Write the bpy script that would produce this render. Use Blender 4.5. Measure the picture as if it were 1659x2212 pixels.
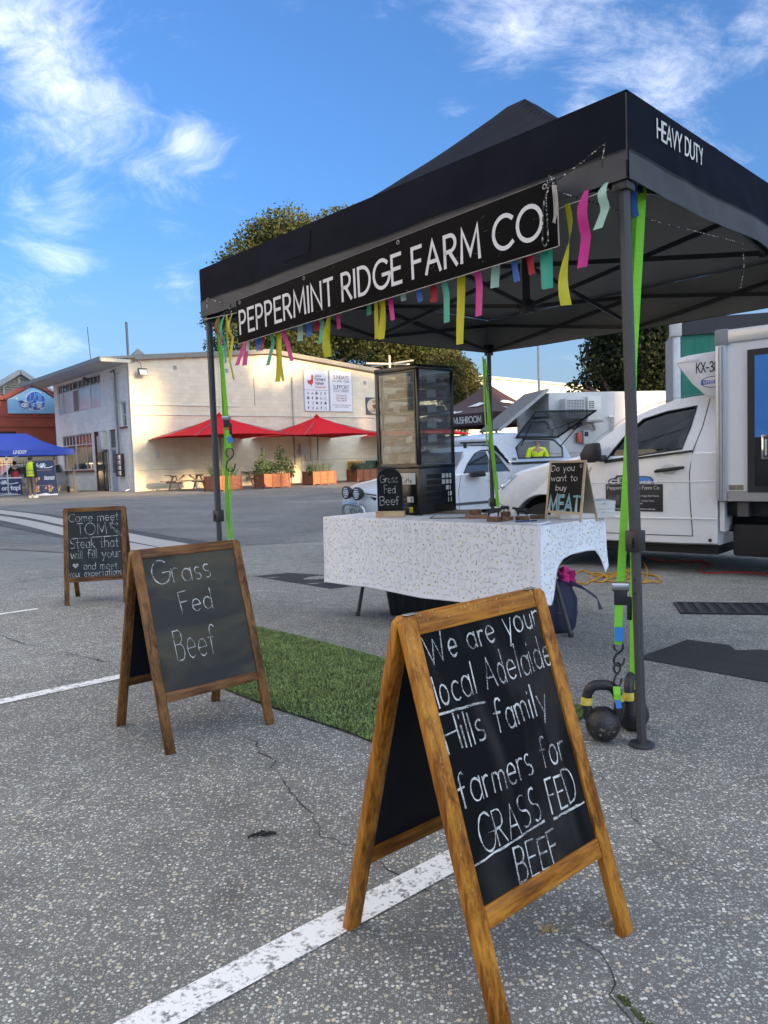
import bpy, bmesh, math, random
import numpy as np
from mathutils import Matrix, Vector, noise
R_ = math.radians
random.seed(7); rng = np.random.default_rng(7)
for o in list(bpy.data.objects): bpy.data.objects.remove(o)
scene = bpy.context.scene
COL = scene.collection

# ------------------------------------------------------------------ camera
IW, IH, FPX = 1659.0, 2212.0, 1659.0           # survey units of the photograph (pixels)
CAM_H, PITCH, ROLL = 1.05, R_(3.83), -math.atan(0.034)
CAM = np.array([0, 0, CAM_H])
CF = np.array([0, math.cos(PITCH), -math.sin(PITCH)])
_u0 = np.array([0, math.sin(PITCH), math.cos(PITCH)]); _r0 = np.array([1.0, 0, 0])
CR = _r0 * math.cos(ROLL) + _u0 * math.sin(ROLL)
CU = _u0 * math.cos(ROLL) - _r0 * math.sin(ROLL)
cam = bpy.data.objects.new('camera', bpy.data.cameras.new('camera'))
COL.objects.link(cam)
cam.data.sensor_fit = 'HORIZONTAL'; cam.data.sensor_width = 36; cam.data.lens = 36 * FPX / IW
cam.data.clip_start = 0.05; cam.data.clip_end = 2000
cam.matrix_world = Matrix(((CR[0], CU[0], -CF[0], 0), (CR[1], CU[1], -CF[1], 0), (CR[2], CU[2], -CF[2], CAM_H), (0, 0, 0, 1)))
scene.camera = cam

# ------------------------------------------------------------------ sun and sky
SUN_EL = R_(13.0)
SUN_H = np.array([0.70, -0.714, 0.0])            # horizontal direction towards the sun: behind the camera, to the right
SUN_H /= np.linalg.norm(SUN_H)
sun = bpy.data.objects.new('sun', bpy.data.lights.new('sun', 'SUN'))
COL.objects.link(sun)
sun.data.energy = 2.9; sun.data.angle = R_(0.55); sun.data.color = (1.0, 0.70, 0.36)
_sd = Vector((SUN_H[0] * math.cos(SUN_EL), SUN_H[1] * math.cos(SUN_EL), math.sin(SUN_EL)))
sun.rotation_euler = _sd.to_track_quat('Z', 'Y').to_euler()
world = bpy.data.worlds.new('World'); scene.world = world; world.use_nodes = True
_n = world.node_tree.nodes; _l = world.node_tree.links
_n.clear()
def WN(t, **kw):
    x = _n.new(t)
    for k, v in kw.items(): setattr(x, k, v)
    return x
def wmath(op, a, b=None, c=None, clamp=False):
    m = WN('ShaderNodeMath', operation=op, use_clamp=clamp)
    for i, q in enumerate((a, b, c)):
        if q is None: continue
        if isinstance(q, (int, float)): m.inputs[i].default_value = q
        else: _l.new(q, m.inputs[i])
    return m.outputs[0]
sky = WN('ShaderNodeTexSky', sky_type='NISHITA', sun_disc=False)
sky.sun_elevation = SUN_EL; sky.sun_rotation = math.atan2(SUN_H[0], SUN_H[1])
sky.altitude = 50; sky.air_density = 1.0; sky.dust_density = 5.0; sky.ozone_density = 6.5
tc = WN('ShaderNodeTexCoord'); sep = WN('ShaderNodeSeparateXYZ'); _l.new(tc.outputs['Generated'], sep.inputs[0])
# high thin cloud: wind-drawn wisps
mp = WN('ShaderNodeMapping'); mp.inputs['Rotation'].default_value = (R_(20), R_(38), R_(-28)); mp.inputs['Scale'].default_value = (2.3, 5.4, 5.8)
_l.new(tc.outputs['Generated'], mp.inputs[0])
wn = WN('ShaderNodeTexNoise'); wn.inputs['Scale'].default_value = 0.9; wn.inputs['Detail'].default_value = 3
_l.new(mp.outputs[0], wn.inputs['Vector'])
vm = WN('ShaderNodeVectorMath', operation='MULTIPLY_ADD'); _l.new(wn.outputs['Color'], vm.inputs[0])
vm.inputs[1].default_value = (1.5, 1.0, 1.0); _l.new(mp.outputs[0], vm.inputs[2])
fb = WN('ShaderNodeTexNoise'); fb.inputs['Scale'].default_value = 1.5; fb.inputs['Detail'].default_value = 7; fb.inputs['Roughness'].default_value = 0.65; fb.inputs['Lacunarity'].default_value = 2.2
_l.new(vm.outputs[0], fb.inputs['Vector'])
big = WN('ShaderNodeTexNoise'); big.inputs['Scale'].default_value = 2.2; big.inputs['Detail'].default_value = 1; _l.new(tc.outputs['Generated'], big.inputs['Vector'])
cover = wmath('MULTIPLY', wmath('SUBTRACT', big.outputs['Fac'], 0.55), 0.55)
# the individual cloud banks of that morning, as directions in the sky
BANKS = [((40, 60), .085, .26), ((110, 150), .075, .25), ((200, 215), .07, .17), ((1120, 70), .10, .24), ((1010, 15), .05, .18), ((1230, 200), .09, .20), ((1000, 265), .05, .19), ((1480, 80), .06, .15),
         ((1420, 190), .07, .14), ((130, 570), .07, .22), ((40, 650), .06, .22), ((180, 640), .05, .18), ((390, 640), .05, .22), ((415, 305), .034, .13), ((50, 430), .026, .12), ((100, 715), .08, .2), ((330, 715), .08, .14), ((150, 430), .04, .09), ((1640, 30), .05, .15)]
acc = None
for (bx_, by_), rad, amp in BANKS:
    dv = CF + CR * (bx_ - IW / 2) / FPX + CU * (IH / 2 - by_) / FPX; dv = dv / np.linalg.norm(dv)
    ds = WN('ShaderNodeVectorMath', operation='DISTANCE'); _l.new(tc.outputs['Generated'], ds.inputs[0]); ds.inputs[1].default_value = tuple(dv)
    mr = WN('ShaderNodeMapRange', interpolation_type='SMOOTHSTEP'); _l.new(ds.outputs['Value'], mr.inputs[0])
    mr.inputs[1].default_value = rad * 1.35; mr.inputs[2].default_value = 0.0; mr.inputs[3].default_value = 0.0; mr.inputs[4].default_value = amp
    acc = mr.outputs[0] if acc is None else wmath('MAXIMUM', acc, mr.outputs[0])
# cirrus thickened overhead, above the frame, to add fill light
veil = WN('ShaderNodeMapRange', interpolation_type='SMOOTHSTEP'); _l.new(sep.outputs['Z'], veil.inputs[0]); veil.inputs[1].default_value = 0.46; veil.inputs[2].default_value = 0.80; veil.inputs[4].default_value = 0.44
dens = wmath('ADD', wmath('ADD', wmath('ADD', fb.outputs['Fac'], acc), cover), veil.outputs[0])
cr = WN('ShaderNodeMapRange', interpolation_type='SMOOTHSTEP'); _l.new(dens, cr.inputs[0])
cr.inputs[1].default_value = 0.555; cr.inputs[2].default_value = 1.14; cr.inputs[3].default_value = 0; cr.inputs[4].default_value = 0.78
lowfade = WN('ShaderNodeMapRange'); _l.new(sep.outputs['Z'], lowfade.inputs[0]); lowfade.inputs[1].default_value = 0.0; lowfade.inputs[2].default_value = 0.12
mask = wmath('MULTIPLY', cr.outputs[0], lowfade.outputs[0])
# pale haze low down, the same all round the horizon
hz = WN('ShaderNodeMapRange', interpolation_type='SMOOTHSTEP'); _l.new(sep.outputs['Z'], hz.inputs[0]); hz.inputs[1].default_value = 0.30; hz.inputs[2].default_value = 0.0; hz.inputs[3].default_value = 0.0; hz.inputs[4].default_value = 0.55
hzm = WN('ShaderNodeMix', data_type='RGBA'); _l.new(hz.outputs[0], hzm.inputs[0]); _l.new(sky.outputs[0], hzm.inputs[6]); hzm.inputs[7].default_value = (1.75, 2.35, 2.9, 1)
mixc = WN('ShaderNodeMix', data_type='RGBA'); _l.new(mask, mixc.inputs[0]); _l.new(hzm.outputs[2], mixc.inputs[6])
CLOUD = 6.5
mixc.inputs[7].default_value = (CLOUD, CLOUD * 0.98, CLOUD * 0.96, 1)
bg = WN('ShaderNodeBackground'); bg.inputs[1].default_value = 0.10
_l.new(mixc.outputs[2], bg.inputs[0])
wo = WN('ShaderNodeOutputWorld'); _l.new(bg.outputs[0], wo.inputs[0])

# ------------------------------------------------------------------ exposure
vs = scene.view_settings
vs.view_transform = 'Standard'; vs.look = 'None'; vs.gamma = 1.0; vs.use_curve_mapping = False; vs.exposure = 1.82
scene.cycles.max_bounces = 5; scene.cycles.diffuse_bounces = 4; scene.cycles.glossy_bounces = 3; scene.cycles.transparent_max_bounces = 12; scene.cycles.transmission_bounces = 4
scene.cycles.use_denoising = True; scene.cycles.use_adaptive_sampling = True; scene.cycles.adaptive_threshold = 0.02

# ------------------------------------------------------------------ survey helpers: image measurement -> place on the site
def sstep(a, b, x):
    t = min(1.0, max(0.0, (x - a) / (b - a))); return t * t * (3 - 2 * t)
E1 = np.array([0.667, -0.745, 0.0]); E2 = np.array([0.745, 0.667, 0.0])    # along / behind the gazebo front
GL = np.array([-1.10, 4.90, 0.0])                                        # gazebo front left post
def gz(x, y):
    """height of the car park: it falls away gently to a drain behind the stall"""
    s = (x - GL[0]) * E2[0] + (y - GL[1]) * E2[1]
    return -0.2 * sstep(-0.3, 2.8, s) * (1 - sstep(3.0, 9.0, -x)) * (1 - sstep(24, 34, y))
def ray(x, y): return CF + CR * (x - IW / 2) / FPX + CU * (IH / 2 - y) / FPX
def gp(x, y, up=0.0):
    d = ray(x, y); z = up
    for _ in range(6):
        P = CAM + d * (z - CAM_H) / d[2]; z = gz(P[0], P[1]) + up
    return Vector(P)
def aty(x, y, Y):
    d = ray(x, y); return Vector(CAM + d * Y / d[1])
def pl(x, y, P, n):
    d = ray(x, y); P = np.array(P, float); n = np.array(n, float)
    return Vector(CAM + d * np.dot(P - CAM, n) / np.dot(d, n))

# ------------------------------------------------------------------ mesh helpers
class MB:
    def __init__(s): s.v = []; s.f = []
    def add(s, vs_, fs):
        k = len(s.v); s.v += [tuple(q) for q in vs_]; s.f += [tuple(i + k for i in g) for g in fs]; return s
    def box(s, c, d, R=None):
        c = Vector(c); h = [q / 2 for q in d]; vs_ = []
        for sx, sy, sz in ((-1,-1,-1),(1,-1,-1),(1,1,-1),(-1,1,-1),(-1,-1,1),(1,-1,1),(1,1,1),(-1,1,1)):
            p = Vector((sx*h[0], sy*h[1], sz*h[2]))
            if R is not None: p = R @ p
            vs_.append(c + p)
        return s.add(vs_, ((0,3,2,1),(4,5,6,7),(0,1,5,4),(1,2,6,5),(2,3,7,6),(3,0,4,7)))
    def bb(s, x0, x1, y0, y1, z0, z1): return s.box(((x0+x1)/2, (y0+y1)/2, (z0+z1)/2), (abs(x1-x0), abs(y1-y0), abs(z1-z0)))
    def bar(s, p0, p1, w, h=None, up=(0,0,1)):
        p0 = Vector(p0); p1 = Vector(p1); h = w if h is None else h
        y = (p1 - p0); L = y.length; y.normalize(); u = Vector(up)
        if abs(u.dot(y)) > .98: u = Vector((1,0,0))
        x = y.cross(u).normalized(); z = x.cross(y)
        return s.box((p0+p1)/2, (w, L, h), Matrix((x, y, z)).transposed())
    def tube(s, pts, r, n=8, cap=True, closed=False):
        pts = [Vector(p) for p in pts]; m = len(pts); rr = r if isinstance(r, (list, tuple)) else [r]*m
        T = []
        for i in range(m):
            a = pts[i-1] if (i or closed) else pts[i]; b = pts[(i+1) % m] if (i < m-1 or closed) else pts[i]
            T.append((b-a).normalized())
        u = Vector((0,0,1)) if abs(T[0].z) < .9 else Vector((1,0,0))
        N = (u - T[0]*u.dot(T[0])).normalized(); rings = []
        for i in range(m):
            N = (N - T[i]*N.dot(T[i])); N = N.normalized() if N.length > 1e-6 else T[i].orthogonal().normalized()
            B = T[i].cross(N)
            rings.append([pts[i] + (N*math.cos(2*math.pi*k/n) + B*math.sin(2*math.pi*k/n))*rr[i] for k in range(n)])
        return s.loft(rings, cap=cap and not closed, ring=True, closed=closed)
    def loft(s, rings, cap=True, ring=True, closed=False):
        n = len(rings[0]); vs_ = [q for g in rings for q in g]; fs = []
        m = len(rings)
        for i in range(m if closed else m-1):
            j = (i+1) % m
            for k in range(n if ring else n-1):
                l = (k+1) % n; fs.append((i*n+k, i*n+l, j*n+l, j*n+k))
        if cap: fs += [tuple(range(n-1,-1,-1)), tuple(range((m-1)*n, m*n))]
        return s.add(vs_, fs)
    def lathe(s, prof, n=16, c=(0,0,0), R=None):
        rings = []
        for r, z in prof:
            g = []
            for k in range(n):
                p = Vector((max(r,1e-4)*math.cos(2*math.pi*k/n), max(r,1e-4)*math.sin(2*math.pi*k/n), z))
                if R is not None: p = R @ p
                g.append(p + Vector(c))
            rings.append(g)
        return s.loft(rings)
    def prism(s, poly, ext):
        poly = [Vector(p) for p in poly]; e = Vector(ext); n = len(poly)
        vs_ = poly + [p + e for p in poly]
        fs = [tuple(range(n-1,-1,-1)), tuple(range(n, 2*n))] + [(i, (i+1) % n, (i+1) % n + n, i+n) for i in range(n)]
        return s.add(vs_, fs)
    def grid(s, fn, nu, nv):
        vs_ = [fn(i/nu, j/nv) for j in range(nv+1) for i in range(nu+1)]; w = nu+1
        return s.add(vs_, [(j*w+i, j*w+i+1, (j+1)*w+i+1, (j+1)*w+i) for j in range(nv) for i in range(nu)])
    def blob(s, c, r, n=10, m=6, R=None, wob=0.0, seed=0):
        rings = []
        rx, ry, rz = r if isinstance(r, (list, tuple)) else (r,r,r)
        for j in range(m+1):
            t = math.pi*j/m; g = []
            for k in range(n):
                a = 2*math.pi*k/n; d = Vector((math.sin(t)*math.cos(a), math.sin(t)*math.sin(a), -math.cos(t)))
                q = 1 + (wob*noise.noise(d*1.7 + Vector((seed*7.3, seed, 0))) if wob else 0)
                p = Vector((d.x*rx, d.y*ry, d.z*rz))*q
                if j in (0, m): p.x *= .01; p.y *= .01
                if R is not None: p = R @ p
                g.append(p + Vector(c))
            rings.append(g)
        return s.loft(rings)
    def build(s, name, mat, parent=None, world=False, smooth=False, bevel=0.0, seg=2, angle=35, solid=0.0, kind=None, fixn=True, inner=None):
        me = bpy.data.meshes.new(name)
        vs_ = s.v
        if world and parent is not None:
            im = FRAME[root_of(parent)].inverted(); vs_ = [tuple(im @ Vector(q)) for q in vs_]
        me.from_pydata([tuple(q) for q in vs_], [], s.f)
        bm = bmesh.new(); bm.from_mesh(me)
        if fixn: bmesh.ops.recalc_face_normals(bm, faces=bm.faces)
        if bevel:
            ed = [e for e in bm.edges if len(e.link_faces) == 2 and e.calc_face_angle(0) > R_(30)]
            bmesh.ops.bevel(bm, geom=ed, offset=bevel, segments=seg, profile=.5, affect='EDGES', clamp_overlap=True)
        bm.to_mesh(me); bm.free()
        if smooth or bevel:
            me.shade_smooth(); me.set_sharp_from_angle(angle=R_(angle))
        me.materials.append(mat)
        o = bpy.data.objects.new(name, me); COL.objects.link(o)
        if parent is not None: o.parent = parent
        if solid:
            md = o.modifiers.new('thickness', 'SOLIDIFY'); md.thickness = solid; md.offset = 0
            if inner is not None: me.materials.append(inner); md.material_offset = 1; md.material_offset_rim = 0
        if kind: o['kind'] = kind
        return o
FRAME = {}
def root_of(o):
    while o.parent is not None: o = o.parent
    return o.name
def tag(o, label=None, cat=None, group=None, kind=None):
    if label: o['label'] = label
    if cat: o['category'] = cat
    if group: o['group'] = group
    if kind: o['kind'] = kind
    return o
def thing(name, label, cat, loc=(0,0,0), rotz=0.0, group=None, M4=None):
    o = bpy.data.objects.new(name, None); COL.objects.link(o); o.empty_display_size = .1
    m = Matrix.Translation(Vector(loc)) @ Matrix.Rotation(rotz, 4, 'Z') if M4 is None else M4
    o.matrix_world = m; FRAME[o.name] = m.copy()
    return tag(o, label, cat, group)
def struct(o): o['kind'] = 'structure'; return o
def dup(root, loc, rotz, label=None, group=None, scale=None):
    r = root.copy(); COL.objects.link(r); r.location = loc; r.rotation_euler = (0, 0, rotz)
    if scale: r.scale = scale
    FRAME[r.name] = Matrix.Translation(Vector(loc)) @ Matrix.Rotation(rotz, 4, 'Z')
    if label: r['label'] = label
    if group: r['group'] = group
    for ch in list(root.children):
        c = ch.copy(); COL.objects.link(c); c.parent = r
        for g in list(ch.children):
            d = g.copy(); COL.objects.link(d); d.parent = c
    return r
def frame_xy(xd, yd, o):
    """4x4 with given x, y axes (z = x cross y) and origin"""
    x = Vector(xd).normalized(); y = Vector(yd); y = (y - x*y.dot(x)).normalized(); z = x.cross(y)
    m = Matrix((x, y, z)).transposed().to_4x4(); m.translation = Vector(o); return m
def skin(name, verts, edges, radii, mat, parent=None, sub=2, smooth=True):
    """continuous body grown over a skeleton"""
    me = bpy.data.meshes.new(name + '_bones'); me.from_pydata(verts, edges, [])
    o = bpy.data.objects.new(name, me); COL.objects.link(o)
    md = o.modifiers.new('s', 'SKIN'); md.use_smooth_shade = True; md.branch_smoothing = .6
    for i, r in enumerate(radii):
        r = r if isinstance(r, (tuple, list)) else (r, r)
        me.skin_vertices[0].data[i].radius = r; me.skin_vertices[0].data[i].use_root = (i == 0)
    sb = o.modifiers.new('d', 'SUBSURF'); sb.levels = sub; sb.render_levels = sub
    dg = bpy.context.evaluated_depsgraph_get(); dg.update()
    m2 = bpy.data.meshes.new_from_object(o.evaluated_get(dg)); o.modifiers.clear(); o.data = m2; bpy.data.meshes.remove(me)
    m2.name = name; m2.materials.clear(); m2.materials.append(mat); m2.shade_smooth()
    if parent is not None: o.parent = parent
    return o

# ------------------------------------------------------------------ materials
MATS = {}
def M(name, col, rough=.6, metal=0.0, var=.12, vs=6.0, bump=0.0, bs=60.0, spec=.5, coat=0.0, col2=None, stretch=None, sheen=0.0, coatr=.1, island=0.0, detail=5):
    if name in MATS: return MATS[name]
    m = bpy.data.materials.new(name); m.use_nodes = True; nt = m.node_tree; N = nt.nodes; L = nt.links
    b = N['Principled BSDF']; b.inputs['Roughness'].default_value = rough; b.inputs['Metallic'].default_value = metal
    b.inputs['Specular IOR Level'].default_value = spec; b.inputs['Coat Weight'].default_value = coat; b.inputs['Coat Roughness'].default_value = coatr
    b.inputs['Sheen Weight'].default_value = sheen
    c = tuple(col) + (1,)
    t = N.new('ShaderNodeTexCoord'); mp = N.new('ShaderNodeMapping'); L.new(t.outputs['Object'], mp.inputs[0])
    if stretch: mp.inputs['Scale'].default_value = stretch
    if var or col2 is not None:
        nz = N.new('ShaderNodeTexNoise'); nz.inputs['Scale'].default_value = vs; nz.inputs['Detail'].default_value = detail; nz.inputs['Roughness'].default_value = .6
        L.new(mp.outputs[0], nz.inputs['Vector'])
        rp = N.new('ShaderNodeMapRange'); L.new(nz.outputs['Fac'], rp.inputs[0]); rp.inputs[1].default_value = .3; rp.inputs[2].default_value = .7
        mx = N.new('ShaderNodeMix'); mx.data_type = 'RGBA'; L.new(rp.outputs[0], mx.inputs[0])
        if col2 is None: d = tuple(q*(1-var) for q in col); e = tuple(min(1, q*(1+var)) for q in col)
        else: d = col; e = col2
        mx.inputs[6].default_value = tuple(d) + (1,); mx.inputs[7].default_value = tuple(e) + (1,)
        out = mx.outputs[2]
        if island:
            ge = N.new('ShaderNodeNewGeometry'); hs = N.new('ShaderNodeHueSaturation'); L.new(out, hs.inputs['Color'])
            mr = N.new('ShaderNodeMapRange'); L.new(ge.outputs['Random Per Island'], mr.inputs[0]); mr.inputs[3].default_value = 1-island; mr.inputs[4].default_value = 1+island
            L.new(mr.outputs[0], hs.inputs['Value']); out = hs.outputs[0]
        L.new(out, b.inputs['Base Color'])
        rr = N.new('ShaderNodeMapRange'); L.new(nz.outputs['Fac'], rr.inputs[0]); rr.inputs[3].default_value = max(0, rough-.06); rr.inputs[4].default_value = min(1, rough+.06); L.new(rr.outputs[0], b.inputs['Roughness'])
    else: b.inputs['Base Color'].default_value = c
    if bump:
        n2 = N.new('ShaderNodeTexNoise'); n2.inputs['Scale'].default_value = bs; n2.inputs['Detail'].default_value = 3; L.new(mp.outputs[0], n2.inputs['Vector'])
        bp = N.new('ShaderNodeBump'); bp.inputs['Strength'].default_value = bump; bp.inputs['Distance'].default_value = .01; L.new(n2.outputs['Fac'], bp.inputs['Height']); L.new(bp.outputs[0], b.inputs['Normal'])
    MATS[name] = m; return m
def flat(name, col, rough=.6, **k): return M(name, col, rough, var=0, **k)
def mat_wood(name, c1, c2, rough=.4, coat=.3, axis=(30, 30, 2.2), spec=.35):
    if name in MATS: return MATS[name]
    m = bpy.data.materials.new(name); m.use_nodes = True; nt = m.node_tree; N = nt.nodes; L = nt.links; b = N['Principled BSDF']
    b.inputs['Specular IOR Level'].default_value = spec; b.inputs['Coat Weight'].default_value = coat; b.inputs['Coat Roughness'].default_value = .25
    t = N.new('ShaderNodeTexCoord')
    def nz(k, sc_, det, dist=0.0):
        mp = N.new('ShaderNodeMapping'); mp.inputs['Scale'].default_value = tuple(q*k for q in axis); L.new(t.outputs['Object'], mp.inputs[0])
        n = N.new('ShaderNodeTexNoise'); n.inputs['Scale'].default_value = sc_; n.inputs['Detail'].default_value = det; n.inputs['Roughness'].default_value = .7; n.inputs['Distortion'].default_value = dist; L.new(mp.outputs[0], n.inputs['Vector']); return n
    g1 = nz(5.0, 1.0, 4); g2 = nz(.8, 1.6, 6, .6); g3 = N.new('ShaderNodeTexNoise'); g3.inputs['Scale'].default_value = 5; L.new(t.outputs['Object'], g3.inputs['Vector'])
    a1 = N.new('ShaderNodeMath'); a1.operation = 'MULTIPLY_ADD'; L.new(g1.outputs['Fac'], a1.inputs[0]); a1.inputs[1].default_value = .55; L.new(g2.outputs['Fac'], a1.inputs[2])
    a2 = N.new('ShaderNodeMath'); a2.operation = 'MULTIPLY_ADD'; L.new(g3.outputs['Fac'], a2.inputs[0]); a2.inputs[1].default_value = .5; L.new(a1.outputs[0], a2.inputs[2])
    rp = N.new('ShaderNodeValToRGB'); L.new(a2.outputs[0], rp.inputs[0]); e = rp.color_ramp.elements; e[0].position = .72; e[0].color = tuple(q*.42 for q in c1) + (1,); e[1].position = 1.32 if False else 1.0; e[1].color = tuple(c2) + (1,)
    md = rp.color_ramp.elements.new(.88); md.color = tuple((p+q)/2 for p, q in zip(c1, c2)) + (1,); lo_ = rp.color_ramp.elements.new(.80); lo_.color = tuple(c1) + (1,)
    mr = N.new('ShaderNodeMapRange'); L.new(a2.outputs[0], mr.inputs[0]); mr.inputs[1].default_value = .55; mr.inputs[2].default_value = 1.5; L.new(mr.outputs[0], rp.inputs[0])
    for el, p in zip(sorted(e, key=lambda q: q.position), (.28, .44, .58, .78)): el.position = p
    L.new(rp.outputs[0], b.inputs['Base Color'])
    r2 = N.new('ShaderNodeMapRange'); L.new(g3.outputs['Fac'], r2.inputs[0]); r2.inputs[3].default_value = rough-.10; r2.inputs[4].default_value = rough+.14; L.new(r2.outputs[0], b.inputs['Roughness'])
    bp = N.new('ShaderNodeBump'); bp.inputs['Strength'].default_value = .25; bp.inputs['Distance'].default_value = .002; L.new(g1.outputs['Fac'], bp.inputs['Height']); L.new(bp.outputs[0], b.inputs['Normal'])
    MATS[name] = m; return m
def mat_glass(name, tint=(.8,.85,.85), clear=.75, rough=.02):
    if name in MATS: return MATS[name]
    m = bpy.data.materials.new(name); m.use_nodes = True; nt = m.node_tree; N = nt.nodes; L = nt.links; N.clear()
    tr = N.new('ShaderNodeBsdfTransparent'); tr.inputs[0].default_value = tuple(q*clear for q in tint) + (1,)
    gl = N.new('ShaderNodeBsdfGlossy'); gl.inputs['Roughness'].default_value = rough; gl.inputs['Color'].default_value = (1,1,1,1)
    lw = N.new('ShaderNodeLayerWeight'); lw.inputs[0].default_value = .5; pw = N.new('ShaderNodeMath'); pw.operation = 'POWER'; L.new(lw.outputs['Facing'], pw.inputs[0]); pw.inputs[1].default_value = 4.0
    fr = N.new('ShaderNodeMath'); fr.operation = 'MULTIPLY_ADD'; L.new(pw.outputs[0], fr.inputs[0]); fr.inputs[1].default_value = .7; fr.inputs[2].default_value = .045
    mx = N.new('ShaderNodeMixShader'); L.new(fr.outputs[0], mx.inputs[0]); L.new(tr.outputs[0], mx.inputs[1]); L.new(gl.outputs[0], mx.inputs[2])
    o = N.new('ShaderNodeOutputMaterial'); L.new(mx.outputs[0], o.inputs[0]); MATS[name] = m; return m
def mat_chalk(name, col=(.72,.72,.70), cover=.42, scale=420):
    if name in MATS: return MATS[name]
    m = bpy.data.materials.new(name); m.use_nodes = True; nt = m.node_tree; N = nt.nodes; L = nt.links
    b = N['Principled BSDF']; b.inputs['Base Color'].default_value = tuple(col) + (1,); b.inputs['Roughness'].default_value = .95
    t = N.new('ShaderNodeTexCoord'); nz = N.new('ShaderNodeTexNoise'); nz.inputs['Scale'].default_value = scale; nz.inputs['Detail'].default_value = 2; L.new(t.outputs['Object'], nz.inputs['Vector'])
    n2 = N.new('ShaderNodeTexNoise'); n2.inputs['Scale'].default_value = 28; L.new(t.outputs['Object'], n2.inputs['Vector'])
    ad = N.new('ShaderNodeMath'); ad.operation = 'MULTIPLY_ADD'; L.new(n2.outputs['Fac'], ad.inputs[0]); ad.inputs[1].default_value = .9; L.new(nz.outputs['Fac'], ad.inputs[2])
    mr = N.new('ShaderNodeMapRange'); L.new(ad.outputs[0], mr.inputs[0]); mr.inputs[1].default_value = cover+.30; mr.inputs[2].default_value = cover+.56; mr.inputs[3].default_value = .16
    L.new(mr.outputs[0], b.inputs['Alpha']); MATS[name] = m; return m
def mat_board(name, base=(.011,.012,.014), smear_sheen=(.05,.05,.05), rough=.38, vs=5.0, lo=.5, hi=.85, stretch=(1,1,.35), spec=.16):
    if name in MATS: return MATS[name]
    m = bpy.data.materials.new(name); m.use_nodes = True; nt = m.node_tree; N = nt.nodes; L = nt.links; b = N['Principled BSDF']
    t = N.new('ShaderNodeTexCoord'); mp = N.new('ShaderNodeMapping'); mp.inputs['Scale'].default_value = stretch; L.new(t.outputs['Object'], mp.inputs[0])
    nz = N.new('ShaderNodeTexNoise'); nz.inputs['Scale'].default_value = vs; nz.inputs['Detail'].default_value = 7; nz.inputs['Distortion'].default_value = 1.2; L.new(mp.outputs[0], nz.inputs['Vector'])
    mr = N.new('ShaderNodeMapRange'); L.new(nz.outputs['Fac'], mr.inputs[0]); mr.inputs[1].default_value = lo; mr.inputs[2].default_value = hi
    mx = N.new('ShaderNodeMix'); mx.data_type = 'RGBA'; L.new(mr.outputs[0], mx.inputs[0]); mx.inputs[6].default_value = tuple(base)+(1,); mx.inputs[7].default_value = tuple(smear_sheen)+(1,)
    L.new(mx.outputs[2], b.inputs['Base Color'])
    rr = N.new('ShaderNodeMapRange'); L.new(nz.outputs['Fac'], rr.inputs[0]); rr.inputs[1].default_value = .3; rr.inputs[2].default_value = .75; rr.inputs[3].default_value = rough-.08; rr.inputs[4].default_value = rough+.25
    L.new(rr.outputs[0], b.inputs['Roughness']); b.inputs['Specular IOR Level'].default_value = spec; MATS[name] = m; return m

def leafy(m, k=.35):
    nt = m.node_tree; b = nt.nodes['Principled BSDF']; src = b.inputs['Base Color'].links[0].from_socket
    tl_ = nt.nodes.new('ShaderNodeBsdfTranslucent'); nt.links.new(src, tl_.inputs[0]); mx = nt.nodes.new('ShaderNodeMixShader'); mx.inputs[0].default_value = k
    out = nt.nodes['Material Output']; nt.links.new(b.outputs[0], mx.inputs[1]); nt.links.new(tl_.outputs[0], mx.inputs[2]); nt.links.new(mx.outputs[0], out.inputs[0]); return m

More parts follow.
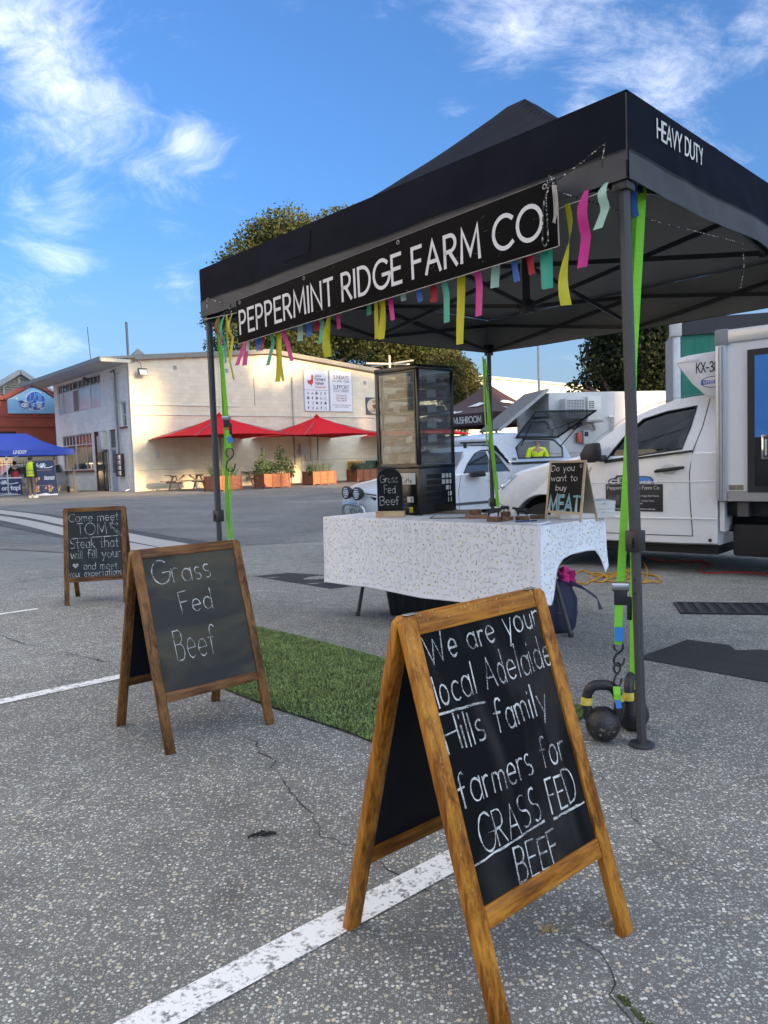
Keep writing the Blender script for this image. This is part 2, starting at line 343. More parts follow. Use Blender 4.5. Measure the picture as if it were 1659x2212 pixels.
# ------------------------------------------------------------------ single-stroke lettering (print and chalk)
def _arc(cx, cy, rx, ry, a0, a1, n=10): return [(cx + rx*math.cos(R_(a0+(a1-a0)*i/n)), cy + ry*math.sin(R_(a0+(a1-a0)*i/n))) for i in range(n+1)]
X_ = .62
GL_ = {
 'A': (.72, [[(0,0),(.36,1),(.72,0)], [(.13,.34),(.59,.34)]]),
 'B': (.58, [[(0,0),(0,1),(.30,1)]+_arc(.30,.765,.24,.235,90,-90)+[(0,.53)], [(.30,.53)]+_arc(.30,.265,.28,.265,90,-90)+[(0,0)]]),
 'C': (.78, [_arc(.48,.5,.48,.5,48,312,18)]),
 'D': (.70, [[(0,0),(0,1),(.22,1)]+_arc(.22,.5,.48,.5,90,-90,14)+[(0,0)]]),
 'E': (.50, [[(.50,1),(0,1),(0,0),(.50,0)], [(0,.52),(.44,.52)]]),
 'F': (.48, [[(.48,1),(0,1),(0,0)], [(0,.52),(.42,.52)]]),
 'G': (.84, [_arc(.48,.5,.48,.5,48,350,18)+[(.93,.46),(.55,.46)]]),
 'H': (.64, [[(0,0),(0,1)], [(.64,0),(.64,1)], [(0,.52),(.64,.52)]]),
 'I': (.02, [[(0.01,0),(0.01,1)]]),
 'J': (.40, [[(.4,1),(.4,.25)]+_arc(.2,.22,.2,.22,0,-180,8)]),
 'K': (.56, [[(0,0),(0,1)], [(.54,1),(.02,.44)], [(.18,.60),(.56,0)]]),
 'L': (.46, [[(0,1),(0,0),(.46,0)]]),
 'M': (.84, [[(0,0),(.06,1),(.42,.18),(.78,1),(.84,0)]]),
 'N': (.68, [[(0,0),(0,1),(.68,0),(.68,1)]]),
 'O': (.98, [_arc(.49,.5,.49,.5,90,450,24)]),
 'P': (.54, [[(0,0),(0,1),(.26,1)]+_arc(.26,.735,.27,.265,90,-90)+[(0,.47)]]),
 'Q': (.98, [_arc(.49,.5,.49,.5,90,450,24), [(.62,.25),(.95,-.05)]]),
 'R': (.56, [[(0,0),(0,1),(.26,1)]+_arc(.26,.735,.27,.265,90,-90)+[(0,.47)], [(.22,.47),(.56,0)]]),
 'S': (.54, [_arc(.28,.755,.25,.245,55,270,10)+_arc(.27,.26,.27,.25,90,-130,10)]),
 'T': (.58, [[(0,1),(.58,1)], [(.29,1),(.29,0)]]),
 'U': (.64, [[(0,1),(0,.32)]+_arc(.32,.32,.32,.32,180,360,12)+[(.64,1)]]),
 'V': (.66, [[(0,1),(.33,0),(.66,1)]]),
 'W': (1.0, [[(0,1),(.25,0),(.5,.85),(.75,0),(1.0,1)]]),
 'X': (.60, [[(0,1),(.6,0)], [(.6,1),(0,0)]]),
 'Y': (.60, [[(0,1),(.30,.45),(.60,1)], [(.30,.45),(.30,0)]]),
 'Z': (.56, [[(0,1),(.56,1),(0,0),(.56,0)]]),
 'a': (.50, [_arc(.26,.30,.25,.31,35,325,14), [(.50,.60),(.50,0)]]),
 'b': (.52, [[(0,1),(0,0)], _arc(.27,.30,.25,.30,150,-150,14)]),
 'c': (.46, [_arc(.28,.30,.27,.31,50,310,12)]),
 'd': (.52, [_arc(.26,.30,.25,.30,30,330,14), [(.52,1),(.52,0)]]),
 'e': (.50, [[(.02,.32),(.49,.32)]+_arc(.26,.31,.25,.31,5,310,14)]),
 'f': (.38, [_arc(.28,.80,.16,.2,40,180,7)+[(.12,0)], [(-.04,.58),(.30,.58)]]),
 'g': (.50, [_arc(.26,.32,.25,.30,30,330,14), [(.50,.60),(.50,-.12)]+_arc(.27,-.14,.23,.2,0,-150,8)]),
 'h': (.48, [[(0,1),(0,0)], [(0,.36)]+_arc(.24,.38,.24,.24,180,0,8)+[(.48,0)]]),
 'i': (.04, [[(.02,.60),(.02,0)], [(.02,.84),(.02,.90)]]),
 'j': (.12, [[(.10,.60),(.10,-.18)]+_arc(-.04,-.18,.14,.14,0,-110,5), [(.1,.84),(.1,.90)]]),
 'k': (.44, [[(0,1),(0,0)], [(.40,.60),(.02,.26)], [(.14,.36),(.44,0)]]),
 'l': (.04, [[(.02,1),(.02,0)]]),
 'm': (.78, [[(0,.6),(0,0)], [(0,.38)]+_arc(.195,.40,.195,.22,180,0,8)+[(.39,0)], [(.39,.38)]+_arc(.585,.40,.195,.22,180,0,8)+[(.78,0)]]),
 'n': (.46, [[(0,.6),(0,0)], [(0,.36)]+_arc(.23,.38,.23,.24,180,0,8)+[(.46,0)]]),
 'o': (.54, [_arc(.27,.30,.27,.31,90,450,16)]),
 'p': (.52, [[(0,.6),(0,-.38)], _arc(.27,.30,.25,.30,150,-150,14)]),
 'q': (.52, [_arc(.26,.30,.25,.30,30,330,14), [(.52,.6),(.52,-.38)]]),
 'r': (.30, [[(0,.6),(0,0)], [(0,.34)]+_arc(.20,.38,.20,.22,180,60,6)]),
 's': (.40, [_arc(.21,.46,.18,.155,50,270,8)+_arc(.20,.155,.20,.15,90,-130,8)]),
 't': (.36, [[(.16,.92),(.16,.06),(.24,0),(.32,.03)], [(-.02,.60),(.36,.60)]]),
 'u': (.46, [[(0,.6),(0,.24)]+_arc(.23,.24,.23,.24,180,360,8)+[(.46,.6)], [(.46,.3),(.46,0)]]),
 'v': (.46, [[(0,.6),(.23,0),(.46,.6)]]),
 'w': (.70, [[(0,.6),(.17,0),(.35,.52),(.53,0),(.70,.6)]]),
 'x': (.44, [[(0,.6),(.44,0)], [(.44,.6),(0,0)]]),
 'y': (.48, [[(0,.6),(.25,.02)], [(.48,.6),(.14,-.36)]]),
 'z': (.42, [[(0,.6),(.42,.6),(0,0),(.42,0)]]),
 '0': (.54, [_arc(.27,.5,.27,.5,90,450,18)]), '1': (.26, [[(0,.8),(.22,1),(.22,0)]]),
 '2': (.54, [_arc(.27,.73,.26,.27,165,-30,10)+[(0,0),(.54,0)]]), '3': (.52, [_arc(.24,.75,.25,.25,150,-90,9)+_arc(.24,.26,.28,.25,90,-150,10)]),
 '4': (.58, [[(.44,0),(.44,1),(0,.28),(.58,.28)]]), '5': (.54, [[(.48,1),(.08,1),(.05,.56)]+_arc(.25,.32,.28,.32,115,-145,12)]),
 '6': (.54, [[(.44,1),(.05,.42)]+_arc(.27,.28,.26,.28,150,510,14)]), '7': (.52, [[(0,1),(.52,1),(.18,0)]]),
 '8': (.54, [_arc(.27,.75,.22,.24,90,450,14), _arc(.27,.27,.27,.27,90,450,14)]), '9': (.54, [_arc(.27,.72,.26,.28,0,360,14), [(.53,.72),(.14,0)]]),
 '.': (.06, [[(.02,0),(.04,.05)]]), ',': (.06, [[(.04,.06),(0,-.14)]]), "'": (.06, [[(.03,1),(.02,.78)]]), '"': (.2, [[(.03,1),(.02,.78)],[(.16,1),(.15,.78)]]),
 '-': (.34, [[(0,.42),(.34,.42)]]), '?': (.44, [_arc(.21,.76,.21,.24,160,-60,9)+[(.20,.46),(.20,.26)], [(.2,.03),(.2,.08)]]),
 '!': (.05, [[(.02,1),(.02,.28)], [(.02,.02),(.02,.07)]]), ':': (.06, [[(.03,.08),(.03,.13)],[(.03,.5),(.03,.55)]]), '(': (.2,[_arc(.3,.5,.25,.6,140,220,6)]), ')': (.2,[_arc(-.1,.5,.25,.6,40,-40,6)]), '/': (.4,[[(0,-.05),(.4,1.05)]]),
}
def stroke2d(pts, w, out, jw=0.0):
    """flat ribbon along a 2-D polyline; appends (verts, faces) to out"""
    P = [Vector(p) for p in pts]
    Q = [P[0]]
    for p in P[1:]:
        if (p - Q[-1]).length > 1e-5: Q.append(p)
    P = Q; m = len(P)
    if m < 2: return
    V = []; F = []
    cl = (P[0]-P[-1]).length < 1e-4 and m > 3
    for i in range(m):
        a = P[i-1] if i else (P[-2] if cl else P[0]); b = P[i+1] if i < m-1 else (P[1] if cl else P[-1])
        d1 = (P[i]-a); d2 = (b-P[i])
        if d1.length < 1e-6: d1 = d2
        if d2.length < 1e-6: d2 = d1
        d1 = d1.normalized(); d2 = d2.normalized(); t = d1 + d2
        t = t.normalized() if t.length > .3 else d1
        n = Vector((-t.y, t.x)); c = max(.45, n.dot(Vector((-d1.y, d1.x))))
        ww = w*(1 + (random.uniform(-jw, jw) if jw else 0))/2/c
        p = P[i]
        if not cl and i == 0: p = p - d2*w*.45
        if not cl and i == m-1: p = p + d1*w*.45
        V += [p + n*ww, p - n*ww]
    for i in range(m-1): F.append((2*i, 2*i+1, 2*i+3, 2*i+2))
    out.append((V, F))
def text2d(s, h=1.0, w=.1, track=.16, slant=0.0, wob=0.0, jw=0.0, space=.42, width=1.0, bold2=0):
    """list of stroke meshes for a line of text; returns (strokes, total width)"""
    out = []; x = 0.0
    for ch in s:
        if ch == ' ': x += space*h*width; continue
        g = GL_.get(ch)
        if g is None: continue
        sx = h*width*(1 + random.uniform(-wob, wob)); sy = h*(1 + random.uniform(-wob, wob)*.6); dy = random.uniform(-wob, wob)*.18*h; rot = random.uniform(-wob, wob)*.5
        for st in g[1]:
            pts = []
            for (a, b) in st:
                q = (a*sx, b*sy); q = (q[0]*math.cos(rot)-q[1]*math.sin(rot), q[0]*math.sin(rot)+q[1]*math.cos(rot))
                pts.append((x + q[0] + slant*q[1] + (random.uniform(-wob, wob)*.05*h if wob else 0), q[1] + dy + (random.uniform(-wob, wob)*.05*h if wob else 0)))
            stroke2d(pts, w, out, jw)
        x += g[0]*sx + track*h
    return out, x - track*h
def put2d(mb, strokes, fn, lift=0.0, step=2e-5):
    """place 2-D stroke meshes through fn(x, y, height)"""
    k = 0
    for V, F in strokes:
        mb.add([fn(v[0], v[1], lift + k*step) for v in V], F); k += 1
def write(mb, s, fn, x, y, h, w, align='l', fit=None, lift=.001, **k):
    st, tw = text2d(s, h, w, **k); sc = 1.0
    if fit: sc = fit/tw
    tw *= sc
    ox = x - (tw/2 if align == 'c' else tw if align == 'r' else 0)
    put2d(mb, [([Vector((ox + v[0]*sc, y + v[1])) for v in V], F) for V, F in st], fn, lift)
    return tw
def planefn(o, xd, yd):
    o = Vector(o); xd = Vector(xd).normalized(); yd = Vector(yd).normalized(); n = xd.cross(yd).normalized()
    return lambda x, y, z=0.0: o + xd*x + yd*y + n*z
def polyfill(mb, pts, fn, lift): mb.add([fn(a, b, lift) for a, b in pts], [tuple(range(len(pts)))])

# ================================================================== THE SETTING
def mat_asphalt(name, tone=1.0, coarse=92.0, light=.62, chip=(.50,.50,.49), fine=(.05,.05,.052), fine2=(.16,.16,.165), warm=(1,1,1)):
    m = bpy.data.materials.new(name); m.use_nodes = True; nt = m.node_tree; N = nt.nodes; L = nt.links; b = N['Principled BSDF']
    t = N.new('ShaderNodeTexCoord')
    dn = N.new('ShaderNodeTexNoise'); dn.inputs['Scale'].default_value = coarse*1.25; dn.inputs['Detail'].default_value = 2; L.new(t.outputs['Object'], dn.inputs['Vector'])
    dv = N.new('ShaderNodeVectorMath'); dv.operation = 'MULTIPLY_ADD'; L.new(dn.outputs['Color'], dv.inputs[0]); dv.inputs[1].default_value = (.55/coarse,.55/coarse,0); L.new(t.outputs['Object'], dv.inputs[2])
    v1 = N.new('ShaderNodeTexVoronoi'); v1.voronoi_dimensions = '2D'; v1.inputs['Scale'].default_value = coarse; L.new(dv.outputs[0], v1.inputs['Vector'])
    v2 = N.new('ShaderNodeTexVoronoi'); v2.voronoi_dimensions = '2D'; v2.inputs['Scale'].default_value = coarse*2.3; L.new(dv.outputs[0], v2.inputs['Vector'])
    
    s1 = N.new('ShaderNodeSeparateColor'); L.new(v1.outputs['Color'], s1.inputs[0]); s2 = N.new('ShaderNodeSeparateColor'); L.new(v2.outputs['Color'], s2.inputs[0])
    def mth(op, a, c=None, d=None, cl=False):
        x = N.new('ShaderNodeMath'); x.operation = op; x.use_clamp = cl
        for i, q in enumerate((a, c, d)):
            if q is None: continue
            if isinstance(q, (int, float)): x.inputs[i].default_value = q
            else: L.new(q, x.inputs[i])
        return x.outputs[0]
    def mix(f, a, c):
        x = N.new('ShaderNodeMix'); x.data_type = 'RGBA'
        L.new(f, x.inputs[0]) if not isinstance(f, (int, float)) else None
        for k, q in ((6, a), (7, c)):
            if isinstance(q, tuple): x.inputs[k].default_value = q + (1,)
            else: L.new(q, x.inputs[k])
        return x.outputs[2]
    sc = lambda c, k=1.0: tuple(q*tone*k*w for q, w in zip(c, warm))
    def chips(v, sep, thr, rmin, rmax, soft):
        """rounded stones of uneven size: inside a radius that differs from cell to cell"""
        rad = mth('MULTIPLY_ADD', sep.outputs[1], rmax-rmin, rmin)
        x = N.new('ShaderNodeMapRange'); x.interpolation_type = 'SMOOTHSTEP'; L.new(mth('SUBTRACT', rad, v.outputs['Distance']), x.inputs[0]); x.inputs[1].default_value = -soft; x.inputs[2].default_value = soft
        return mth('MULTIPLY', mth('GREATER_THAN', sep.outputs[0], thr), x.outputs[0])
    gr_ = N.new('ShaderNodeTexNoise'); gr_.inputs['Scale'].default_value = coarse*3.2; gr_.inputs['Detail'].default_value = 2; L.new(t.outputs['Object'], gr_.inputs['Vector'])
    base = mix(gr_.outputs['Fac'], sc(fine, .62), sc(fine2, 1.0))
    small = chips(v2, s2, .42, .16, .46, .07); edge = None
    smallc = mix(s2.outputs[2], sc(fine2, .62), sc(chip, .92))
    stone = chips(v1, s1, light, .14, .46, .05)
    chipc = mix(mth('POWER', s1.outputs[2], 1.4), sc(chip, .55), sc(chip, 1.4))
    chipc = mix(mth('GREATER_THAN', s1.outputs[1], .90), chipc, sc((chip[0]*1.0, chip[1]*.88, chip[2]*.72)))
    allc = mix(stone, mix(small, base, smallc), chipc)
    class _E: pass
    edge = _E(); edge.outputs = [stone]; dark = _E(); dark.outputs = [mth('ADD', 1.0, 0.0)]
    big = N.new('ShaderNodeTexNoise'); big.inputs['Scale'].default_value = .55; big.inputs['Detail'].default_value = 6; L.new(t.outputs['Object'], big.inputs['Vector'])
    bm_ = N.new('ShaderNodeMapRange'); L.new(big.outputs['Fac'], bm_.inputs[0]); bm_.inputs[1].default_value = .28; bm_.inputs[2].default_value = .72; bm_.inputs[3].default_value = .78; bm_.inputs[4].default_value = 1.18
    mid = N.new('ShaderNodeTexNoise'); mid.inputs['Scale'].default_value = 7; mid.inputs['Detail'].default_value = 4; L.new(t.outputs['Object'], mid.inputs['Vector'])
    mm = N.new('ShaderNodeMapRange'); L.new(mid.outputs['Fac'], mm.inputs[0]); mm.inputs[1].default_value = .25; mm.inputs[2].default_value = .75; mm.inputs[3].default_value = .84; mm.inputs[4].default_value = 1.14
    stn = N.new('ShaderNodeTexNoise'); stn.inputs['Scale'].default_value = 1.7; stn.inputs['Detail'].default_value = 5; stn.inputs['Distortion'].default_value = .8; L.new(t.outputs['Object'], stn.inputs['Vector'])
    sm_ = N.new('ShaderNodeMapRange'); L.new(stn.outputs['Fac'], sm_.inputs[0]); sm_.inputs[1].default_value = .60; sm_.inputs[2].default_value = .76; sm_.inputs[3].default_value = 1.0; sm_.inputs[4].default_value = .74
    k = mth('MULTIPLY', mth('MULTIPLY', mth('MULTIPLY', bm_.outputs[0], mm.outputs[0]), dark.outputs[0]), sm_.outputs[0])
    vm_ = N.new('ShaderNodeVectorMath'); vm_.operation = 'SCALE'; L.new(allc, vm_.inputs[0]); L.new(k, vm_.inputs['Scale'])
    L.new(vm_.outputs[0], b.inputs['Base Color']); b.inputs['Roughness'].default_value = .82; b.inputs['Specular IOR Level'].default_value = .3
    hgt = mth('MULTIPLY_ADD', edge.outputs[0], mth('MULTIPLY', s1.outputs[0], .8), mth('MULTIPLY', s2.outputs[0], .25))
    bp = N.new('ShaderNodeBump'); bp.inputs['Strength'].default_value = .55; bp.inputs['Distance'].default_value = .004; L.new(hgt, bp.inputs['Height']); L.new(bp.outputs[0], b.inputs['Normal'])
    MATS[name] = m; return m
ASPH = mat_asphalt('coarse_asphalt', tone=1.52, coarse=96, light=.50, chip=(.37,.37,.365), fine=(.075,.075,.077), fine2=(.165,.165,.165), warm=(1.04,1.04,.96))
ROAD = mat_asphalt('road_asphalt', tone=1.30, coarse=120, light=.7, chip=(.36,.36,.37), warm=(1.04,1.04,.97))
PATCH = mat_asphalt('patch_asphalt', tone=.34, coarse=120, light=.9, chip=(.2,.2,.2))
PALE = mat_asphalt('pale_asphalt', tone=1.25, coarse=100, light=.55, chip=(.46,.44,.40), warm=(1.05,1,.92))

def gsheet(poly, lift, n=1):
    """a sheet on the car park following its fall; poly is four corners"""
    a, b, c, d = [Vector((p[0], p[1], 0)) for p in poly]
    def fn(u, v):
        p = a.lerp(b, u).lerp(d.lerp(c, u), v); return (p.x, p.y, gz(p.x, p.y) + lift)
    return MB().grid(fn, n, n)
xs = [-600,-200,-80,-40,-24,-16,-12] + [-9 + .5*i for i in range(43)] + [14,18,24,40,80,200,600]
ys = [-600,-200,-80,-40,-20,-10,-5] + [-3 + .5*i for i in range(55)] + [26,28,30,32,34,36,40,50,80,200,600]
g = MB(); wdt = len(xs)
g.add([(x, y, gz(x, y)) for y in ys for x in xs], [(j*wdt+i, j*wdt+i+1, (j+1)*wdt+i+1, (j+1)*wdt+i) for j in range(len(ys)-1) for i in range(len(xs)-1)])
ground = struct(g.build('car_park_ground', ASPH, smooth=True))
# the lane that crosses behind the stalls, and its pale verge
road = struct(gsheet([(-40, 31.5), (-5.6, 11.6), (16, 14.0), (16, 34)], .004, 40).build('lane', ROAD, smooth=True))
verge = struct(gsheet([(-60, 44), (-5, 27.6), (14, 33.5), (14, 60)], .008, 30).build('verge', PALE, smooth=True))
warmstrip = struct(gsheet([(-6.3, 12.3), (-5.6, 10.95), (-2.6, 10.3), (-3.3, 11.5)], .0075, 4).build('pale_strip', PALE))  # paler, warmer strip at the near edge of the lane
PAINT = M('road_paint', (.62,.62,.60), .75, var=.10, vs=4)
def mat_wornpaint():
    m = mat_chalk('worn_paint', (.80,.80,.78), cover=.37, scale=120); return m
WORN = mat_wornpaint()
gl1 = mat_chalk('worn_crossing_paint', (.44,.42,.38), cover=.22, scale=120)
DARKBAND = struct(gsheet([(-11.9, 23.3), (-8.0, 15.75), (-3.0, 10.6), (-2.5, 12.2)], .008, 8).build('crossing_base', mat_asphalt('crossing_asphalt', tone=.8, coarse=120, light=.85, chip=(.25,.25,.25))))
tag(struct(gsheet([(-11.2, 22.25), (-10.1, 20.1), (-3.35, 11.75), (-3.0, 12.15)], .012, 8).build('crossing_stripe', gl1)))
tag(struct(gsheet([(-9.55, 19.0), (-8.7, 17.3), (-3.75, 11.3), (-3.4, 11.75)], .012, 8).build('crossing_stripe', gl1)))
def pline(p, q, w, name='bay_line'):
    p = Vector(p).to_3d(); q = Vector(q).to_3d(); d = (q-p).normalized(); n = Vector((-d.y, d.x, 0))*w/2
    return struct(gsheet([p-n, q-n, q+n, p+n], .004, 12).build(name, WORN))
pline((-.92, 1.0), (.42, 2.18), .088)
pline((-2.45, 2.92), (-1.10, 4.06), .082)
pline((-3.6, 5.05), (-2.69, 5.86), .060)
tag(struct(gsheet([(1.40, 4.30), (1.95, 4.95), (3.3, 3.75), (2.6, 2.95)], .004, 8).build('asphalt_patch', PATCH)))
tag(struct(gsheet([(-1.46, 8.37), (-1.15, 8.75), (.1, 8.0), (-.55, 7.35)], .004, 6).build('asphalt_patch', PATCH)))
# storm drain under the truck: a frame and its bars
GRATE = M('cast_iron', (.035,.036,.042), .6, metal=.4, var=.3, vs=20, bump=.3)
dr = thing('drain_grate', 'dark iron drain grate in the asphalt beside the red cord', 'drain', (2.80, 5.90, gz(2.8, 5.9)), R_(-14))
MB().bb(-.5, .5, -.2, .2, .001, .006).build('pit', flat('pit_black', (.016,.017,.02), .9), dr)
fm = MB()
fm.bb(-.52,.52,-.22,-.195,.002,.014).bb(-.52,.52,.195,.22,.002,.014).bb(-.52,-.495,-.195,.195,.002,.014).bb(.495,.52,-.195,.195,.002,.014).build('frame', GRATE, dr)
for i in range(11): MB().bb(-.46+i*.086, -.42+i*.086, -.19, .19, .006, .013).build('bar', GRATE, dr)
# cracks: thin dark breaks in the surface
CRK = flat('crack_black', (.05,.05,.05), .95)
def crack(pts, w=.006):
    P = []
    for i in range(len(pts)-1):
        a = Vector(pts[i]); b = Vector(pts[i+1]); n = max(2, int((b-a).length/.035))
        for k in range(n):
            q = a.lerp(b, k/n); P.append((q.x + random.gauss(0, .009), q.y + random.gauss(0, .009)))
    P.append(pts[-1]); out = []; 
    stroke2d(P, w*.55, out, .85)
    mb = MB()
    for V, F in out: mb.add([(v[0], v[1], gz(v[0], v[1]) + .0022) for v in V], F)
    o = mb.build('crack', CRK, ground); return o
crack([(-2.9,5.1),(-2.51,4.92),(-2.22,4.65),(-1.98,4.49),(-1.71,4.26),(-1.47,4.1)], .010)
crack([(-.58,2.92),(-.48,2.78),(-.42,2.64),(-.37,2.49),(-.30,2.32),(-.25,2.21),(-.20,2.11),(-.14,2.06),(-.02,1.90),(.08,1.80)], .006)
crack([(.40,1.60),(.43,1.50),(.42,1.42),(.44,1.32),(.47,1.22)], .005)
crack([(.62,2.6),(.72,2.3),(.66,2.05),(.8,1.8)], .003)
crack([(-6.2,9.6),(-4.4,9.3),(-2.9,9.9)], .012)
crack([(-.4,7.4),(.6,7.1),(1.6,7.2)], .012)
MOSS = M('moss', (.05,.07,.015), .95, var=.4, vs=60)
mo = MB()
for i in range(60):
    t_ = random.random(); q = Vector((.425 + .03*t_ + random.gauss(0,.004), 1.42 - .1*t_))
    mo.blob((q.x, q.y, .002), (random.uniform(.002,.005), random.uniform(.003,.007), .002), 5, 3)
tag(mo.build('moss', MOSS, kind='stuff'), 'green moss growing in the crack near the big board', 'moss')
lf = MB()
for i in range(90):
    c_f = Vector((.332 + random.gauss(0,.013), 1.635 + random.gauss(0,.009), .003)); lf.add([c_f + Vector((random.gauss(0,.0026), random.gauss(0,.0026), random.uniform(0,.003))) for _ in range(3)], [(0,1,2)])
tag(lf.build('crumbs', M('yellow_crumbs', (.55,.36,.10), .9, var=.2), kind='stuff'), 'yellow crumbs scattered on the asphalt by the big board', 'crumbs')
db = MB()
for i in range(5): db.tube([(-.415+.012*i, 2.10+.004*i, .004), (-.40+.011*i, 2.115+random.uniform(-.012,.012), .010), (-.385+.012*i, 2.118, .004)], .0035, 5)
tag(db.build('dry_leaf', M('dead_leaf', (.03,.026,.02), .9), None), 'curled dark dead leaf lying on open asphalt', 'leaf')

# artificial turf mat: a backing sheet and its blades
TQ = [Vector((-1.0, 3.80, 0)), Vector((.30, 2.38, 0)), Vector((.84, 3.12, 0)), Vector((-.86, 4.98, 0))]
turf = thing('turf_mat', 'green artificial grass mat laid in front of the gazebo', 'mat', (0, 3.6, 0))
def tq(u, v):
    p = TQ[0].lerp(TQ[1], u).lerp(TQ[3].lerp(TQ[2], u), v)
    e = .012*math.sin(9*u+2)*(1-v) + .016*math.sin(7*u)*v
    return Vector((p.x + e*.7, p.y + e*.7, gz(p.x, p.y)))
mb = MB(); mb.grid(lambda u, v: tq(u, v) + Vector((0,0,.008)), 30, 20)
mb.build('backing', M('turf_backing', (.03,.05,.018), .95, var=.3, vs=30), turf, world=True)
NB = 60000
uu = rng.random(NB); vv = rng.random(NB)
A, B_, C_, D_ = [np.array(q) for q in TQ]
P = ((A*(1-uu)[:,None] + B_*uu[:,None])*(1-vv)[:,None] + (D_*(1-uu)[:,None] + C_*uu[:,None])*vv[:,None])
e = .012*np.sin(9*uu+2)*(1-vv) + .016*np.sin(7*uu)*vv; P[:,0] += e*.7; P[:,1] += e*.7
s_ = (P[:,0]-GL[0])*E2[0] + (P[:,1]-GL[1])*E2[1]; t_ = np.clip((s_+.3)/3.1,0,1); P[:,2] = -.2*t_*t_*(3-2*t_) + .007
h = rng.uniform(.007,.016,NB); an = rng.uniform(0,2*np.pi,NB); ln = rng.uniform(.2,1.1,NB)*h; wd = rng.uniform(.0014,.0026,NB)
side = np.stack([np.cos(an), np.sin(an), 0*an],1); an2 = an + rng.normal(1.57,.5,NB); lean = np.stack([np.cos(an2)*ln, np.sin(an2)*ln, h],1)
V = np.stack([P-side*wd[:,None], P+side*wd[:,None], P+lean*.55+side*wd[:,None]*.8, P+lean*.55-side*wd[:,None]*.8+0*lean, P+lean+np.array([0,0,-.002])],1).reshape(-1,3) - np.array([0,3.6,0])
idx = np.arange(NB)*5
faces = np.concatenate([np.stack([idx,idx+1,idx+2,idx+3],1)]).tolist(); faces += np.stack([idx+3,idx+2,idx+4],1).tolist()
me = bpy.data.meshes.new('grass_blades'); me.from_pydata(V.tolist(), [], faces)
me.materials.append(M('turf_blades', (.19,.26,.085), .7, var=.35, vs=9, island=.5, spec=.3)); o = bpy.data.objects.new('grass_blades', me); COL.objects.link(o); o.parent = turf; o['kind'] = 'stuff'

# ================================================================== GAZEBO
BLACKCLOTH = M('black_canopy_cloth', (.0080,.0100,.0175), .75, var=.25, vs=3, bump=.6, bs=4.5, spec=.05)
LIFTED = M('canopy_underside_lifted', (.22,.22,.215), .8, var=.10, vs=3, bump=.10, bs=5, spec=.2)  # underside of the black cloth painted paler to lift its shade
BANDCLOTH = M('grey_valance_band', (.070,.071,.078), .6, var=.15, vs=4, bump=.5, bs=5, spec=.15)
POWDER = M('black_powder_coat', (.040,.042,.047), .42, var=.08, vs=30, bump=.35, bs=420)
DARKMET = M('dark_frame_tube', (.022,.023,.026), .45, var=.1, vs=20)
PLAST = M('black_plastic', (.016,.016,.018), .45, var=.1)
gaz = thing('gazebo', 'black pop-up gazebo sheltering the farm stall', 'gazebo', GL, math.atan2(E1[1], E1[0]))
S3 = 2.955; ZE = 2.275; ZB = 2.075; ZV = 1.985; ZP = 3.25
def roofz(x, y):
    u = max(abs(x-S3/2), abs(y-S3/2))/(S3/2); k = max(0.0, 1-u)
    return ZE + (ZP-ZE)*(min(k, .955 + (k-.955)*.3 if k > .955 else k)**1.45)
def roofp(u, v):
    x = u*S3; y = v*S3
    w = .014*noise.noise(Vector((x*1.7, y*1.7, 1.0))) + .005*noise.noise(Vector((x*5, y*5, 4.0)))
    return (x, y, roofz(x, y) + (w if 0 < u < 1 and 0 < v < 1 else 0))
canopy = MB().grid(roofp, 44, 44).build('canopy_roof', BLACKCLOTH, gaz, smooth=True, angle=60, solid=.002, inner=LIFTED, fixn=False)
def edgept(k, t):
    return [(t*S3, 0), (S3, t*S3), (S3-t*S3, S3), (0, S3-t*S3)][k]
OUT = [(0,-1), (1,0), (0,1), (-1,0)]
def val_off(k, t, z):
    """how far the skirt bellies out"""
    q = math.sin(math.pi*t); d = (ZE-z)/(ZE-ZV)
    return .006 + .020*q*d*(1-.6*d) + (.022*noise.noise(Vector((t*6+k*3.1, z*4, k*1.7)))*min(1, q*3)*d) + .007*noise.noise(Vector((t*21+k*3.1, z*14 + t*9, k*1.7)))*min(1, q*4) + .006*d*math.sin(t*22+k)*q
def valp(k, z0, z1, extra=0.0):
    def fn(t, j):
        z = z0 + (z1-z0)*j; x, y = edgept(k, t); o = val_off(k, t, z) + extra
        sag = (-.012*math.sin(math.pi*t)) * (ZE-z)/(ZE-ZV)
        return (x + OUT[k][0]*o, y + OUT[k][1]*o, z + sag)
    return fn
for k in range(4):
    MB().grid(valp(k, ZE, ZB), 90, 8).build('valance', BLACKCLOTH, canopy, smooth=True, angle=70)
    MB().grid(valp(k, ZE-.004, ZV+.004, -.006), 30, 4).build('valance_inside_lifted', LIFTED, canopy, smooth=True, angle=70)  # inner skin in the same paler tone, shade lifted by colour
    MB().grid(valp(k, ZB+.004, ZV, .0025), 90, 5).build('valance_band', BANDCLOTH, canopy, smooth=True, angle=70)
    MB().grid(valp(k, ZB+.008, ZB+.002, .0046), 90, 1).build('seam', flat('seam_thread', (.012,.012,.014), .8), canopy)
MB().tube([edgept(0, t/20.0) + (ZE+.002,) for t in range(21)], .004, 6).build('piping', BLACKCLOTH, canopy, smooth=True)
MB().tube([edgept(1, t/20.0) + (ZE+.002,) for t in range(21)], .004, 6).build('piping', BLACKCLOTH, canopy, smooth=True)
# stitched panel on the front slope
def frontpatch(u, v): x = .95+.22*u; y0 = .012; o = val_off(0, x/S3, ZE-.03-.12*v)+.003; return (x, -o, ZE-.03-.12*v)
MB().grid(frontpatch, 4, 4).build('sewn_patch', BLACKCLOTH, canopy)
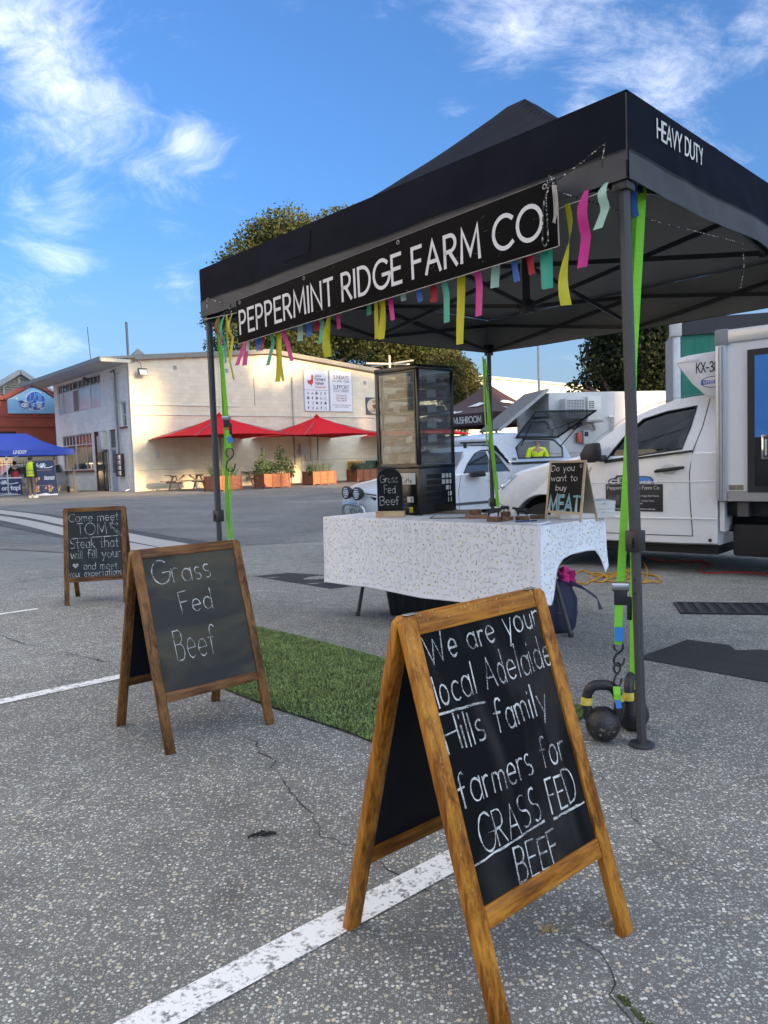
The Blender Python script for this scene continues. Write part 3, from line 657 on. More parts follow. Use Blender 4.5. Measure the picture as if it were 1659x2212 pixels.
# posts, collars, feet
POSTS = [(0,0,'front left'), (S3,0,'front right'), (0,S3,'rear left'), (S3,S3,'rear right')]
for i, (x, y, _) in enumerate(POSTS):
    px_, py_ = x + (.03 if x == 0 else -.03), y + (.03 if y == 0 else -.03)
    wp = GL + E1*px_ + E2*py_; zg = gz(wp[0], wp[1]); ln_ = .045 if i == 1 else 0.0; LX = lambda z: px_ + ln_*(1 - z/2.0)
    p = MB(); q = .019
    rings = [[(LX(z)+sx*q*a, py_+sy*q*b, z) for sx, sy, a, b in ((-1,-1,.45,1),(1,-1,.45,1),(1,-1,1,.45),(1,1,1,.45),(1,1,.45,1),(-1,1,.45,1),(-1,1,1,.45),(-1,-1,1,.45))] for z in (.72+zg*.5, 1.99)]
    p.loft(rings); po = p.build('post', POWDER, gaz)
    q2 = .0155; lo = MB(); lo.loft([[(LX(z)+sx*q2*a, py_+sy*q2*b, z) for sx, sy, a, b in ((-1,-1,.5,1),(1,-1,.5,1),(1,-1,1,.5),(1,1,1,.5),(1,1,.5,1),(-1,1,.5,1),(-1,1,1,.5),(-1,-1,1,.5))] for z in (zg+.004, .75+zg*.5)])
    lo.build('inner_post', POWDER, po)
    MB().bb(LX(.74)-.027, LX(.74)+.027, py_-.027, py_+.027, .70+zg*.5, .775+zg*.5).build('collar', PLAST, po, bevel=.004)
    MB().bb(LX(.74)-.006, LX(.74)+.006, py_-.036, py_-.027, .715+zg*.5, .75+zg*.5).build('button', PLAST, po, bevel=.002)
    f = MB(); f.lathe([(.046,0),(.046,.004),(.040,.006),(0,.006)], 20, (LX(0), py_, zg+.003)); f.build('foot_plate', POWDER, po, smooth=True)
    MB().bb(px_-.032, px_+.032, py_-.032, py_+.032, 1.99, 2.05).build('top_bracket', PLAST, po, bevel=.004)
    MB().bb(px_-.030, px_+.030, py_-.030, py_+.030, 1.955, 1.985).build('slider', PLAST, po, bevel=.004)
    hl = MB()
    for z in (.60, .55): hl.lathe([(.004,-.001),(.004,.001)], 8, (LX(z), py_-q2-.0008, z+zg*.5), Matrix.Rotation(R_(90),3,'X'))
    hl.build('pin_hole', flat('hole_black', (.004,.004,.004), .9), po)
# truss: scissor bars along each side and across to the centre pole
TT, TB = 2.215, 1.985
def xbar(p, q):
    p = Vector(p); q = Vector(q); MB().bar(p, q, .014, .026).build('truss_bar', DARKMET, gaz)
def cross(a, b):
    a = Vector(a); b = Vector(b); n = (b-a).cross(Vector((0,0,1))).normalized()*.009
    xbar(a + n + Vector((0,0,TT)), b + n + Vector((0,0,TB))); xbar(a - n + Vector((0,0,TB)), b - n + Vector((0,0,TT)))
i_ = .05; m_ = S3/2; e_ = S3-.05
for a, b in (((i_,i_),(m_,i_)), ((m_,i_),(e_,i_)), ((i_,e_),(m_,e_)), ((m_,e_),(e_,e_)), ((i_,i_),(i_,m_)), ((i_,m_),(i_,e_)), ((e_,i_),(e_,m_)), ((e_,m_),(e_,e_))): cross(a+(0,), b+(0,))
for a in ((m_,i_), (m_,e_), (i_,m_), (e_,m_)):
    b = (m_ + (a[0]-m_)*.04, m_ + (a[1]-m_)*.04); cross(a+(0,), b+(0,))
    MB().bb(a[0]-.02,a[0]+.02,a[1]-.02,a[1]+.02,TT-.03,TT+.02).build('joint', PLAST, gaz, bevel=.003); MB().bb(a[0]-.02,a[0]+.02,a[1]-.02,a[1]+.02,TB-.02,TB+.03).build('joint', PLAST, gaz, bevel=.003)
MB().bar((m_,m_,1.93),(m_,m_,ZP-.09),.034).build('centre_pole', DARKMET, gaz)
MB().bb(m_-.035,m_+.035,m_-.035,m_+.035,TB-.05,TB+.03).build('centre_hub', PLAST, gaz, bevel=.005)
# HEAVY DUTY print on the right-hand valance
def rightval(x, y, l):      # x along the right side, y up
    t = x/S3; o = val_off(1, t, y); return Vector((S3 + o + l, x, y))
mb = MB(); write(mb, 'HEAVY DUTY', rightval, .21, 2.175, .062, .0095, fit=.40, lift=.004, track=.17)
mb.build('lettering', M('white_print', (.62,.62,.60), .7, var=.06), canopy)

# square gazebo sheared to fit the image perspective at the focal length used
SKEW = -.058
def _skew(o):
    for c in o.children:
        if c.type == 'MESH':
            for v in c.data.vertices: v.co.x += SKEW*v.co.y
        _skew(c)
_skew(gaz)
# ================================================================== FARM SIGN on the gazebo front
nF_ = np.array([-E2[0], -E2[1], 0.0])
SO = GL + E1*.40 + nF_*.075          # lower-left reference of the board plane
PBL = pl(515, 743, SO, nF_); PTL = pl(497, 654, SO, nF_); PTR = pl(1196, 386, SO, nF_); PBR = pl(1207, 532, SO, nF_)
sx = (PBR - PBL); sw = sx.length; sxd = sx.normalized(); syd = ((PTL-PBL) + (PTR-PBR)); syd = (syd - sxd*syd.dot(sxd)).normalized(); shh = ((PTL-PBL).dot(syd) + (PTR-PBR).dot(syd))/2
board_m = frame_xy(sxd, syd, PBL)
farm = thing('hanging_sign', 'long black corflute sign lettered PEPPERMINT RIDGE FARM CO', 'sign', M4=board_m)
CORF = M('black_corflute', (.008,.0075,.0075), .65, spec=.03, var=.2, vs=3, bump=.18, bs=6, stretch=(.4, 55, 1))
MB().bb(0, sw, 0, shh, -.004, 0).build('panel', CORF, farm, bevel=.001)
eg = MB(); eg.bb(.004, sw-.004, -.0012, .0022, -.0034, .0002); eg.bb(sw-.0012, sw+.0022, 0, shh*.62, -.0034, .0004); eg.bb(.01, sw-.02, shh-.001, shh+.0012, -.0036, -.0006)
eg.build('worn_edge', M('scuffed_edge', (.30,.27,.25), .8, var=.3, vs=30), farm)
mb = MB(); idf = lambda x, y, z=0.0: Vector((x, y, z))
write(mb, 'PEPPERMINT RIDGE FARM CO', idf, .030, shh*.22, shh*.50, shh*.068, fit=sw*.955, lift=.0012, track=.25, space=.40)
mb.build('lettering', M('sign_white', (.60,.60,.62), .6, var=.06, vs=12), farm)
GROM = M('brass_dull', (.35,.33,.30), .45, metal=.9, var=.2)
for gx in (.04, sw*.30, sw*.62, sw-.05):
    r = MB(); r.tube([(gx + .008*math.cos(a), shh-.018 + .008*math.sin(a), .001) for a in [2*math.pi*k/12 for k in range(12)]], .0025, 5, closed=True); r.build('grommet', GROM, farm, smooth=True)
sc = MB()
for i in range(40): 
    a = random.random()*sw; b = random.random()*shh; d = random.gauss(0,.5); l = random.uniform(.006,.03); sc.add([(a,b,.0006),(a+l*math.cos(d),b+l*math.sin(d),.0006),(a+l*math.cos(d),b+l*math.sin(d)+.0009,.0006),(a,b+.0009,.0006)],[(0,1,2,3)])
sc.build('scratch', M('scratch_grey', (.16,.15,.14), .8), farm)
# speckled guy cord that ties the sign to the gazebo, with its dangling loops
def mat_cord(name='speckled_cord'):
    m = bpy.data.materials.new(name); m.use_nodes = True; nt = m.node_tree; N = nt.nodes; L = nt.links; b = N['Principled BSDF']
    t = N.new('ShaderNodeTexCoord'); w = N.new('ShaderNodeTexVoronoi'); w.inputs['Scale'].default_value = 190; L.new(t.outputs['Object'], w.inputs['Vector'])
    s = N.new('ShaderNodeSeparateColor'); L.new(w.outputs['Color'], s.inputs[0]); g2 = N.new('ShaderNodeMath'); g2.operation = 'GREATER_THAN'; g2.inputs[1].default_value = .8; L.new(s.outputs[0], g2.inputs[0])
    x = N.new('ShaderNodeMix'); x.data_type = 'RGBA'; L.new(g2.outputs[0], x.inputs[0]); x.inputs[6].default_value = (.012,.012,.014,1); x.inputs[7].default_value = (.55,.55,.52,1); L.new(x.outputs[2], b.inputs['Base Color']); b.inputs['Roughness'].default_value = .8
    MATS[name] = m; return m
CORD = mat_cord()
FP = GL + nF_*.05
def fpt(x, y, off=.05): return pl(x, y, GL + nF_*off, nF_)
cordR = thing('guy_cord', 'black speckled cord tying the right end of the farm sign', 'cord', fpt(1190, 390))
MB().tube([fpt(1308,308), fpt(1265,345), fpt(1228,372), fpt(1200,392,.085)], .0028, 6).build('tie', CORD, cordR, world=True, smooth=True)
MB().tube([fpt(1308,308), fpt(1303,330), fpt(1300,362)], .0026, 6).build('tail', CORD, cordR, world=True, smooth=True)
k = MB(); c0 = fpt(1190, 392, .09)
for j in range(5):
    a0 = random.uniform(0,6.28); k.tube([c0 + Vector((random.gauss(0,.006), random.gauss(0,.006), random.gauss(0,.006))) + (sxd*math.cos(a0+a) + syd*math.sin(a0+a))*.014 for a in (0,1.2,2.4,3.6,4.8,6.0)], .0028, 6)
k.build('knot', CORD, cordR, world=True, smooth=True)
MB().tube([fpt(1186,396,.09), fpt(1176,430,.09), fpt(1172,480,.09), fpt(1172,525,.088), fpt(1177,534,.088), fpt(1184,520,.09), fpt(1182,470,.092), fpt(1180,425,.092), fpt(1188,398,.092)], .0026, 6).build('loop', CORD, cordR, world=True, smooth=True)
twine = thing('twine_bundle', 'pale frayed twine hanging from the sign corner', 'twine', fpt(1198, 402, .095))
for j in range(5):
    x0 = 1193 + j*2.0; MB().tube([fpt(x0,400,.095), fpt(x0+3+random.uniform(-1,2),430,.098), fpt(x0+4,455,.096), fpt(x0+2+random.uniform(-4,4),478+random.uniform(-6,8),.094)], .0019, 5).build('strand', M('pale_twine', (.42,.38,.33), .95, var=.2, vs=90), twine, world=True, smooth=True)
cordL = thing('guy_cord', 'black speckled cord tying the left end of the farm sign', 'cord', fpt(497, 660))
MB().tube([fpt(447,644), fpt(470,652), fpt(499,662,.085)], .0028, 6).build('tie', CORD, cordL, world=True, smooth=True)
MB().tube([fpt(447,644), fpt(447,666)], .0026, 6).build('tail', CORD, cordL, world=True, smooth=True)
MB().tube([fpt(499,658,.088), fpt(494,672,.09), fpt(496,690,.09), fpt(500,672,.09)], .0030, 6).build('loop', CORD, cordL, world=True, smooth=True)
cordI = thing('guy_cord', 'thin cord slung from the sign to a truss bar inside', 'cord', fpt(1240, 420, 0))
tb_ = pl(1604, 525, GL + E1*(S3-.08), E1)
MB().tube([fpt(1208,415,.06), fpt(1300,450,0).lerp(tb_, .35), tb_], .0024, 6).build('line', CORD, cordI, world=True, smooth=True)
MB().tube([tb_, tb_ + Vector((.006,0,-.10)), tb_ + Vector((-.01,0,-.2))], .0022, 6).build('tail', CORD, cordI, world=True, smooth=True)

# ================================================================== RIBBON GARLAND
RC = {'y': (.62,.56,.015), 'm': (.62,.02,.27), 't': (.045,.42,.30), 'r': (.48,.015,.035), 'b': (.045,.17,.62), 'p': (.38,.62,.54)}
RN = {'y': 'yellow', 'm': 'magenta', 't': 'teal', 'r': 'red', 'b': 'blue', 'p': 'mint'}
def mat_ribbon(k):
    n = 'satin_' + RN[k]
    if n in MATS: return MATS[n]
    m = M(n, RC[k], .45, var=.06, vs=20, spec=.45); nt = m.node_tree; b = nt.nodes['Principled BSDF']
    tl = nt.nodes.new('ShaderNodeBsdfTranslucent'); tl.inputs[0].default_value = RC[k] + (1,); mx = nt.nodes.new('ShaderNodeMixShader'); mx.inputs[0].default_value = .35
    out = nt.nodes['Material Output']; nt.links.new(b.outputs[0], mx.inputs[1]); nt.links.new(tl.outputs[0], mx.inputs[2]); nt.links.new(mx.outputs[0], out.inputs[0]); return m
garland = thing('ribbon_garland', 'string of coloured satin ribbons hung along the gazebo front', 'garland', GL + np.array([0,0,1.9]))
def gstr(s):     # the string: height along the front
    t = s/S3; return 1.965 - .055*math.sin(math.pi*t) 
def gpos(s, z, off=.02): return Vector(GL + E1*s + nF_*off + np.array([0,0,z]))
MB().tube([gpos(.06 + (S3-.12)*i/30, gstr(.06 + (S3-.12)*i/30)) for i in range(31)], .0016, 5).build('string', M('garland_string', (.6,.58,.52), .9), garland, world=True)
def cc(cx, cy): return (398.2 + .52*cx, 331.8 + .52*cy)
RIB = [('r',162,800,1,.3), ('t',183,872,1,.2), ('y',205,866,1,-.1), ('y',198,940,0,.35), ('m',240,879,1,-.45), ('m',266,881,1,-.1), ('p',277,822,1,0), ('b',300,820,0,0), ('b',317,820,0,0), ('r',337,820,1,0),
       ('t',366,881,1,-.3), ('y',387,948,0,-.25), ('y',410,945,0,.2), ('m',453,865,1,.5), ('p',478,779,0,0), ('b',514,760,0,.1), ('r',551,737,0,0), ('t',580,790,1,0), ('y',607,845,2,0), ('m',641,729,0,-.2),
       ('t',761,670,0,-.2), ('y',795,768,0,-.25), ('y',822,772,0,-.05), ('m',876,696,1,.25), ('p',917,613,0,.1), ('b',981,616,0,0), ('r',1032,616,0,0), ('t',1103,705,1,.1), ('y',1153,793,0,-.05), ('m',1237,678,1,.05),
       ('p',1296,559,0,.05), ('b',1373,531,0,.05), ('r',1440,501,0,.05), ('t',1496,556,0,-.1), ('t',1524,565,1,.1)]
def ribbon(col, s, zb, ztop, style, lean, w=.040, off=.02):
    w *= random.uniform(.85, 1.1)
    n = 10; L = ztop - zb; ph = random.uniform(0, 6.28); rings = []
    fold = random.uniform(.45,.65)
    for i in range(n+1):
        t = i/n; z = ztop - L*t
        tw = 0.0
        if style == 0: dx = lean*.10*t*t; dy = .012*math.sin(ph + t*4)*t; tw = .25*math.sin(ph+t*2)
        elif style == 1:
            kk = (1 if t > fold else 0)*(t-fold)/(1-fold); dx = lean*.14*kk; dy = .030*math.sin(math.pi*min(1, t/fold)*.9)*(1 if t < fold else .4) + .02*kk; tw = .2*math.sin(ph) + .5*kk*lean
        else: dx = .015*math.sin(t*6.2); dy = .015*t; tw = 2.6*t
        c = gpos(s + dx, z, off + dy); ax = Vector(E1)*math.cos(tw) + Vector(nF_)*math.sin(tw)
        ww = w*(.5 + .5*min(1, t*5))
        rings.append([c - ax*ww/2, c + Vector(nF_)*.002, c + ax*ww/2])
    MB().loft(rings, cap=False, ring=False).build('ribbon', mat_ribbon(col), garland, world=True, smooth=True, angle=60)
def s_of(P): return (np.array(P) - GL) @ E1
for col, cx, cy, st, ln in RIB:
    P = fpt(*cc(cx, cy), .02); s = s_of(P); ribbon(col, s - (ln*.08 if st == 0 else ln*.10 if st == 1 else 0), P.z, gstr(s), st, ln)
for col, tx, ty, bx_, by_, st in (('y',1225,440,1205,665,2), ('m',1267,412,1265,580,1), ('p',1310,395,1297,498,1)):
    P = fpt(bx_, by_, .02); s = s_of(fpt(tx, ty, .02)); ribbon(col, s, P.z, fpt(tx, ty, .02).z, st, (s_of(P)-s)*6)
Pb = fpt(1371, 467, -.16); ribbon('b', s_of(Pb), Pb.z, fpt(1371, 388, -.16).z, 0, 0, .026, -.16)
# the far end of the string shows above the table too: a few ribbons on the rear truss are out of view

# ================================================================== A-FRAME CHALKBOARDS
CHALK = mat_chalk('chalk_white', (.62,.62,.60), cover=.50, scale=620)
CHALKSOFT = mat_chalk('chalk_soft', (.55,.56,.55), cover=.48, scale=420)
HINGE = M('hinge_steel', (.45,.44,.42), .35, metal=.9, var=.15)
def aframe(name, label, loc, th, w, h, df, db, wood, bmat, bmat2, t=.020, st=.036, yb=.222, group='chalkboard A-frames'):
    root = thing(name, label, 'sign', (loc[0], loc[1], gz(*loc)), th, group)
    fr = None
    for side in (-1, 1):
        foot = df if side < 0 else db
        up = Vector((0, side*(.014-foot), h)); L = up.length; up.normalize(); X = Vector((-side, 0, 0)); n = X.cross(up)
        m = Matrix((X, up, n)).transposed().to_4x4(); m.translation = Vector((0, side*foot, 0))
        T = lambda mb: MBx(mb, m)
        for s in (-1, 1):
            mb = MB(); x0 = s*(w/2-st/2)
            pr = [(-st/2,0),(st/2,0),(st/2,L-.012),(st/2-.012 if s > 0 else st/2,L)] if s > 0 else [(-st/2,0),(st/2,0),(st/2,L),(-st/2+.012,L),(-st/2,L-.012)]
            if s > 0: pr = [(-st/2,0),(st/2,0),(st/2,L-.012),(st/2-.012,L),(-st/2,L)]
            mb.prism([(x0+a, b, -t) for a, b in pr], (0,0,t)); T(mb).build('leg', wood, root, bevel=.003)
        mb = MB(); mb.bb(-w/2+st+.0008, w/2-st-.0008, L-st, L-.001, -t+.001, -.001); T(mb).build('top_rail', RAILW[wood.name], root, bevel=.002)
        mb = MB(); mb.bb(-w/2+st+.0008, w/2-st-.0008, yb-st, yb, -t+.001, -.001); T(mb).build('bottom_rail', RAILW[wood.name], root, bevel=.002)
        mb = MB(); mb.bb(-w/2+st-.004, w/2-st+.004, yb-.004, L-st+.004, -.013, -.007); o = T(mb).build('board', bmat if side < 0 else bmat2, root)
        if side < 0: fr = (m, L, o)
    for s in (-1, 1):
        MB().bb(s*(w/2-st*.9)-.016, s*(w/2-st*.9)+.016, -.007, .007, h-.0005, h+.0014).build('hinge', HINGE, root, bevel=.0005)
    return root, fr
def MBx(mb, m):
    mb.v = [tuple(m @ Vector(q)) for q in mb.v]; return mb
def panel_map(root, m):
    """image point -> coordinates on the front panel"""
    W = FRAME[root.name] @ m; inv = W.inverted(); o = W.translation; n = W.to_3x3() @ Vector((0,0,1))
    return lambda x, y: (lambda q: (q.x, q.y))(inv @ pl(x, y, o, n))
def chalkline(mb, m, pm, text, p0, p1, ptop, w=.0055, wob=.10, lift=-.0052, **k):
    a = Vector(pm(*p0)); b = Vector(pm(*p1)); c = Vector(pm(*ptop)); d = (b-a).normalized(); nrm = Vector((-d.y, d.x)); h = abs((c-a).dot(nrm))
    fit = (b-a).length
    st, tw = text2d(text, h, w, wob=wob, jw=.5, track=.20, space=.5, **k); s = fit/tw
    put2d(mb, [([a + d*(v[0]*s) + nrm*v[1] for v in V], F) for V, F in st], lambda x, y, z: m @ Vector((x, y, lift+z)))
def chalkrule(mb, m, pm, p0, p1, w=.006, lift=-.0050):
    a = Vector(pm(*p0)); b = Vector(pm(*p1)); out = []
    stroke2d([a.lerp(b, i/8) + Vector((0, random.gauss(0,.0008))) for i in range(9)], w, out, .3)
    for V, F in out: mb.add([m @ Vector((v[0], v[1], lift)) for v in V], F)

WOOD1 = mat_wood('varnished_pine', (.24,.085,.010), (.56,.25,.035), .42, .10, spec=.15)
WOOD1R = mat_wood('varnished_pine_rail', (.26,.092,.010), (.56,.25,.035), .42, .10, axis=(2.2,30,30), spec=.15)
WOOD2 = mat_wood('walnut_stained', (.115,.050,.016), (.28,.13,.042), .5, .05, spec=.18)
WOOD2R = mat_wood('walnut_stained_rail', (.105,.045,.015), (.28,.13,.042), .5, .05, axis=(2.2,30,30), spec=.18)
RAILW = {'varnished_pine': WOOD1R, 'walnut_stained': WOOD2R}
B1 = mat_board('board_black', (.006,.007,.008), (.050,.048,.046), .36, spec=.04, vs=3.2, lo=.44, hi=.84, stretch=(2.2,2.2,.35))  # vertical smear: wiped chalk plus a painted sheen streak
B1b = mat_board('board_black_back', (.006,.008,.014), (.014,.016,.024), .45)
B2 = mat_board('board_smudged', (.034,.035,.034), (.115,.098,.062), .50, vs=3.0, lo=.44, hi=.80, stretch=(.7,.7,1.8))
# --- the big one in front
s1, (m1, L1, bd1) = aframe('chalkboard_sign', 'large varnished A-frame chalkboard reading local Adelaide Hills family farmers', (.189, 1.652), .72, .456, .740, .24, .22, WOOD1, B1, B1b, st=.040, yb=.212)
pm = panel_map(s1, m1); D1 = lambda x, y: (696.8+.4448*x, 1227.7+.4448*y)
mb = MB()
for tx, a, b, c in (('We are your', (528,468), (1062,268), (487,335)), ('local Adelaide', (575,675), (1122,462), (540,512)), ('Hills family', (624,905), (1105,690), (588,742)),
                    ('farmers for', (694,1165), (1192,918), (655,1000)), ('GRASS FED', (792,1388), (1252,1115), (752,1215)), ('BEEF', (968,1530), (1165,1412), (944,1362))):
    mb = MB(); chalkline(mb, m1, pm, tx, D1(*a), D1(*b), D1(*c), w=.0038, wob=.15); mb.build('chalk_line', CHALK, bd1)
for a, b in (((570,710),(795,645)), ((752,1442),(1085,1230)), ((1133,1215),(1278,1137)), ((950,1590),(1195,1432))): mb = MB(); chalkrule(mb, m1, pm, D1(*a), D1(*b), .0048); mb.build('chalk_underline', CHALK, bd1)
# chips in the varnish along the top
ch = MB()
for i in range(70):
    x = random.uniform(-.18,.18); y = L1 - random.uniform(.002,.036)*random.random(); l = random.uniform(.0008,.006)
    if random.random() < .35: x = -.21 + random.gauss(0,.006); y = random.uniform(.1, L1)
    ch.add([m1 @ Vector(q) for q in ((x,y,.0006),(x+.0014,y,.0006),(x+.0016,y+l,.0006),(x+.0002,y+l,.0006))], [(0,1,2,3)])
ch.build('worn_chip', M('bare_wood', (.55,.36,.14), .7), s1, kind='stuff')
# --- the middle one
s2, (m2, L2, bd2) = aframe('chalkboard_sign', 'walnut A-frame chalkboard reading Grass Fed Beef beside the grass mat', (-.797, 3.07), .724, .470, .742, .227, .241, WOOD2, B2, B1b)
pm = panel_map(s2, m2); D2 = lambda x, y: (66.4+.34*x, 1061.8+.34*y); mb = MB()
for tx, a, b, c in (('Grass', (795,600), (1150,537), (800,455)), ('Fed', (970,775), (1162,737), (950,650)), ('Beef', (940,1075), (1190,1020), (905,885))): mb = MB(); chalkline(mb, m2, pm, tx, D2(*a), D2(*b), D2(*c), w=.0040, wob=.14); mb.build('chalk_line', CHALK, bd2)
# --- the far one
s3, (m3, L3, bd3) = aframe('chalkboard_sign', 'smaller distant A-frame chalkboard reading Come meet TOM', (-2.323, 6.166), .21, .476, .762, .182, .317, WOOD2, mat_board('board_clean', (.026,.029,.031), (.062,.064,.066), .45), B1b)
pm = panel_map(s3, m3); D3 = lambda x, y: (.28*x, 1061.8+.28*y); mb = MB()
for tx, a, b, c, w in (('Come meet', (530,235), (912,218), (530,172), .0040), ('TOM', (600,340), (822,322), (598,250), .0044), ('aka', (842,250), (905,258), (842,225), .0028), ('Tomahawk', (832,268), (936,345), (845,240), .0028),
                       ('Steak that', (540,440), (912,422), (540,368), .0040), ('will fill your', (545,521), (928,502), (545,452), .0040), ('and meet', (645,602), (905,594), (645,545), .0038), ('your expectations.', (533,662), (948,637), (533,612), .0036)):
    mb = MB(); chalkline(mb, m3, pm, tx, D3(*a), D3(*b), D3(*c), w=w); mb.build('chalk_line', CHALKSOFT, bd3)
mb = MB(); chalkrule(mb, m3, pm, D3(537,365), D3(910,338), .005); mb.build('chalk_underline', CHALKSOFT, bd3); mb = MB()
hc = Vector(pm(*D3(583,572))); ht = [(.0175*16*math.sin(t)**3/16*1.0, .0175*(13*math.cos(t)-5*math.cos(2*t)-2*math.cos(3*t)-math.cos(4*t))/16) for t in [2*math.pi*i/24 for i in range(24)]]
mb.add([m3 @ Vector((hc.x+a*1.25, hc.y+b*1.25, -.0052)) for a, b in ht], [tuple(range(24))])
mb.build('chalk_heart', CHALKSOFT, bd3)

# ================================================================== RATCHET STRAPS AND KETTLEBELLS
LIME = M('lime_webbing', (.20,.62,.035), .65, var=.08, vs=60, bump=.35, bs=260, stretch=(.3,.3,3))
TAPE = M('blue_tape', (.03,.20,.58), .5, var=.08)
BLKST = M('black_steel', (.012,.012,.013), .35, var=.1, spec=.6)
def webbing(pts, w, face, name, parent, mat=None, th=.0016):
    f = Vector(face).normalized(); rings = []
    P = [Vector(p) for p in pts]
    for i, p in enumerate(P):
        t = (P[min(i+1, len(P)-1)] - P[max(i-1, 0)]).normalized(); s = t.cross(f).normalized()
        rings.append([p - s*w/2 - f*th, p + s*w/2 - f*th, p + s*w/2 + f*th, p - s*w/2 + f*th])
    return MB().loft(rings).build(name, mat or LIME, parent, world=True)
def shook(top, L, name, parent, face=(0,-1,0), r=.0035):
    f = Vector(face).normalized(); x = f.cross(Vector((0,0,1))).normalized(); top = Vector(top); P = []
    for i in range(15): a = R_(-70 + i*22.5); P.append((.17*math.cos(a), -.20 + .20*math.sin(a)))          # closed eye
    P += [(-.02,-.44), (.10,-.52)]
    for i in range(12): a = R_(50 - i*21.0); P.append((.19*math.cos(a)*1.0, -.76 + .22*math.sin(a)))          # open hook
    P.append((-.22,-.66))
    return MB().tube([top + x*(p*L) + Vector((0,0,q*L)) for p, q in P], r, 7).build(name, BLKST, parent, world=True, smooth=True)
def ratchet(c, parent, face, s=1.0):
    f = Vector(face).normalized(); x = f.cross(Vector((0,0,1))).normalized(); c = Vector(c); R = Matrix((x, f, Vector((0,0,1)))).transposed()
    MB().box(c + f*.006*s, (.046*s, .020*s, .055*s), R).build('ratchet_body', PLAST, parent, world=True, bevel=.003)
    MB().box(c - x*.030*s + f*.006 - Vector((0,0,.040*s)), (.018*s, .024*s, .085*s), R).build('ratchet_handle', PLAST, parent, world=True, bevel=.005)
    g = MB(); g.lathe([(.015*s,-.030*s),(.018*s,-.028*s),(.018*s,.028*s),(.015*s,.030*s)], 14, c + Vector((0,0,.040*s)) + f*.006, R @ Matrix.Rotation(R_(90),3,'Y')); g.build('ratchet_drum', M('zinc', (.45,.45,.46), .3, metal=1.0, var=.1), parent, world=True, smooth=True)
RP = np.array(GL + E1*(S3-.03) + E2*.03)
toC = Vector((0,-1,0.05))
def kettlebell(name, label, loc, rz, r=.064):
    k = thing(name, label, 'kettlebell', loc, rz, 'kettlebells weighing down the front right post')
    IRON = M('cast_iron_black', (.016,.016,.018), .42, var=.25, vs=40, bump=.35, bs=130)
    mb = MB(); prof = []
    for i in range(15):
        a = -math.pi/2 + math.pi*i/14; z = r*math.sin(a); prof.append((max(.026 if i == 0 else 0, r*math.cos(a)), max(z, -r*.93) + r*.93))
    mb.lathe(prof, 24); mb.build('bell', IRON, k, smooth=True, angle=60)
    hw = r*.80; hb = r*1.55; ht = r*3.20; P = []
    for t in np.linspace(0, 1, 25):
        a = math.pi*t; sx = math.copysign(abs(math.cos(a))**.55, math.cos(a)); sz = abs(math.sin(a))**.6
        P.append((-hw*sx*(1 + .28*sz*(1-sz)*2), 0, hb + (ht-hb)*sz - (0 if sz > .05 else r*.35)))
    hd = MB().tube(P, [r*.30 if 4 < i < 20 else r*.27 for i in range(25)], 12).build('handle', IRON, k, smooth=True, angle=80)
    YT = M('yellow_band', (.62,.50,.07), .7, var=.3, vs=60)
    for i0, i1 in ((1, 4), (20, 23)): MB().tube([P[i] for i in range(i0, i1)], r*.315, 12, cap=False).build('colour_band', YT, hd, smooth=True)
    sc_ = MB()
    for i in range(26):
        a = random.gauss(-1.57,.45); z = random.gauss(.80,.14)*r*.93; rr = math.sqrt(max(0, r*r - (z-r*.93)**2))*1.004; s_ = random.uniform(.0008,.003); sc_.blob((rr*math.cos(a), rr*math.sin(a), z), (s_*2, s_*.4, s_), 5, 3)
    sc_.build('paint_chips', M('chipped_grey', (.13,.11,.09), .9), k, kind='stuff')
    return k
kp = gp(1303, 1597); kettlebell('kettlebell', 'nearer black kettlebell with yellow bands under the lime strap', kp, R_(-12))
kp2 = gp(1362, 1578); kettlebell('kettlebell', 'kettlebell half hidden behind the front right post', kp2 + Vector((.012,.02,0)), R_(62))
yS = float(RP[1]) + .04
st = thing('ratchet_strap', 'lime ratchet strap hooked to kettlebells by the front right post', 'strap', (kp.x, kp.y, .2))
p_top = aty(1389, 392, yS+.12); p_rat = aty(1340, 1272, yS-.02)
webbing([p_top, p_top.lerp(p_rat, .35), p_top.lerp(p_rat, .7), p_rat], .029, (-.35,-.9,0), 'webbing', st)
ratchet(p_rat - Vector((0,0,.030)), st, (-.25,-.95,0), 1.0)
p_l2 = aty(1337, 1296, yS-.03); p_l3 = aty(1335, 1392, yS-.03)
webbing([p_l2, p_l2.lerp(p_l3,.5), p_l3], .028, (-.2,-.95,.05), 'lower_webbing', st)
webbing([aty(1338,1355,yS-.034), aty(1337,1385,yS-.035)], .030, (-.2,-.95,.05), 'tape_tag', st, TAPE, .0022)
shook(aty(1336, 1386, yS-.02), .092, 'hook', st, (-.2,-.98,0), .0042); shook(aty(1333, 1432, yS-.025), .092, 'hook', st, (.45,-.9,0), .0042)
webbing([aty(1332,1483,yS-.05), aty(1333,1500,yS-.06), aty(1334,1512,yS-.055)], .024, (-.2,-.95,.1), 'sling', st)
webbing([aty(1334,1512,yS-.055), aty(1338,1530,yS-.06)], .020, (-.2,-.95,.1), 'tape_tag', st, TAPE)
tl_ = aty(1367, 1270, yS+.12)
webbing([aty(1371, 470, yS+.12), aty(1369, 900, yS+.12), tl_, aty(1366, 1480, yS+.10)], .022, (-.8,-.6,0), 'tail_webbing', st)
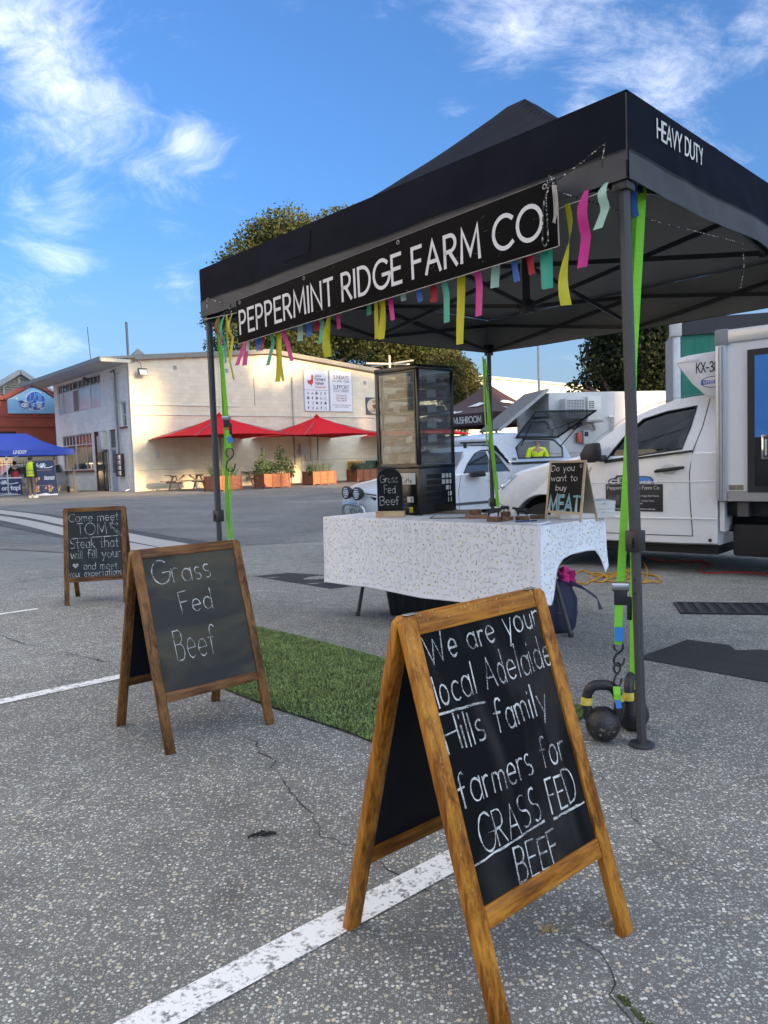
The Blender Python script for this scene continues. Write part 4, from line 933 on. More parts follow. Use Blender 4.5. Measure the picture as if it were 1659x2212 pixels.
# left front post
LP = np.array(GL + E1*.05 + E2*.05); yL = float(LP[1])
sl = thing('ratchet_strap', 'lime ratchet strap with S-hook hanging by the front left post', 'strap', (LP[0]+.12, LP[1], 1.2))
a0 = aty(471, 688, yL); a1 = aty(490, 905, yL-.02); webbing([a0, a0.lerp(a1,.5), a1], .030, (-.5,-.85,0), 'webbing', sl)
webbing([aty(468,690,yL+.03), aty(480,800,yL+.03), aty(485,905,yL+.02)], .026, (.5,-.85,0), 'return_webbing', sl)
ratchet(aty(490, 915, yL-.02), sl, (-.2,-.98,0), .85)
webbing([aty(493,930,yL-.03), aty(495,972,yL-.03)], .032, (-.2,-.98,0), 'lower_webbing', sl)
webbing([aty(495,943,yL-.036), aty(499,956,yL-.040)], .036, (-.2,-.98,0), 'tape_tag', sl, TAPE)
shook(aty(496, 968, yL-.03), .150, 'hook', sl, (-.1,-1,0), .0045)
webbing([aty(487,905,yL+.03), aty(490,1060,yL+.03), aty(499,1250,yL+.03)], .030, (-.5,-.85,0), 'tail_webbing', sl)
webbing([aty(496,1012,yL-.03), aty(498,1060,yL-.02), aty(505,1260,yL)], .016, (-.8,-.5,0), 'sling', sl)
# rear left post
BP = np.array(GL + E1*(.03 + SKEW*S3) + E2*(S3-.03)); yB = float(BP[1])
sb_ = thing('ratchet_strap', 'lime strap and cord hanging by the rear post behind the fridge', 'strap', (BP[0], BP[1], 1.2))
webbing([aty(1046,775,yB-.06), aty(1060,935,yB-.07), aty(1076,1095,yB-.06)], [.034][0], (-.6,-.8,0), 'webbing', sb_)
webbing([aty(1043,770,yB-.05), aty(1048,900,yB-.05), aty(1052,960,yB-.04)], .018, (-.9,-.4,0), 'return_webbing', sb_)
MB().tube([aty(1048,785,yB-.08), aty(1053,900,yB-.08), aty(1057,1100,yB-.07)], .0022, 5).build('string', M('white_string', (.55,.55,.52), .9), sb_, world=True)
mbk = MB()
for j in range(3): mbk.tube([aty(1055+j,790,yB-.07), aty(1050+2*j,830,yB-.07), aty(1054+j,845,yB-.07), aty(1058,815,yB-.07), aty(1056,792,yB-.07)], .003, 5)
mbk.build('cord_hank', CORD, sb_, world=True, smooth=True)

# ================================================================== TABLE, CLOTH AND WHAT STANDS ON IT
TX = Vector((.700,-.714,0)); TY = Vector((.714,.700,0)); TFL = Vector((-.45, 5.73, 0)); TW, TD, TZ = 1.90, .73, .642
TROT = math.atan2(TX.y, TX.x); tg = gz(.6, 5.5)
TM = Matrix.Translation(TFL) @ Matrix.Rotation(TROT, 4, 'Z'); TI = TM.inverted()
def tl(p): return TI @ Vector(p)
def tp(x, y, z=None):        # image point on the table top -> world
    d = ray(x, y); zz = TZ + .004 if z is None else z; return Vector(CAM + d*(zz-CAM_H)/d[2])
table = thing('folding_table', 'folding trestle table under the floral cloth', 'table', (TFL.x, TFL.y, 0), TROT)
TGREY = M('table_leg_grey', (.035,.037,.042), .4, var=.1, vs=20)
MB().bb(.02, TW-.02, .015, TD-.015, TZ-.045, TZ-.006).build('table_top', M('white_resin', (.6,.6,.6), .6), table, bevel=.008)
for xa, xb in ((.42, .24), (TW-.42, TW-.20)):
    for y in (.09, TD-.09):
        wp = TM @ Vector((xb, y, 0)); MB().tube([(xa, y, TZ-.05), (xa+(xb-xa)*.15, y, TZ-.2), (xb, y, gz(wp.x, wp.y)+.012)], .0135, 10).build('leg', TGREY, table, smooth=True)
        ft = MB(); ft.lathe([(.017,0),(.019,.02),(.015,.03)], 10, (xb, y, gz(wp.x, wp.y)+.002)); ft.build('foot', PLAST, table, smooth=True)
    xm = xa + (xb-xa)*.62; MB().tube([(xm, .09, .30), (xm, TD-.09, .30)], .010, 8).build('cross_tube', TGREY, table, smooth=True)
xm = TW-.42 + .22*.55
pp = MB().bb(xm+.008, xm+.018, .10, .30, .262, .312); lab = pp.build('brace_plate', PLAST, table, bevel=.003)
mb = MB(); fx = lambda x, y, z=0.0: Vector((xm+.0205+z, .135+x, .277+y)); write(mb, 'LIFETIME', fx, 0, 0, .016, .0026, fit=.10, lift=0); mb.build('lettering', M('white_print', (.62,.62,.60), .7), lab)
# --- the cloth
cn = np.array(-TY)
hems = sorted([(tl(pl(x, y, TFL, cn)).x, TZ - pl(x, y, TFL, cn).z) for x, y in ((703,1257),(795,1268),(850,1280),(910,1292),(1040,1305),(1120,1308),(1188,1300))])
hx = [q[0] for q in hems]; hd_ = [q[1] for q in hems]
def hemf(x): return float(np.interp(x, hx, hd_))
sideh_y = [0,.04,.08,.11,.14,.18,.24,.34,.50,.58,.63,.68,TD]; sideh_d = [hemf(TW),hemf(TW)+.015,.47,.39,.31,.25,.215,.20,.195,.20,.25,.35,.31]
def hems_(y): return float(np.interp(y, sideh_y, sideh_d))
def fold(x, d, s=0.0): return .004 + .030*d*math.sin(x*5.1+s)*.6 + .035*d*noise.noise(Vector((x*2.3+s, d*1.4, s))) + .004*noise.noise(Vector((x*9+s, d*9, 8)))*min(1, d*20) + .010*d*noise.noise(Vector((x*7+s, d*3, 3))) + .05*d*d
def cfront(x, d, l=0.0):
    r = min(d, .012); return Vector((x, -fold(x, d) - l - .006*(1-math.exp(-d*90)), TZ + .004 - d + .002*math.exp(-d*60)))
def cside(y, d, l=0.0):
    p = Vector((TW + .004 + fold(y, d, 5.0)*.9 + l + .035*d*math.sin(y*11+.6), y, TZ + .004 - d)); k = math.exp(-(y/.045)**2)
    return p.lerp(cfront(TW, d, 0) + Vector((l + .012*math.sin(min(1, y/.04)*math.pi), 0, 0)), k)
def ctop(x, y, l=0.0): return Vector((x, y, TZ + .004 + l + .0015*noise.noise(Vector((x*9, y*9, 0))) * (1 if .02 < y < TD-.02 and .02 < x < TW-.02 else 0)))
CLOTH = M('floral_cotton', (.86,.885,.93), .85, var=.03, vs=5, bump=.06, bs=30, sheen=.1)
cloth = thing('tablecloth', 'white floral cotton cloth draped over the folding table', 'tablecloth', (TFL.x, TFL.y, 0), TROT)
MB().grid(lambda u, v: ctop(u*TW, v*TD), 40, 16).build('top_panel', CLOTH, cloth, smooth=True)
cfp = MB().grid(lambda u, v: cfront(u*TW, v*hemf(u*TW)), 70, 22).build('front_drop', CLOTH, cloth, smooth=True, angle=80)
csp = MB().grid(lambda u, v: cside(u*TD, v*hems_(u*TD)), 44, 14).build('side_drop', CLOTH, cloth, smooth=True, angle=80)
MB().grid(lambda u, v: (-.004-.05*(v*.5)**2*2, u*TD, TZ+.004-v*.5), 10, 8).build('far_side_drop', CLOTH, cloth, smooth=True)
MB().grid(lambda u, v: (u*TW, TD+.004+.03*v, TZ+.004-v*.12), 10, 3).build('back_drop', CLOTH, cloth, smooth=True)
# printed flowers
PR = {k: MB() for k in ('sprig', 'swirl', 'bud', 'flower', 'star')}
def motif(kind, fn, x, y, s):
    a = random.uniform(0, 6.28); ca, sa = math.cos(a), math.sin(a); out = []
    tr = lambda p, q: Vector((x + (p*ca - q*sa)*s, y + (p*sa + q*ca)*s))
    if kind == 'sprig':
        c = random.uniform(-.5,.5); stem = [(t, c*(t*t-.25)) for t in np.linspace(-.5,.5,6)]; stroke2d([tr(*p) for p in stem], .0009, out)
        for t, q in stem[1:]:
            for sd in (-1, 1): stroke2d([tr(t, q), tr(t+.12, q+sd*.15)], .0011, out, .3)
    elif kind == 'swirl':
        for k in range(5): stroke2d([tr(.42*math.cos(b+k*1.256)*(1-.16*(b)), .42*math.sin(b+k*1.256)*(1-.3*b)) for b in np.linspace(0,1.9,6)], .0009, out)
    elif kind == 'bud':
        V = [tr(.26*math.cos(b), .18*math.sin(b)) for b in np.linspace(0,5.6,9)]; PR['bud'].add([fn(v.x, v.y, .0010) for v in V], [tuple(range(9))]); 
        stroke2d([tr(-.2,0), tr(-.5,.12)], .0012, out); put2d(PR['sprig'], out, fn, .0008, 0); return
    elif kind == 'flower':
        for k in range(5):
            b = k*1.256; V = [tr(.04*math.cos(b), .04*math.sin(b)), tr(.2*math.cos(b-.4), .2*math.sin(b-.4)), tr(.3*math.cos(b), .3*math.sin(b)), tr(.2*math.cos(b+.4), .2*math.sin(b+.4))]; PR['flower'].add([fn(v.x, v.y, .0010) for v in V], [(0,1,2,3)])
        return
    else:
        for k in range(7): b = k*.45; stroke2d([tr(0,0), tr(.4*math.cos(b), .4*math.sin(b))], .0009, out)
    put2d(PR[kind], out, fn, .0008, 0)
KINDS = ['sprig']*11 + ['swirl']*3 + ['bud']*3 + ['flower']*3 + ['star']*2
def scatter(fn, w, hfun, sp):
    nx = int(w/sp)
    for i in range(nx):
        x = (i+.5)*sp; hh = hfun(x); ny = int(hh/sp)
        for j in range(ny):
            k = random.choice(KINDS); s = {'sprig':.034,'swirl':.034,'bud':.026,'flower':.026,'star':.026}[k]*random.uniform(.8,1.15)
            motif(k, fn, min(w-.02, max(.02, x+random.uniform(-.4,.4)*sp)), min(hh-.022, max(.018, (j+.5)*sp+random.uniform(-.4,.4)*sp)), s)
scatter(cfront, TW, hemf, .034); scatter(cside, TD, hems_, .034); scatter(lambda x, y, l: ctop(x, y, l+.0006), TW, lambda x: TD, .048)
PC = {'sprig': (.33,.35,.33), 'swirl': (.40,.41,.42), 'bud': (.55,.52,.08), 'flower': (.13,.06,.045), 'star': (.42,.20,.16)}
for k, mb in PR.items(): mb.build('printed_' + k, M('print_' + k, PC[k], .9, var=.35, vs=22), cloth, kind='stuff', fixn=False)
HEMM = M('hem_cotton', (.66,.67,.70), .9)
MB().tube([cfront(TW*i/60, hemf(TW*i/60)-.004, .0015) for i in range(61)], .0028, 5).build('hem', HEMM, cloth, smooth=True)
MB().tube([cside(TD*i/40, hems_(TD*i/40)-.004, .0015) for i in range(41)], .0028, 5).build('hem', HEMM, cloth, smooth=True)

# --- display fridge
fc = tl(aty(907, 1116, 5.45)); FW_, FD_, FH_ = .43, .39, 1.075
fx0 = fc.x - FW_; fy0 = max(fc.y, TD-FD_-.02)-.0; zt = TZ + .006
FRM = TM @ Matrix.Translation(Vector((fx0, fy0, zt)))
fridge = thing('display_fridge', 'black countertop glass display fridge full of packed meat', 'fridge', M4=FRM)
FBLK = M('fridge_black', (.006,.0065,.008), .22, var=.08, vs=3, spec=.5)
GB = .35; GTp = FH_-.035
for i, (x, y) in enumerate(((.02,.02),(FW_-.02,.02),(.02,FD_-.02),(FW_-.02,FD_-.02))): MB().bb(x+.002, x-.002, y+.002, y-.002, .006, .016).build('foot', PLAST, fridge) if False else MB().lathe([(.014,0),(.014,.018)], 10, (x,y,0)).build('foot', PLAST, fridge)
base = MB().bb(0, FW_, 0, FD_, .018, GB-.012).build('base', FBLK, fridge, bevel=.004)
MB().bb(-.002, FW_+.002, -.002, FD_+.002, GB-.0115, GB+.012).build('bottom_rail', FBLK, fridge, bevel=.003)
MB().bb(-.003, FW_+.003, -.003, FD_+.003, GTp, FH_).build('top_cap', FBLK, fridge, bevel=.006)
for x, y in ((.011,.011),(FW_-.011,.011),(.011,FD_-.011),(FW_-.011,FD_-.011)): MB().bb(x-.011, x+.011, y-.011, y+.011, GB+.0125, GTp-.0005).build('corner_post', FBLK, fridge, bevel=.003)
FG = mat_glass('fridge_glass', (.82,.86,.87), .84)
for a in (('x', .004), ('x', FD_-.008)): MB().bb(.023, FW_-.023, a[1], a[1]+.004, GB+.013, GTp-.001).build('pane', FG, fridge)
for a in ((.004), (FW_-.008)): MB().bb(a, a+.004, .023, FD_-.023, GB+.013, GTp-.001).build('pane', FG, fridge)
# door frame on the left face
df_ = MB(); df_.bb(.023,.040,-.0035,.0035,GB+.013,GTp-.001).bb(FW_-.040,FW_-.023,-.0035,.0035,GB+.013,GTp-.001)
for x0, x1, z0, z1 in ((.024,.036,GB+.014,GTp-.002),(FW_-.036,FW_-.024,GB+.014,GTp-.002),(.037,FW_-.037,GB+.014,GB+.024),(.037,FW_-.037,GTp-.014,GTp-.002)): MB().bb(x0,x1,-.0036,.0036,z0,z1).build('door_frame', FBLK, fridge)
SHELF = M('shelf_wire', (.30,.31,.32), .35, metal=.7, var=.05)
shz = [GB+.018, GB+.155, GB+.275, GB+.385, GB+.495, GB+.60]
for z in shz[1:]:
    s = MB(); s.bb(.028,FW_-.028,.028,.033,z-.003,z+.003).bb(.028,FW_-.028,FD_-.033,FD_-.028,z-.003,z+.003)
    for i in range(13): x = .03+i*(FW_-.06)/12; s.bb(x-.0012,x+.0012,.033,FD_-.033,z-.002,z+.001)
    s.build('shelf', SHELF, fridge)
LED = M('led_tube', (.75,.78,.80), .4)
MB().bb(.03, .045, .03, .045, GB+.02, GTp-.02).build('light_strip', LED, fridge)
# stickers and vents on the base
WHT = M('sticker_white', (.72,.72,.72), .5, var=.03); YEL = M('sticker_yellow', (.62,.50,.02), .5); BLK = flat('print_black', (.012,.012,.012), .6)
lf_ = lambda x, y, z=0.0: Vector((x, -.0006-z, y))
def sticker(x0, x1, z0, z1, mat, name='sticker'):
    return MB().bb(x0, x1, -.0014, -.0002, z0, z1).build(name, mat, base)
st1 = sticker(.235, .385, .225, .305, WHT); mb = MB(); lf2 = lambda x, y, z=0.0: Vector((x, -.0020-z, y))
write(mb, 'C', lf2, .245, .238, .036, .0042, lift=0); write(mb, '5', lf2, .279, .233, .021, .0030, lift=0); write(mb, 'H', lf2, .297, .238, .036, .0042, lift=0); write(mb, '10', lf2, .330, .233, .021, .0030, lift=0)
mb.build('formula', BLK, st1)
mb = MB(); polyfill(mb, ((.248,.284),(.266,.284),(.257,.300)), lf2, 0); mb.build('warning_triangle', YEL, st1)
mb = MB(); stroke2d_ = []; stroke2d([(.275,.292),(.372,.292)], .0015, stroke2d_); put2d(mb, stroke2d_, lf2, 0); mb.build('fine_print', BLK, st1)
sticker(.03, .10, .225, .300, WHT)
st2 = sticker(.300, .360, .095, .135, WHT); mb = MB()
for i in range(12): mb.add([lf2(.334+i*.0019, .100, 0), lf2(.334+i*.0019+random.uniform(.0005,.0012), .100, 0), lf2(.334+i*.0019+.001, .128, 0), lf2(.334+i*.0019, .128, 0)], [(0,1,2,3)])
mb.build('barcode', BLK, st2)
st3 = sticker(.318, .352, .022, .060, YEL); mb = MB(); out = []; stroke2d([(.323,.028),(.335,.052),(.347,.028),(.323,.028)], .0022, out); stroke2d([(.337,.046),(.333,.038),(.338,.038),(.334,.031)], .0018, out); put2d(mb, out, lf2, 0); mb.build('warning_print', BLK, st3)
VENTB = flat('vent_dark', (.002,.002,.003), .9); VENT_DAYLIT = M('vent_painted_daylight', (.75,.76,.74), .6)  # pale slots are painted as daylight showing through the vents
for i in range(8):
    for j in range(3): MB().bb(.245+i*.010, .249+i*.010, -.0012, -.0002, .05+j*.028, .068+j*.028).build('vent_slot', M('vent_grey', (.10,.10,.10), .6), base)
rv = MB()
for i in range(26):
    for j in range(5):
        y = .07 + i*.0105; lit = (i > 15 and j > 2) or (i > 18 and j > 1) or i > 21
        MB().bb(FW_+.0002, FW_+.0014, y, y+.0052, .085+j*.044, .117+j*.044).build('vent_slot', VENT_DAYLIT if (lit and i % 4 != 3 and random.random() > .12) else VENTB, base)
# --- packed meat on every shelf
MEATS = [(.15,.022,.02), (.09,.018,.016), (.22,.07,.055), (.06,.022,.018), (.16,.10,.07), (.12,.035,.028), (.06,.03,.10), (.26,.20,.17)]
MM = [M('meat_%d' % i, c, .32, col2=tuple(min(1, q*2.0+.05) for q in c), vs=22, coat=.6, bump=.4, bs=45) for i, c in enumerate(MEATS)]
FILM = mat_glass('plastic_film', (.97,.98,.98), .98, .12); LABW = M('label_card', (.70,.72,.76), .6, var=.04)
pos_names = ['lowest', 'second', 'third', 'fourth', 'fifth', 'top']
for si, z in enumerate(shz):
    gap = (shz[si+1] if si < 5 else GTp) - z - .012
    n = [3,3,3,3,3,3][si]
    for k in range(n):
        cx = .09 + k*(FW_-.18)/(n-1); th = gap*random.uniform(.42,.78); sxx = (FW_-.07)/n*.52; syy = (FD_-.07)/2
        side = ['left', 'middle', 'right'][k]
        pk_ = thing('meat_pack', 'vacuum packed meat on the %s fridge shelf, %s pack' % (pos_names[si], side), 'meat pack', M4=FRM @ Matrix.Translation(Vector((cx, FD_/2, z+.004))) @ Matrix.Rotation(random.uniform(-.05,.05), 4, 'Z'), group='packed meat in the fridge')
        mi = random.randrange(8) if si not in (2,) else random.choice([6,6,3])
        # slabs stacked inside one bag
        nl = 1 if si == 0 else 2
        for q in range(nl):
            hh = th/nl; rings = []
            for zz, kx in ((0,.80),(.15,.97),(.5,1.0),(.85,.95),(1,.72)):
                ring = []
                for i in range(20):
                    a = 2*math.pi*i/20; ex = math.copysign(abs(math.cos(a))**.5, math.cos(a)); ey = math.copysign(abs(math.sin(a))**.5, math.sin(a)); nn = 1 + .10*noise.noise(Vector((ex*2+si, ey*2+k, zz*3+q*5)))
                    ring.append((sxx*kx*ex*nn, syy*kx*ey*nn, q*hh + zz*hh*.97 + .006*noise.noise(Vector((ex*3, ey*3, si+k)))))
                rings.append(ring)
            MB().loft(rings).build('cut', MM[(mi+q*3) % 8], pk_, smooth=True, angle=70)
        fl = MB(); rings = []
        for zz, kx in ((.05,1.10),(.5,1.05),(.98,.9)): rings.append([(sxx*kx*math.copysign(abs(math.cos(a))**.45, math.cos(a))*(1+.04*math.sin(a*7+k)), syy*1.03*kx*math.copysign(abs(math.sin(a))**.45, math.sin(a)), zz*th*1.02 + .004*math.sin(a*9+si)) for a in [2*math.pi*i/28 for i in range(28)]])
        fl.loft(rings).build('wrap', FILM, pk_, smooth=True, angle=80)
        if (si, k) in ((0,0), (1,2), (3,1), (5,2), (4,0)):
            lx = -sxx*.4; MB().box((lx, -syy*1.08, th*.5), (.062,.0015,.042), Matrix.Rotation(R_(random.uniform(-8,8)),3,'Y')).build('label_card', LABW, pk_)
        if (si, k) in ((1,2), (3,2), (5,2), (4,2), (2,2)):
            MB().box((sxx*1.10, -syy*.15, th*.55), (.0015,.095,.055), Matrix.Rotation(R_(random.uniform(-12,12)),3,'X')).build('label_card', LABW, pk_)

# --- arched chalkboard with a pine foot
ap = tp(844, 1117); arch = thing('arched_chalkboard', 'arched black chalkboard in a pine foot reading Grass Fed Beef', 'chalkboard', (ap.x, ap.y, TZ+.006), R_(-13))
PINE = mat_wood('raw_pine', (.50,.34,.19), (.66,.48,.30), .6, 0, axis=(2.2,30,30))
MB().bb(-.103,.103,-.028,.028,0,.042).build('foot', PINE, arch, bevel=.002)
P = [(-.092,.038),(.092,.038)] + [(.092*math.cos(a), .262+.092*math.sin(a)*.92) for a in np.linspace(0, math.pi, 16)]
ab = MB().prism([(a, .003, b) for a, b in P], (0,-.006,0)).build('board', mat_board('board_slate', (.012,.013,.015), (.03,.031,.033), .5), arch)
mb = MB(); af = lambda x, y, z=0.0: Vector((x, -.0036-z, y))
for tx, x, y, fit, h in (('Grass', -.068,.245,.128,.052), ('Fed', -.040,.170,.080,.056), ('Beef', -.074,.085,.140,.060)): write(mb, tx, af, x, y, h, .0042, fit=fit, lift=0, wob=.09, jw=.25)
mb.build('chalk_writing', CHALK, ab)

# --- small pine A-frame: Do you want to buy MEAT?
q0 = tp(1177, 1123); q1 = tp(1254, 1129); mw = (q1-q0).length+.006; md_ = (q1-q0).normalized(); mc = (q0+q1)/2
meat = thing('tabletop_sign', 'small pine tabletop A-frame reading Do you want to buy MEAT', 'sign', (mc.x, mc.y, TZ+.006), math.atan2(md_.y, md_.x))
PLY = M('birch_ply', (.56,.44,.29), .6, var=.06, vs=14); MH = (aty(1187,998,mc.y+.02).z - TZ)
def mpanel(side):
    up = Vector((0, side*(-.055), MH)).normalized() if side < 0 else Vector((0,-.075,MH)).normalized()
    up = Vector((0, .050, MH)).normalized() if side < 0 else Vector((0,-.085,MH)).normalized()
    X = Vector((-side,0,0)); m = Matrix((X, up, X.cross(up))).transposed().to_4x4(); m.translation = Vector((0, 0 if side < 0 else .140, 0)); return m, MH*1.01
for side in (-1, 1):
    m, L = mpanel(side); st_ = .018; yb = .045
    for s in (-1, 1): MBx(MB().bb(s*(mw/2)-(st_ if s > 0 else 0), s*(mw/2)+(0 if s > 0 else st_), 0, L, -.006, 0), m).build('leg', PLY, meat, bevel=.0008)
    MBx(MB().bb(-mw/2+st_+.0004, mw/2-st_-.0004, L-.014, L-.0003, -.0058, -.0003), m).build('top_rail', PLY, meat)
    MBx(MB().bb(-mw/2+st_+.0004, mw/2-st_-.0004, yb, yb+.014, -.0058, -.0003), m).build('bottom_rail', PLY, meat)
    bo = MBx(MB().bb(-mw/2+st_+.0002, mw/2-st_-.0002, yb+.0142, L-.0142, -.005, -.0012), m).build('board', mat_board('board_small', (.010,.010,.011), (.02,.02,.02), .5) if side < 0 else PLY, meat)
    if side < 0:
        pm = panel_map(meat, m); D4 = lambda x, y: ((1400+x/2.765)*.6636, (1000+y/2.765)*.6636); mb = MB()
        for tx, a, b, c in (('Do you', (1092,1478), (1296,1470), (1092,1425)), ('want to', (1088,1565), (1322,1562), (1088,1510)), ('buy', (1130,1648), (1224,1648), (1130,1598))): chalkline(mb, m, pm, tx, D4(*a), D4(*b), D4(*c), w=.0032, wob=.05, lift=-.0008)
        a = pm(*D4(1358,1428)); r = .0105; out = []
        stroke2d([(a[0]+r*math.cos(t), a[1]+r*math.sin(t)) for t in np.linspace(0,6.283,20)], .0014, out); stroke2d([(a[0]+r*.55*math.cos(t), a[1]+r*.55*math.sin(t)) for t in np.linspace(3.5,5.9,8)], .0014, out)
        for sd in (-1,1): stroke2d([(a[0]+sd*r*.3, a[1]+r*.2), (a[0]+sd*r*.3, a[1]+r*.4)], .0016, out)
        put2d(mb, out, lambda x, y, z: m @ Vector((x, y, -.0008+z))); chalkline(mb, m, pm, '?', D4(1348,1830), D4(1378,1830), D4(1348,1695), w=.0024, wob=.02, lift=-.0006)
        mb.build('chalk_writing', mat_chalk('chalk_fine', (.8,.8,.78), cover=.2, scale=600), bo)
        mb = MB(); chalkline(mb, m, pm, 'MEAT', D4(1070,1832), D4(1335,1842), D4(1068,1700), w=.0185, wob=.02, lift=-.0007); mb.build('block_letter_outline', M('chalk_outline', (.70,.74,.75), .9), bo)
        mb = MB(); chalkline(mb, m, pm, 'MEAT', D4(1070,1832), D4(1335,1842), D4(1068,1700), w=.0140, wob=.0, lift=-.0004); mb.build('block_letter_fill', M('chalk_blue', (.22,.45,.52), .9, var=.25, vs=60), bo)
# --- white cartons behind it
bx0 = tp(1262, 1122)
for i, (nm) in enumerate(('lower of two flat white cartons stacked on the table', 'upper of two flat white cartons stacked on the table')):
    c = thing('carton', nm, 'carton', (bx0.x+.03+.004*i, bx0.y+.17, TZ+.006+i*.053), TROT+R_(46), 'white cartons on the table')
    MB().bb(-.17,.17,-.13,.13,.0005,.046).build('tray', M('white_card', (.66,.65,.62), .7, var=.03), c, bevel=.002)
    MB().bb(-.172,.172,-.132,.132,.030,.052).build('lid', M('white_card', (.66,.65,.62), .7), c, bevel=.002)
    MB().tube([(.10+.008*math.cos(a), -.1325, .03+.008*math.sin(a)) for a in np.linspace(0,math.pi,8)], .0012, 5).build('finger_notch', BLK, c)
# --- wood slices, toy cows, papers
BARK = M('bark', (.16,.09,.05), .9, var=.4, vs=60, bump=.6, bs=90); RED_WOOD = M('cut_wood', (.36,.17,.09), .7, var=.25, vs=40, stretch=(1,1,.3))
def slice_(label, p, r, h, z=0.0, el=1.0):
    o = thing('wood_slice', label, 'wood slice', (p.x, p.y, TZ+.006+z), random.uniform(0,3), 'wood slices on the table')
    ring = lambda rr, zz: [(rr*(1+.07*math.sin(3*a+1)+.03*math.sin(8*a))*math.cos(a), el*rr*(1+.05*math.sin(2*a))*math.sin(a), zz) for a in [2*math.pi*i/26 for i in range(26)]]
    MB().loft([ring(r,0), ring(r*1.03,h*.5), ring(r,h)]).build('bark_ring', BARK, o, smooth=True); MB().loft([ring(r*.93,.001), ring(r*.93,h+.0015)]).build('cut_face', RED_WOOD, o, smooth=True)
    return o
t4 = lambda x, y: tp((1400+x/2.765)*.6636, (1000+y/2.765)*.6636)
plank = t4(425, 1905); pk2 = thing('wood_plank', 'short reddish wood plank on the table under a wood slice', 'plank', (plank.x, plank.y+.03, TZ+.006), R_(-10)); MB().bb(-.075,.075,-.035,.035,0,.026).build('board', RED_WOOD, pk2, bevel=.002); 
slice_('round wood slice lying on the reddish plank', Vector((plank.x-.005, plank.y+.03)), .036, .030, .027)
pA = t4(577, 1930); slice_('wood slice under the walking toy cow', pA, .042, .026)
pB = t4(702, 1930); slice_('front wood slice between the toy cows', pB, .034, .028); pB2 = pB + Vector((.0,.075,0)); slice_('tall wood block under the toy calf', pB2, .030, .055)
pC = t4(820, 1925); slice_('wood slice under the toy bull', pC + Vector((.01,.02,0)), .040, .026); pD = t4(975, 1908); slice_('broad flat wood slice beside the pine sign', pD + Vector((0,.03,0)), .050, .022, 0, .7)
COWB = M('toy_cow_black', (.012,.011,.011), .5, var=.2, vs=60, bump=.25, bs=160)
def cow(label, p, z, rz, s, head_down=0.0, group='toy cows'):
    c = thing('toy_cow', label, 'toy cow', (p.x, p.y, TZ+.006+z), rz, group); c.scale = (s,s,s)
    V = []; Ed = []; Rd = []
    def add(v, r, prev=None): V.append(v); Rd.append(r); i = len(V)-1; (Ed.append((prev, i)) if prev is not None else None); return i
    b0 = add((0,0,.62), (.24,.26)); b1 = add((.38,0,.62), (.25,.28), b0); b2 = add((.58,0,.68), (.18,.22), b1); n1 = add((.76,0,.78-head_down), (.12,.14), b2); h1 = add((.88,0,.84-head_down), (.10,.11), n1); h2 = add((1.04,0,.74-head_down), (.062,.066), h1)
    b3 = add((-.36,0,.64), (.24,.25), b0); b4 = add((-.54,0,.66), (.19,.19), b3)
    for sx, sy, top in ((.40,.13,b1),(.40,-.13,b1),(-.44,.14,b3),(-.44,-.14,b3)):
        k1 = add((sx+(.02 if sx > 0 else -.02), sy, .38), .085 if sx > 0 else .10, top); k2 = add((sx + (.0 if sx > 0 else -.05), sy, .20), .050, k1); k3 = add((sx+(.0 if sx > 0 else -.01), sy, .03), .046, k2)
    t1 = add((-.70,0,.70), .035, b4); t2 = add((-.75,0,.45), .028, t1); t3 = add((-.74,0,.22), .035, t2)
    for sd in (-1,1): add((.84, sd*.17, .88-head_down), .035, h1)
    sk = skin('body', V, Ed, Rd, COWB, c, sub=1); return c
cow('larger toy cow standing side-on on a wood slice', pA, .027, R_(4), .068)
cow('toy bull standing rump towards the pine sign', pC + Vector((.01,.02,0)), .027, R_(196), .066)
cow('small toy calf on the tall wood block', pB2, .056, R_(215), .042)
PAPER = M('paper_white', (.70,.71,.73), .8, var=.03); CARD = M('brown_cardboard', (.34,.25,.16), .85, var=.12, vs=10)
a = tp(935,1121); b = tp(1035,1117); cl = thing('clipboard', 'clipboard with a white sheet at the front table edge', 'clipboard', ((a.x+b.x)/2, (a.y+b.y)/2+.07, TZ+.006), R_(-12)); MB().bb(-.16,.16,-.11,.11,0,.004).build('backing', M('clip_brown', (.06,.04,.03), .5), cl); MB().bb(-.145,.145,-.1,.1,.0042,.0056).build('sheet', PAPER, cl)
a = tp(940,1111); cbd = thing('cardboard_sheet', 'flattened brown cardboard lying beside the fridge', 'cardboard', (a.x+.12, a.y+.12, TZ+.006), R_(-30)); MB().bb(-.20,.20,-.13,.13,0,.006).build('lower_sheet', CARD, cbd); MB().box((.03,.02,.0105), (.33,.2,.005), Matrix.Rotation(.15,3,'Z')).build('upper_sheet', CARD, cbd)
a = tp(1118,1134); nb = thing('notebook', 'open spiral notebook at the front right of the table', 'notebook', (a.x+.05, a.y+.06, TZ+.006), R_(-35)); MB().bb(-.125,.125,-.088,.088,0,.010).build('pages', PAPER, nb, bevel=.001)
for i in range(22): MB().tube([(-.115+i*.011+.0, -.088+.005*math.cos(t), .006+.005*math.sin(t)) for t in np.linspace(0,5.5,8)], .0008, 4).build('coil', M('zinc', (.45,.45,.46), .3, metal=1), nb)
pn = thing('pen', 'blue and black pen lying on the spiral notebook', 'pen', (a.x+.06, a.y+.05, TZ+.0205), R_(8)); MB().tube([(-.065,0,0),(.03,0,0)], .0042, 8).build('barrel', M('pen_blue', (.02,.04,.20), .3), pn, smooth=True); MB().tube([(.03,0,0),(.062,0,0),(.072,0,0)], [.0046,.0046,.001], 8).build('cap', PLAST, pn, smooth=True)
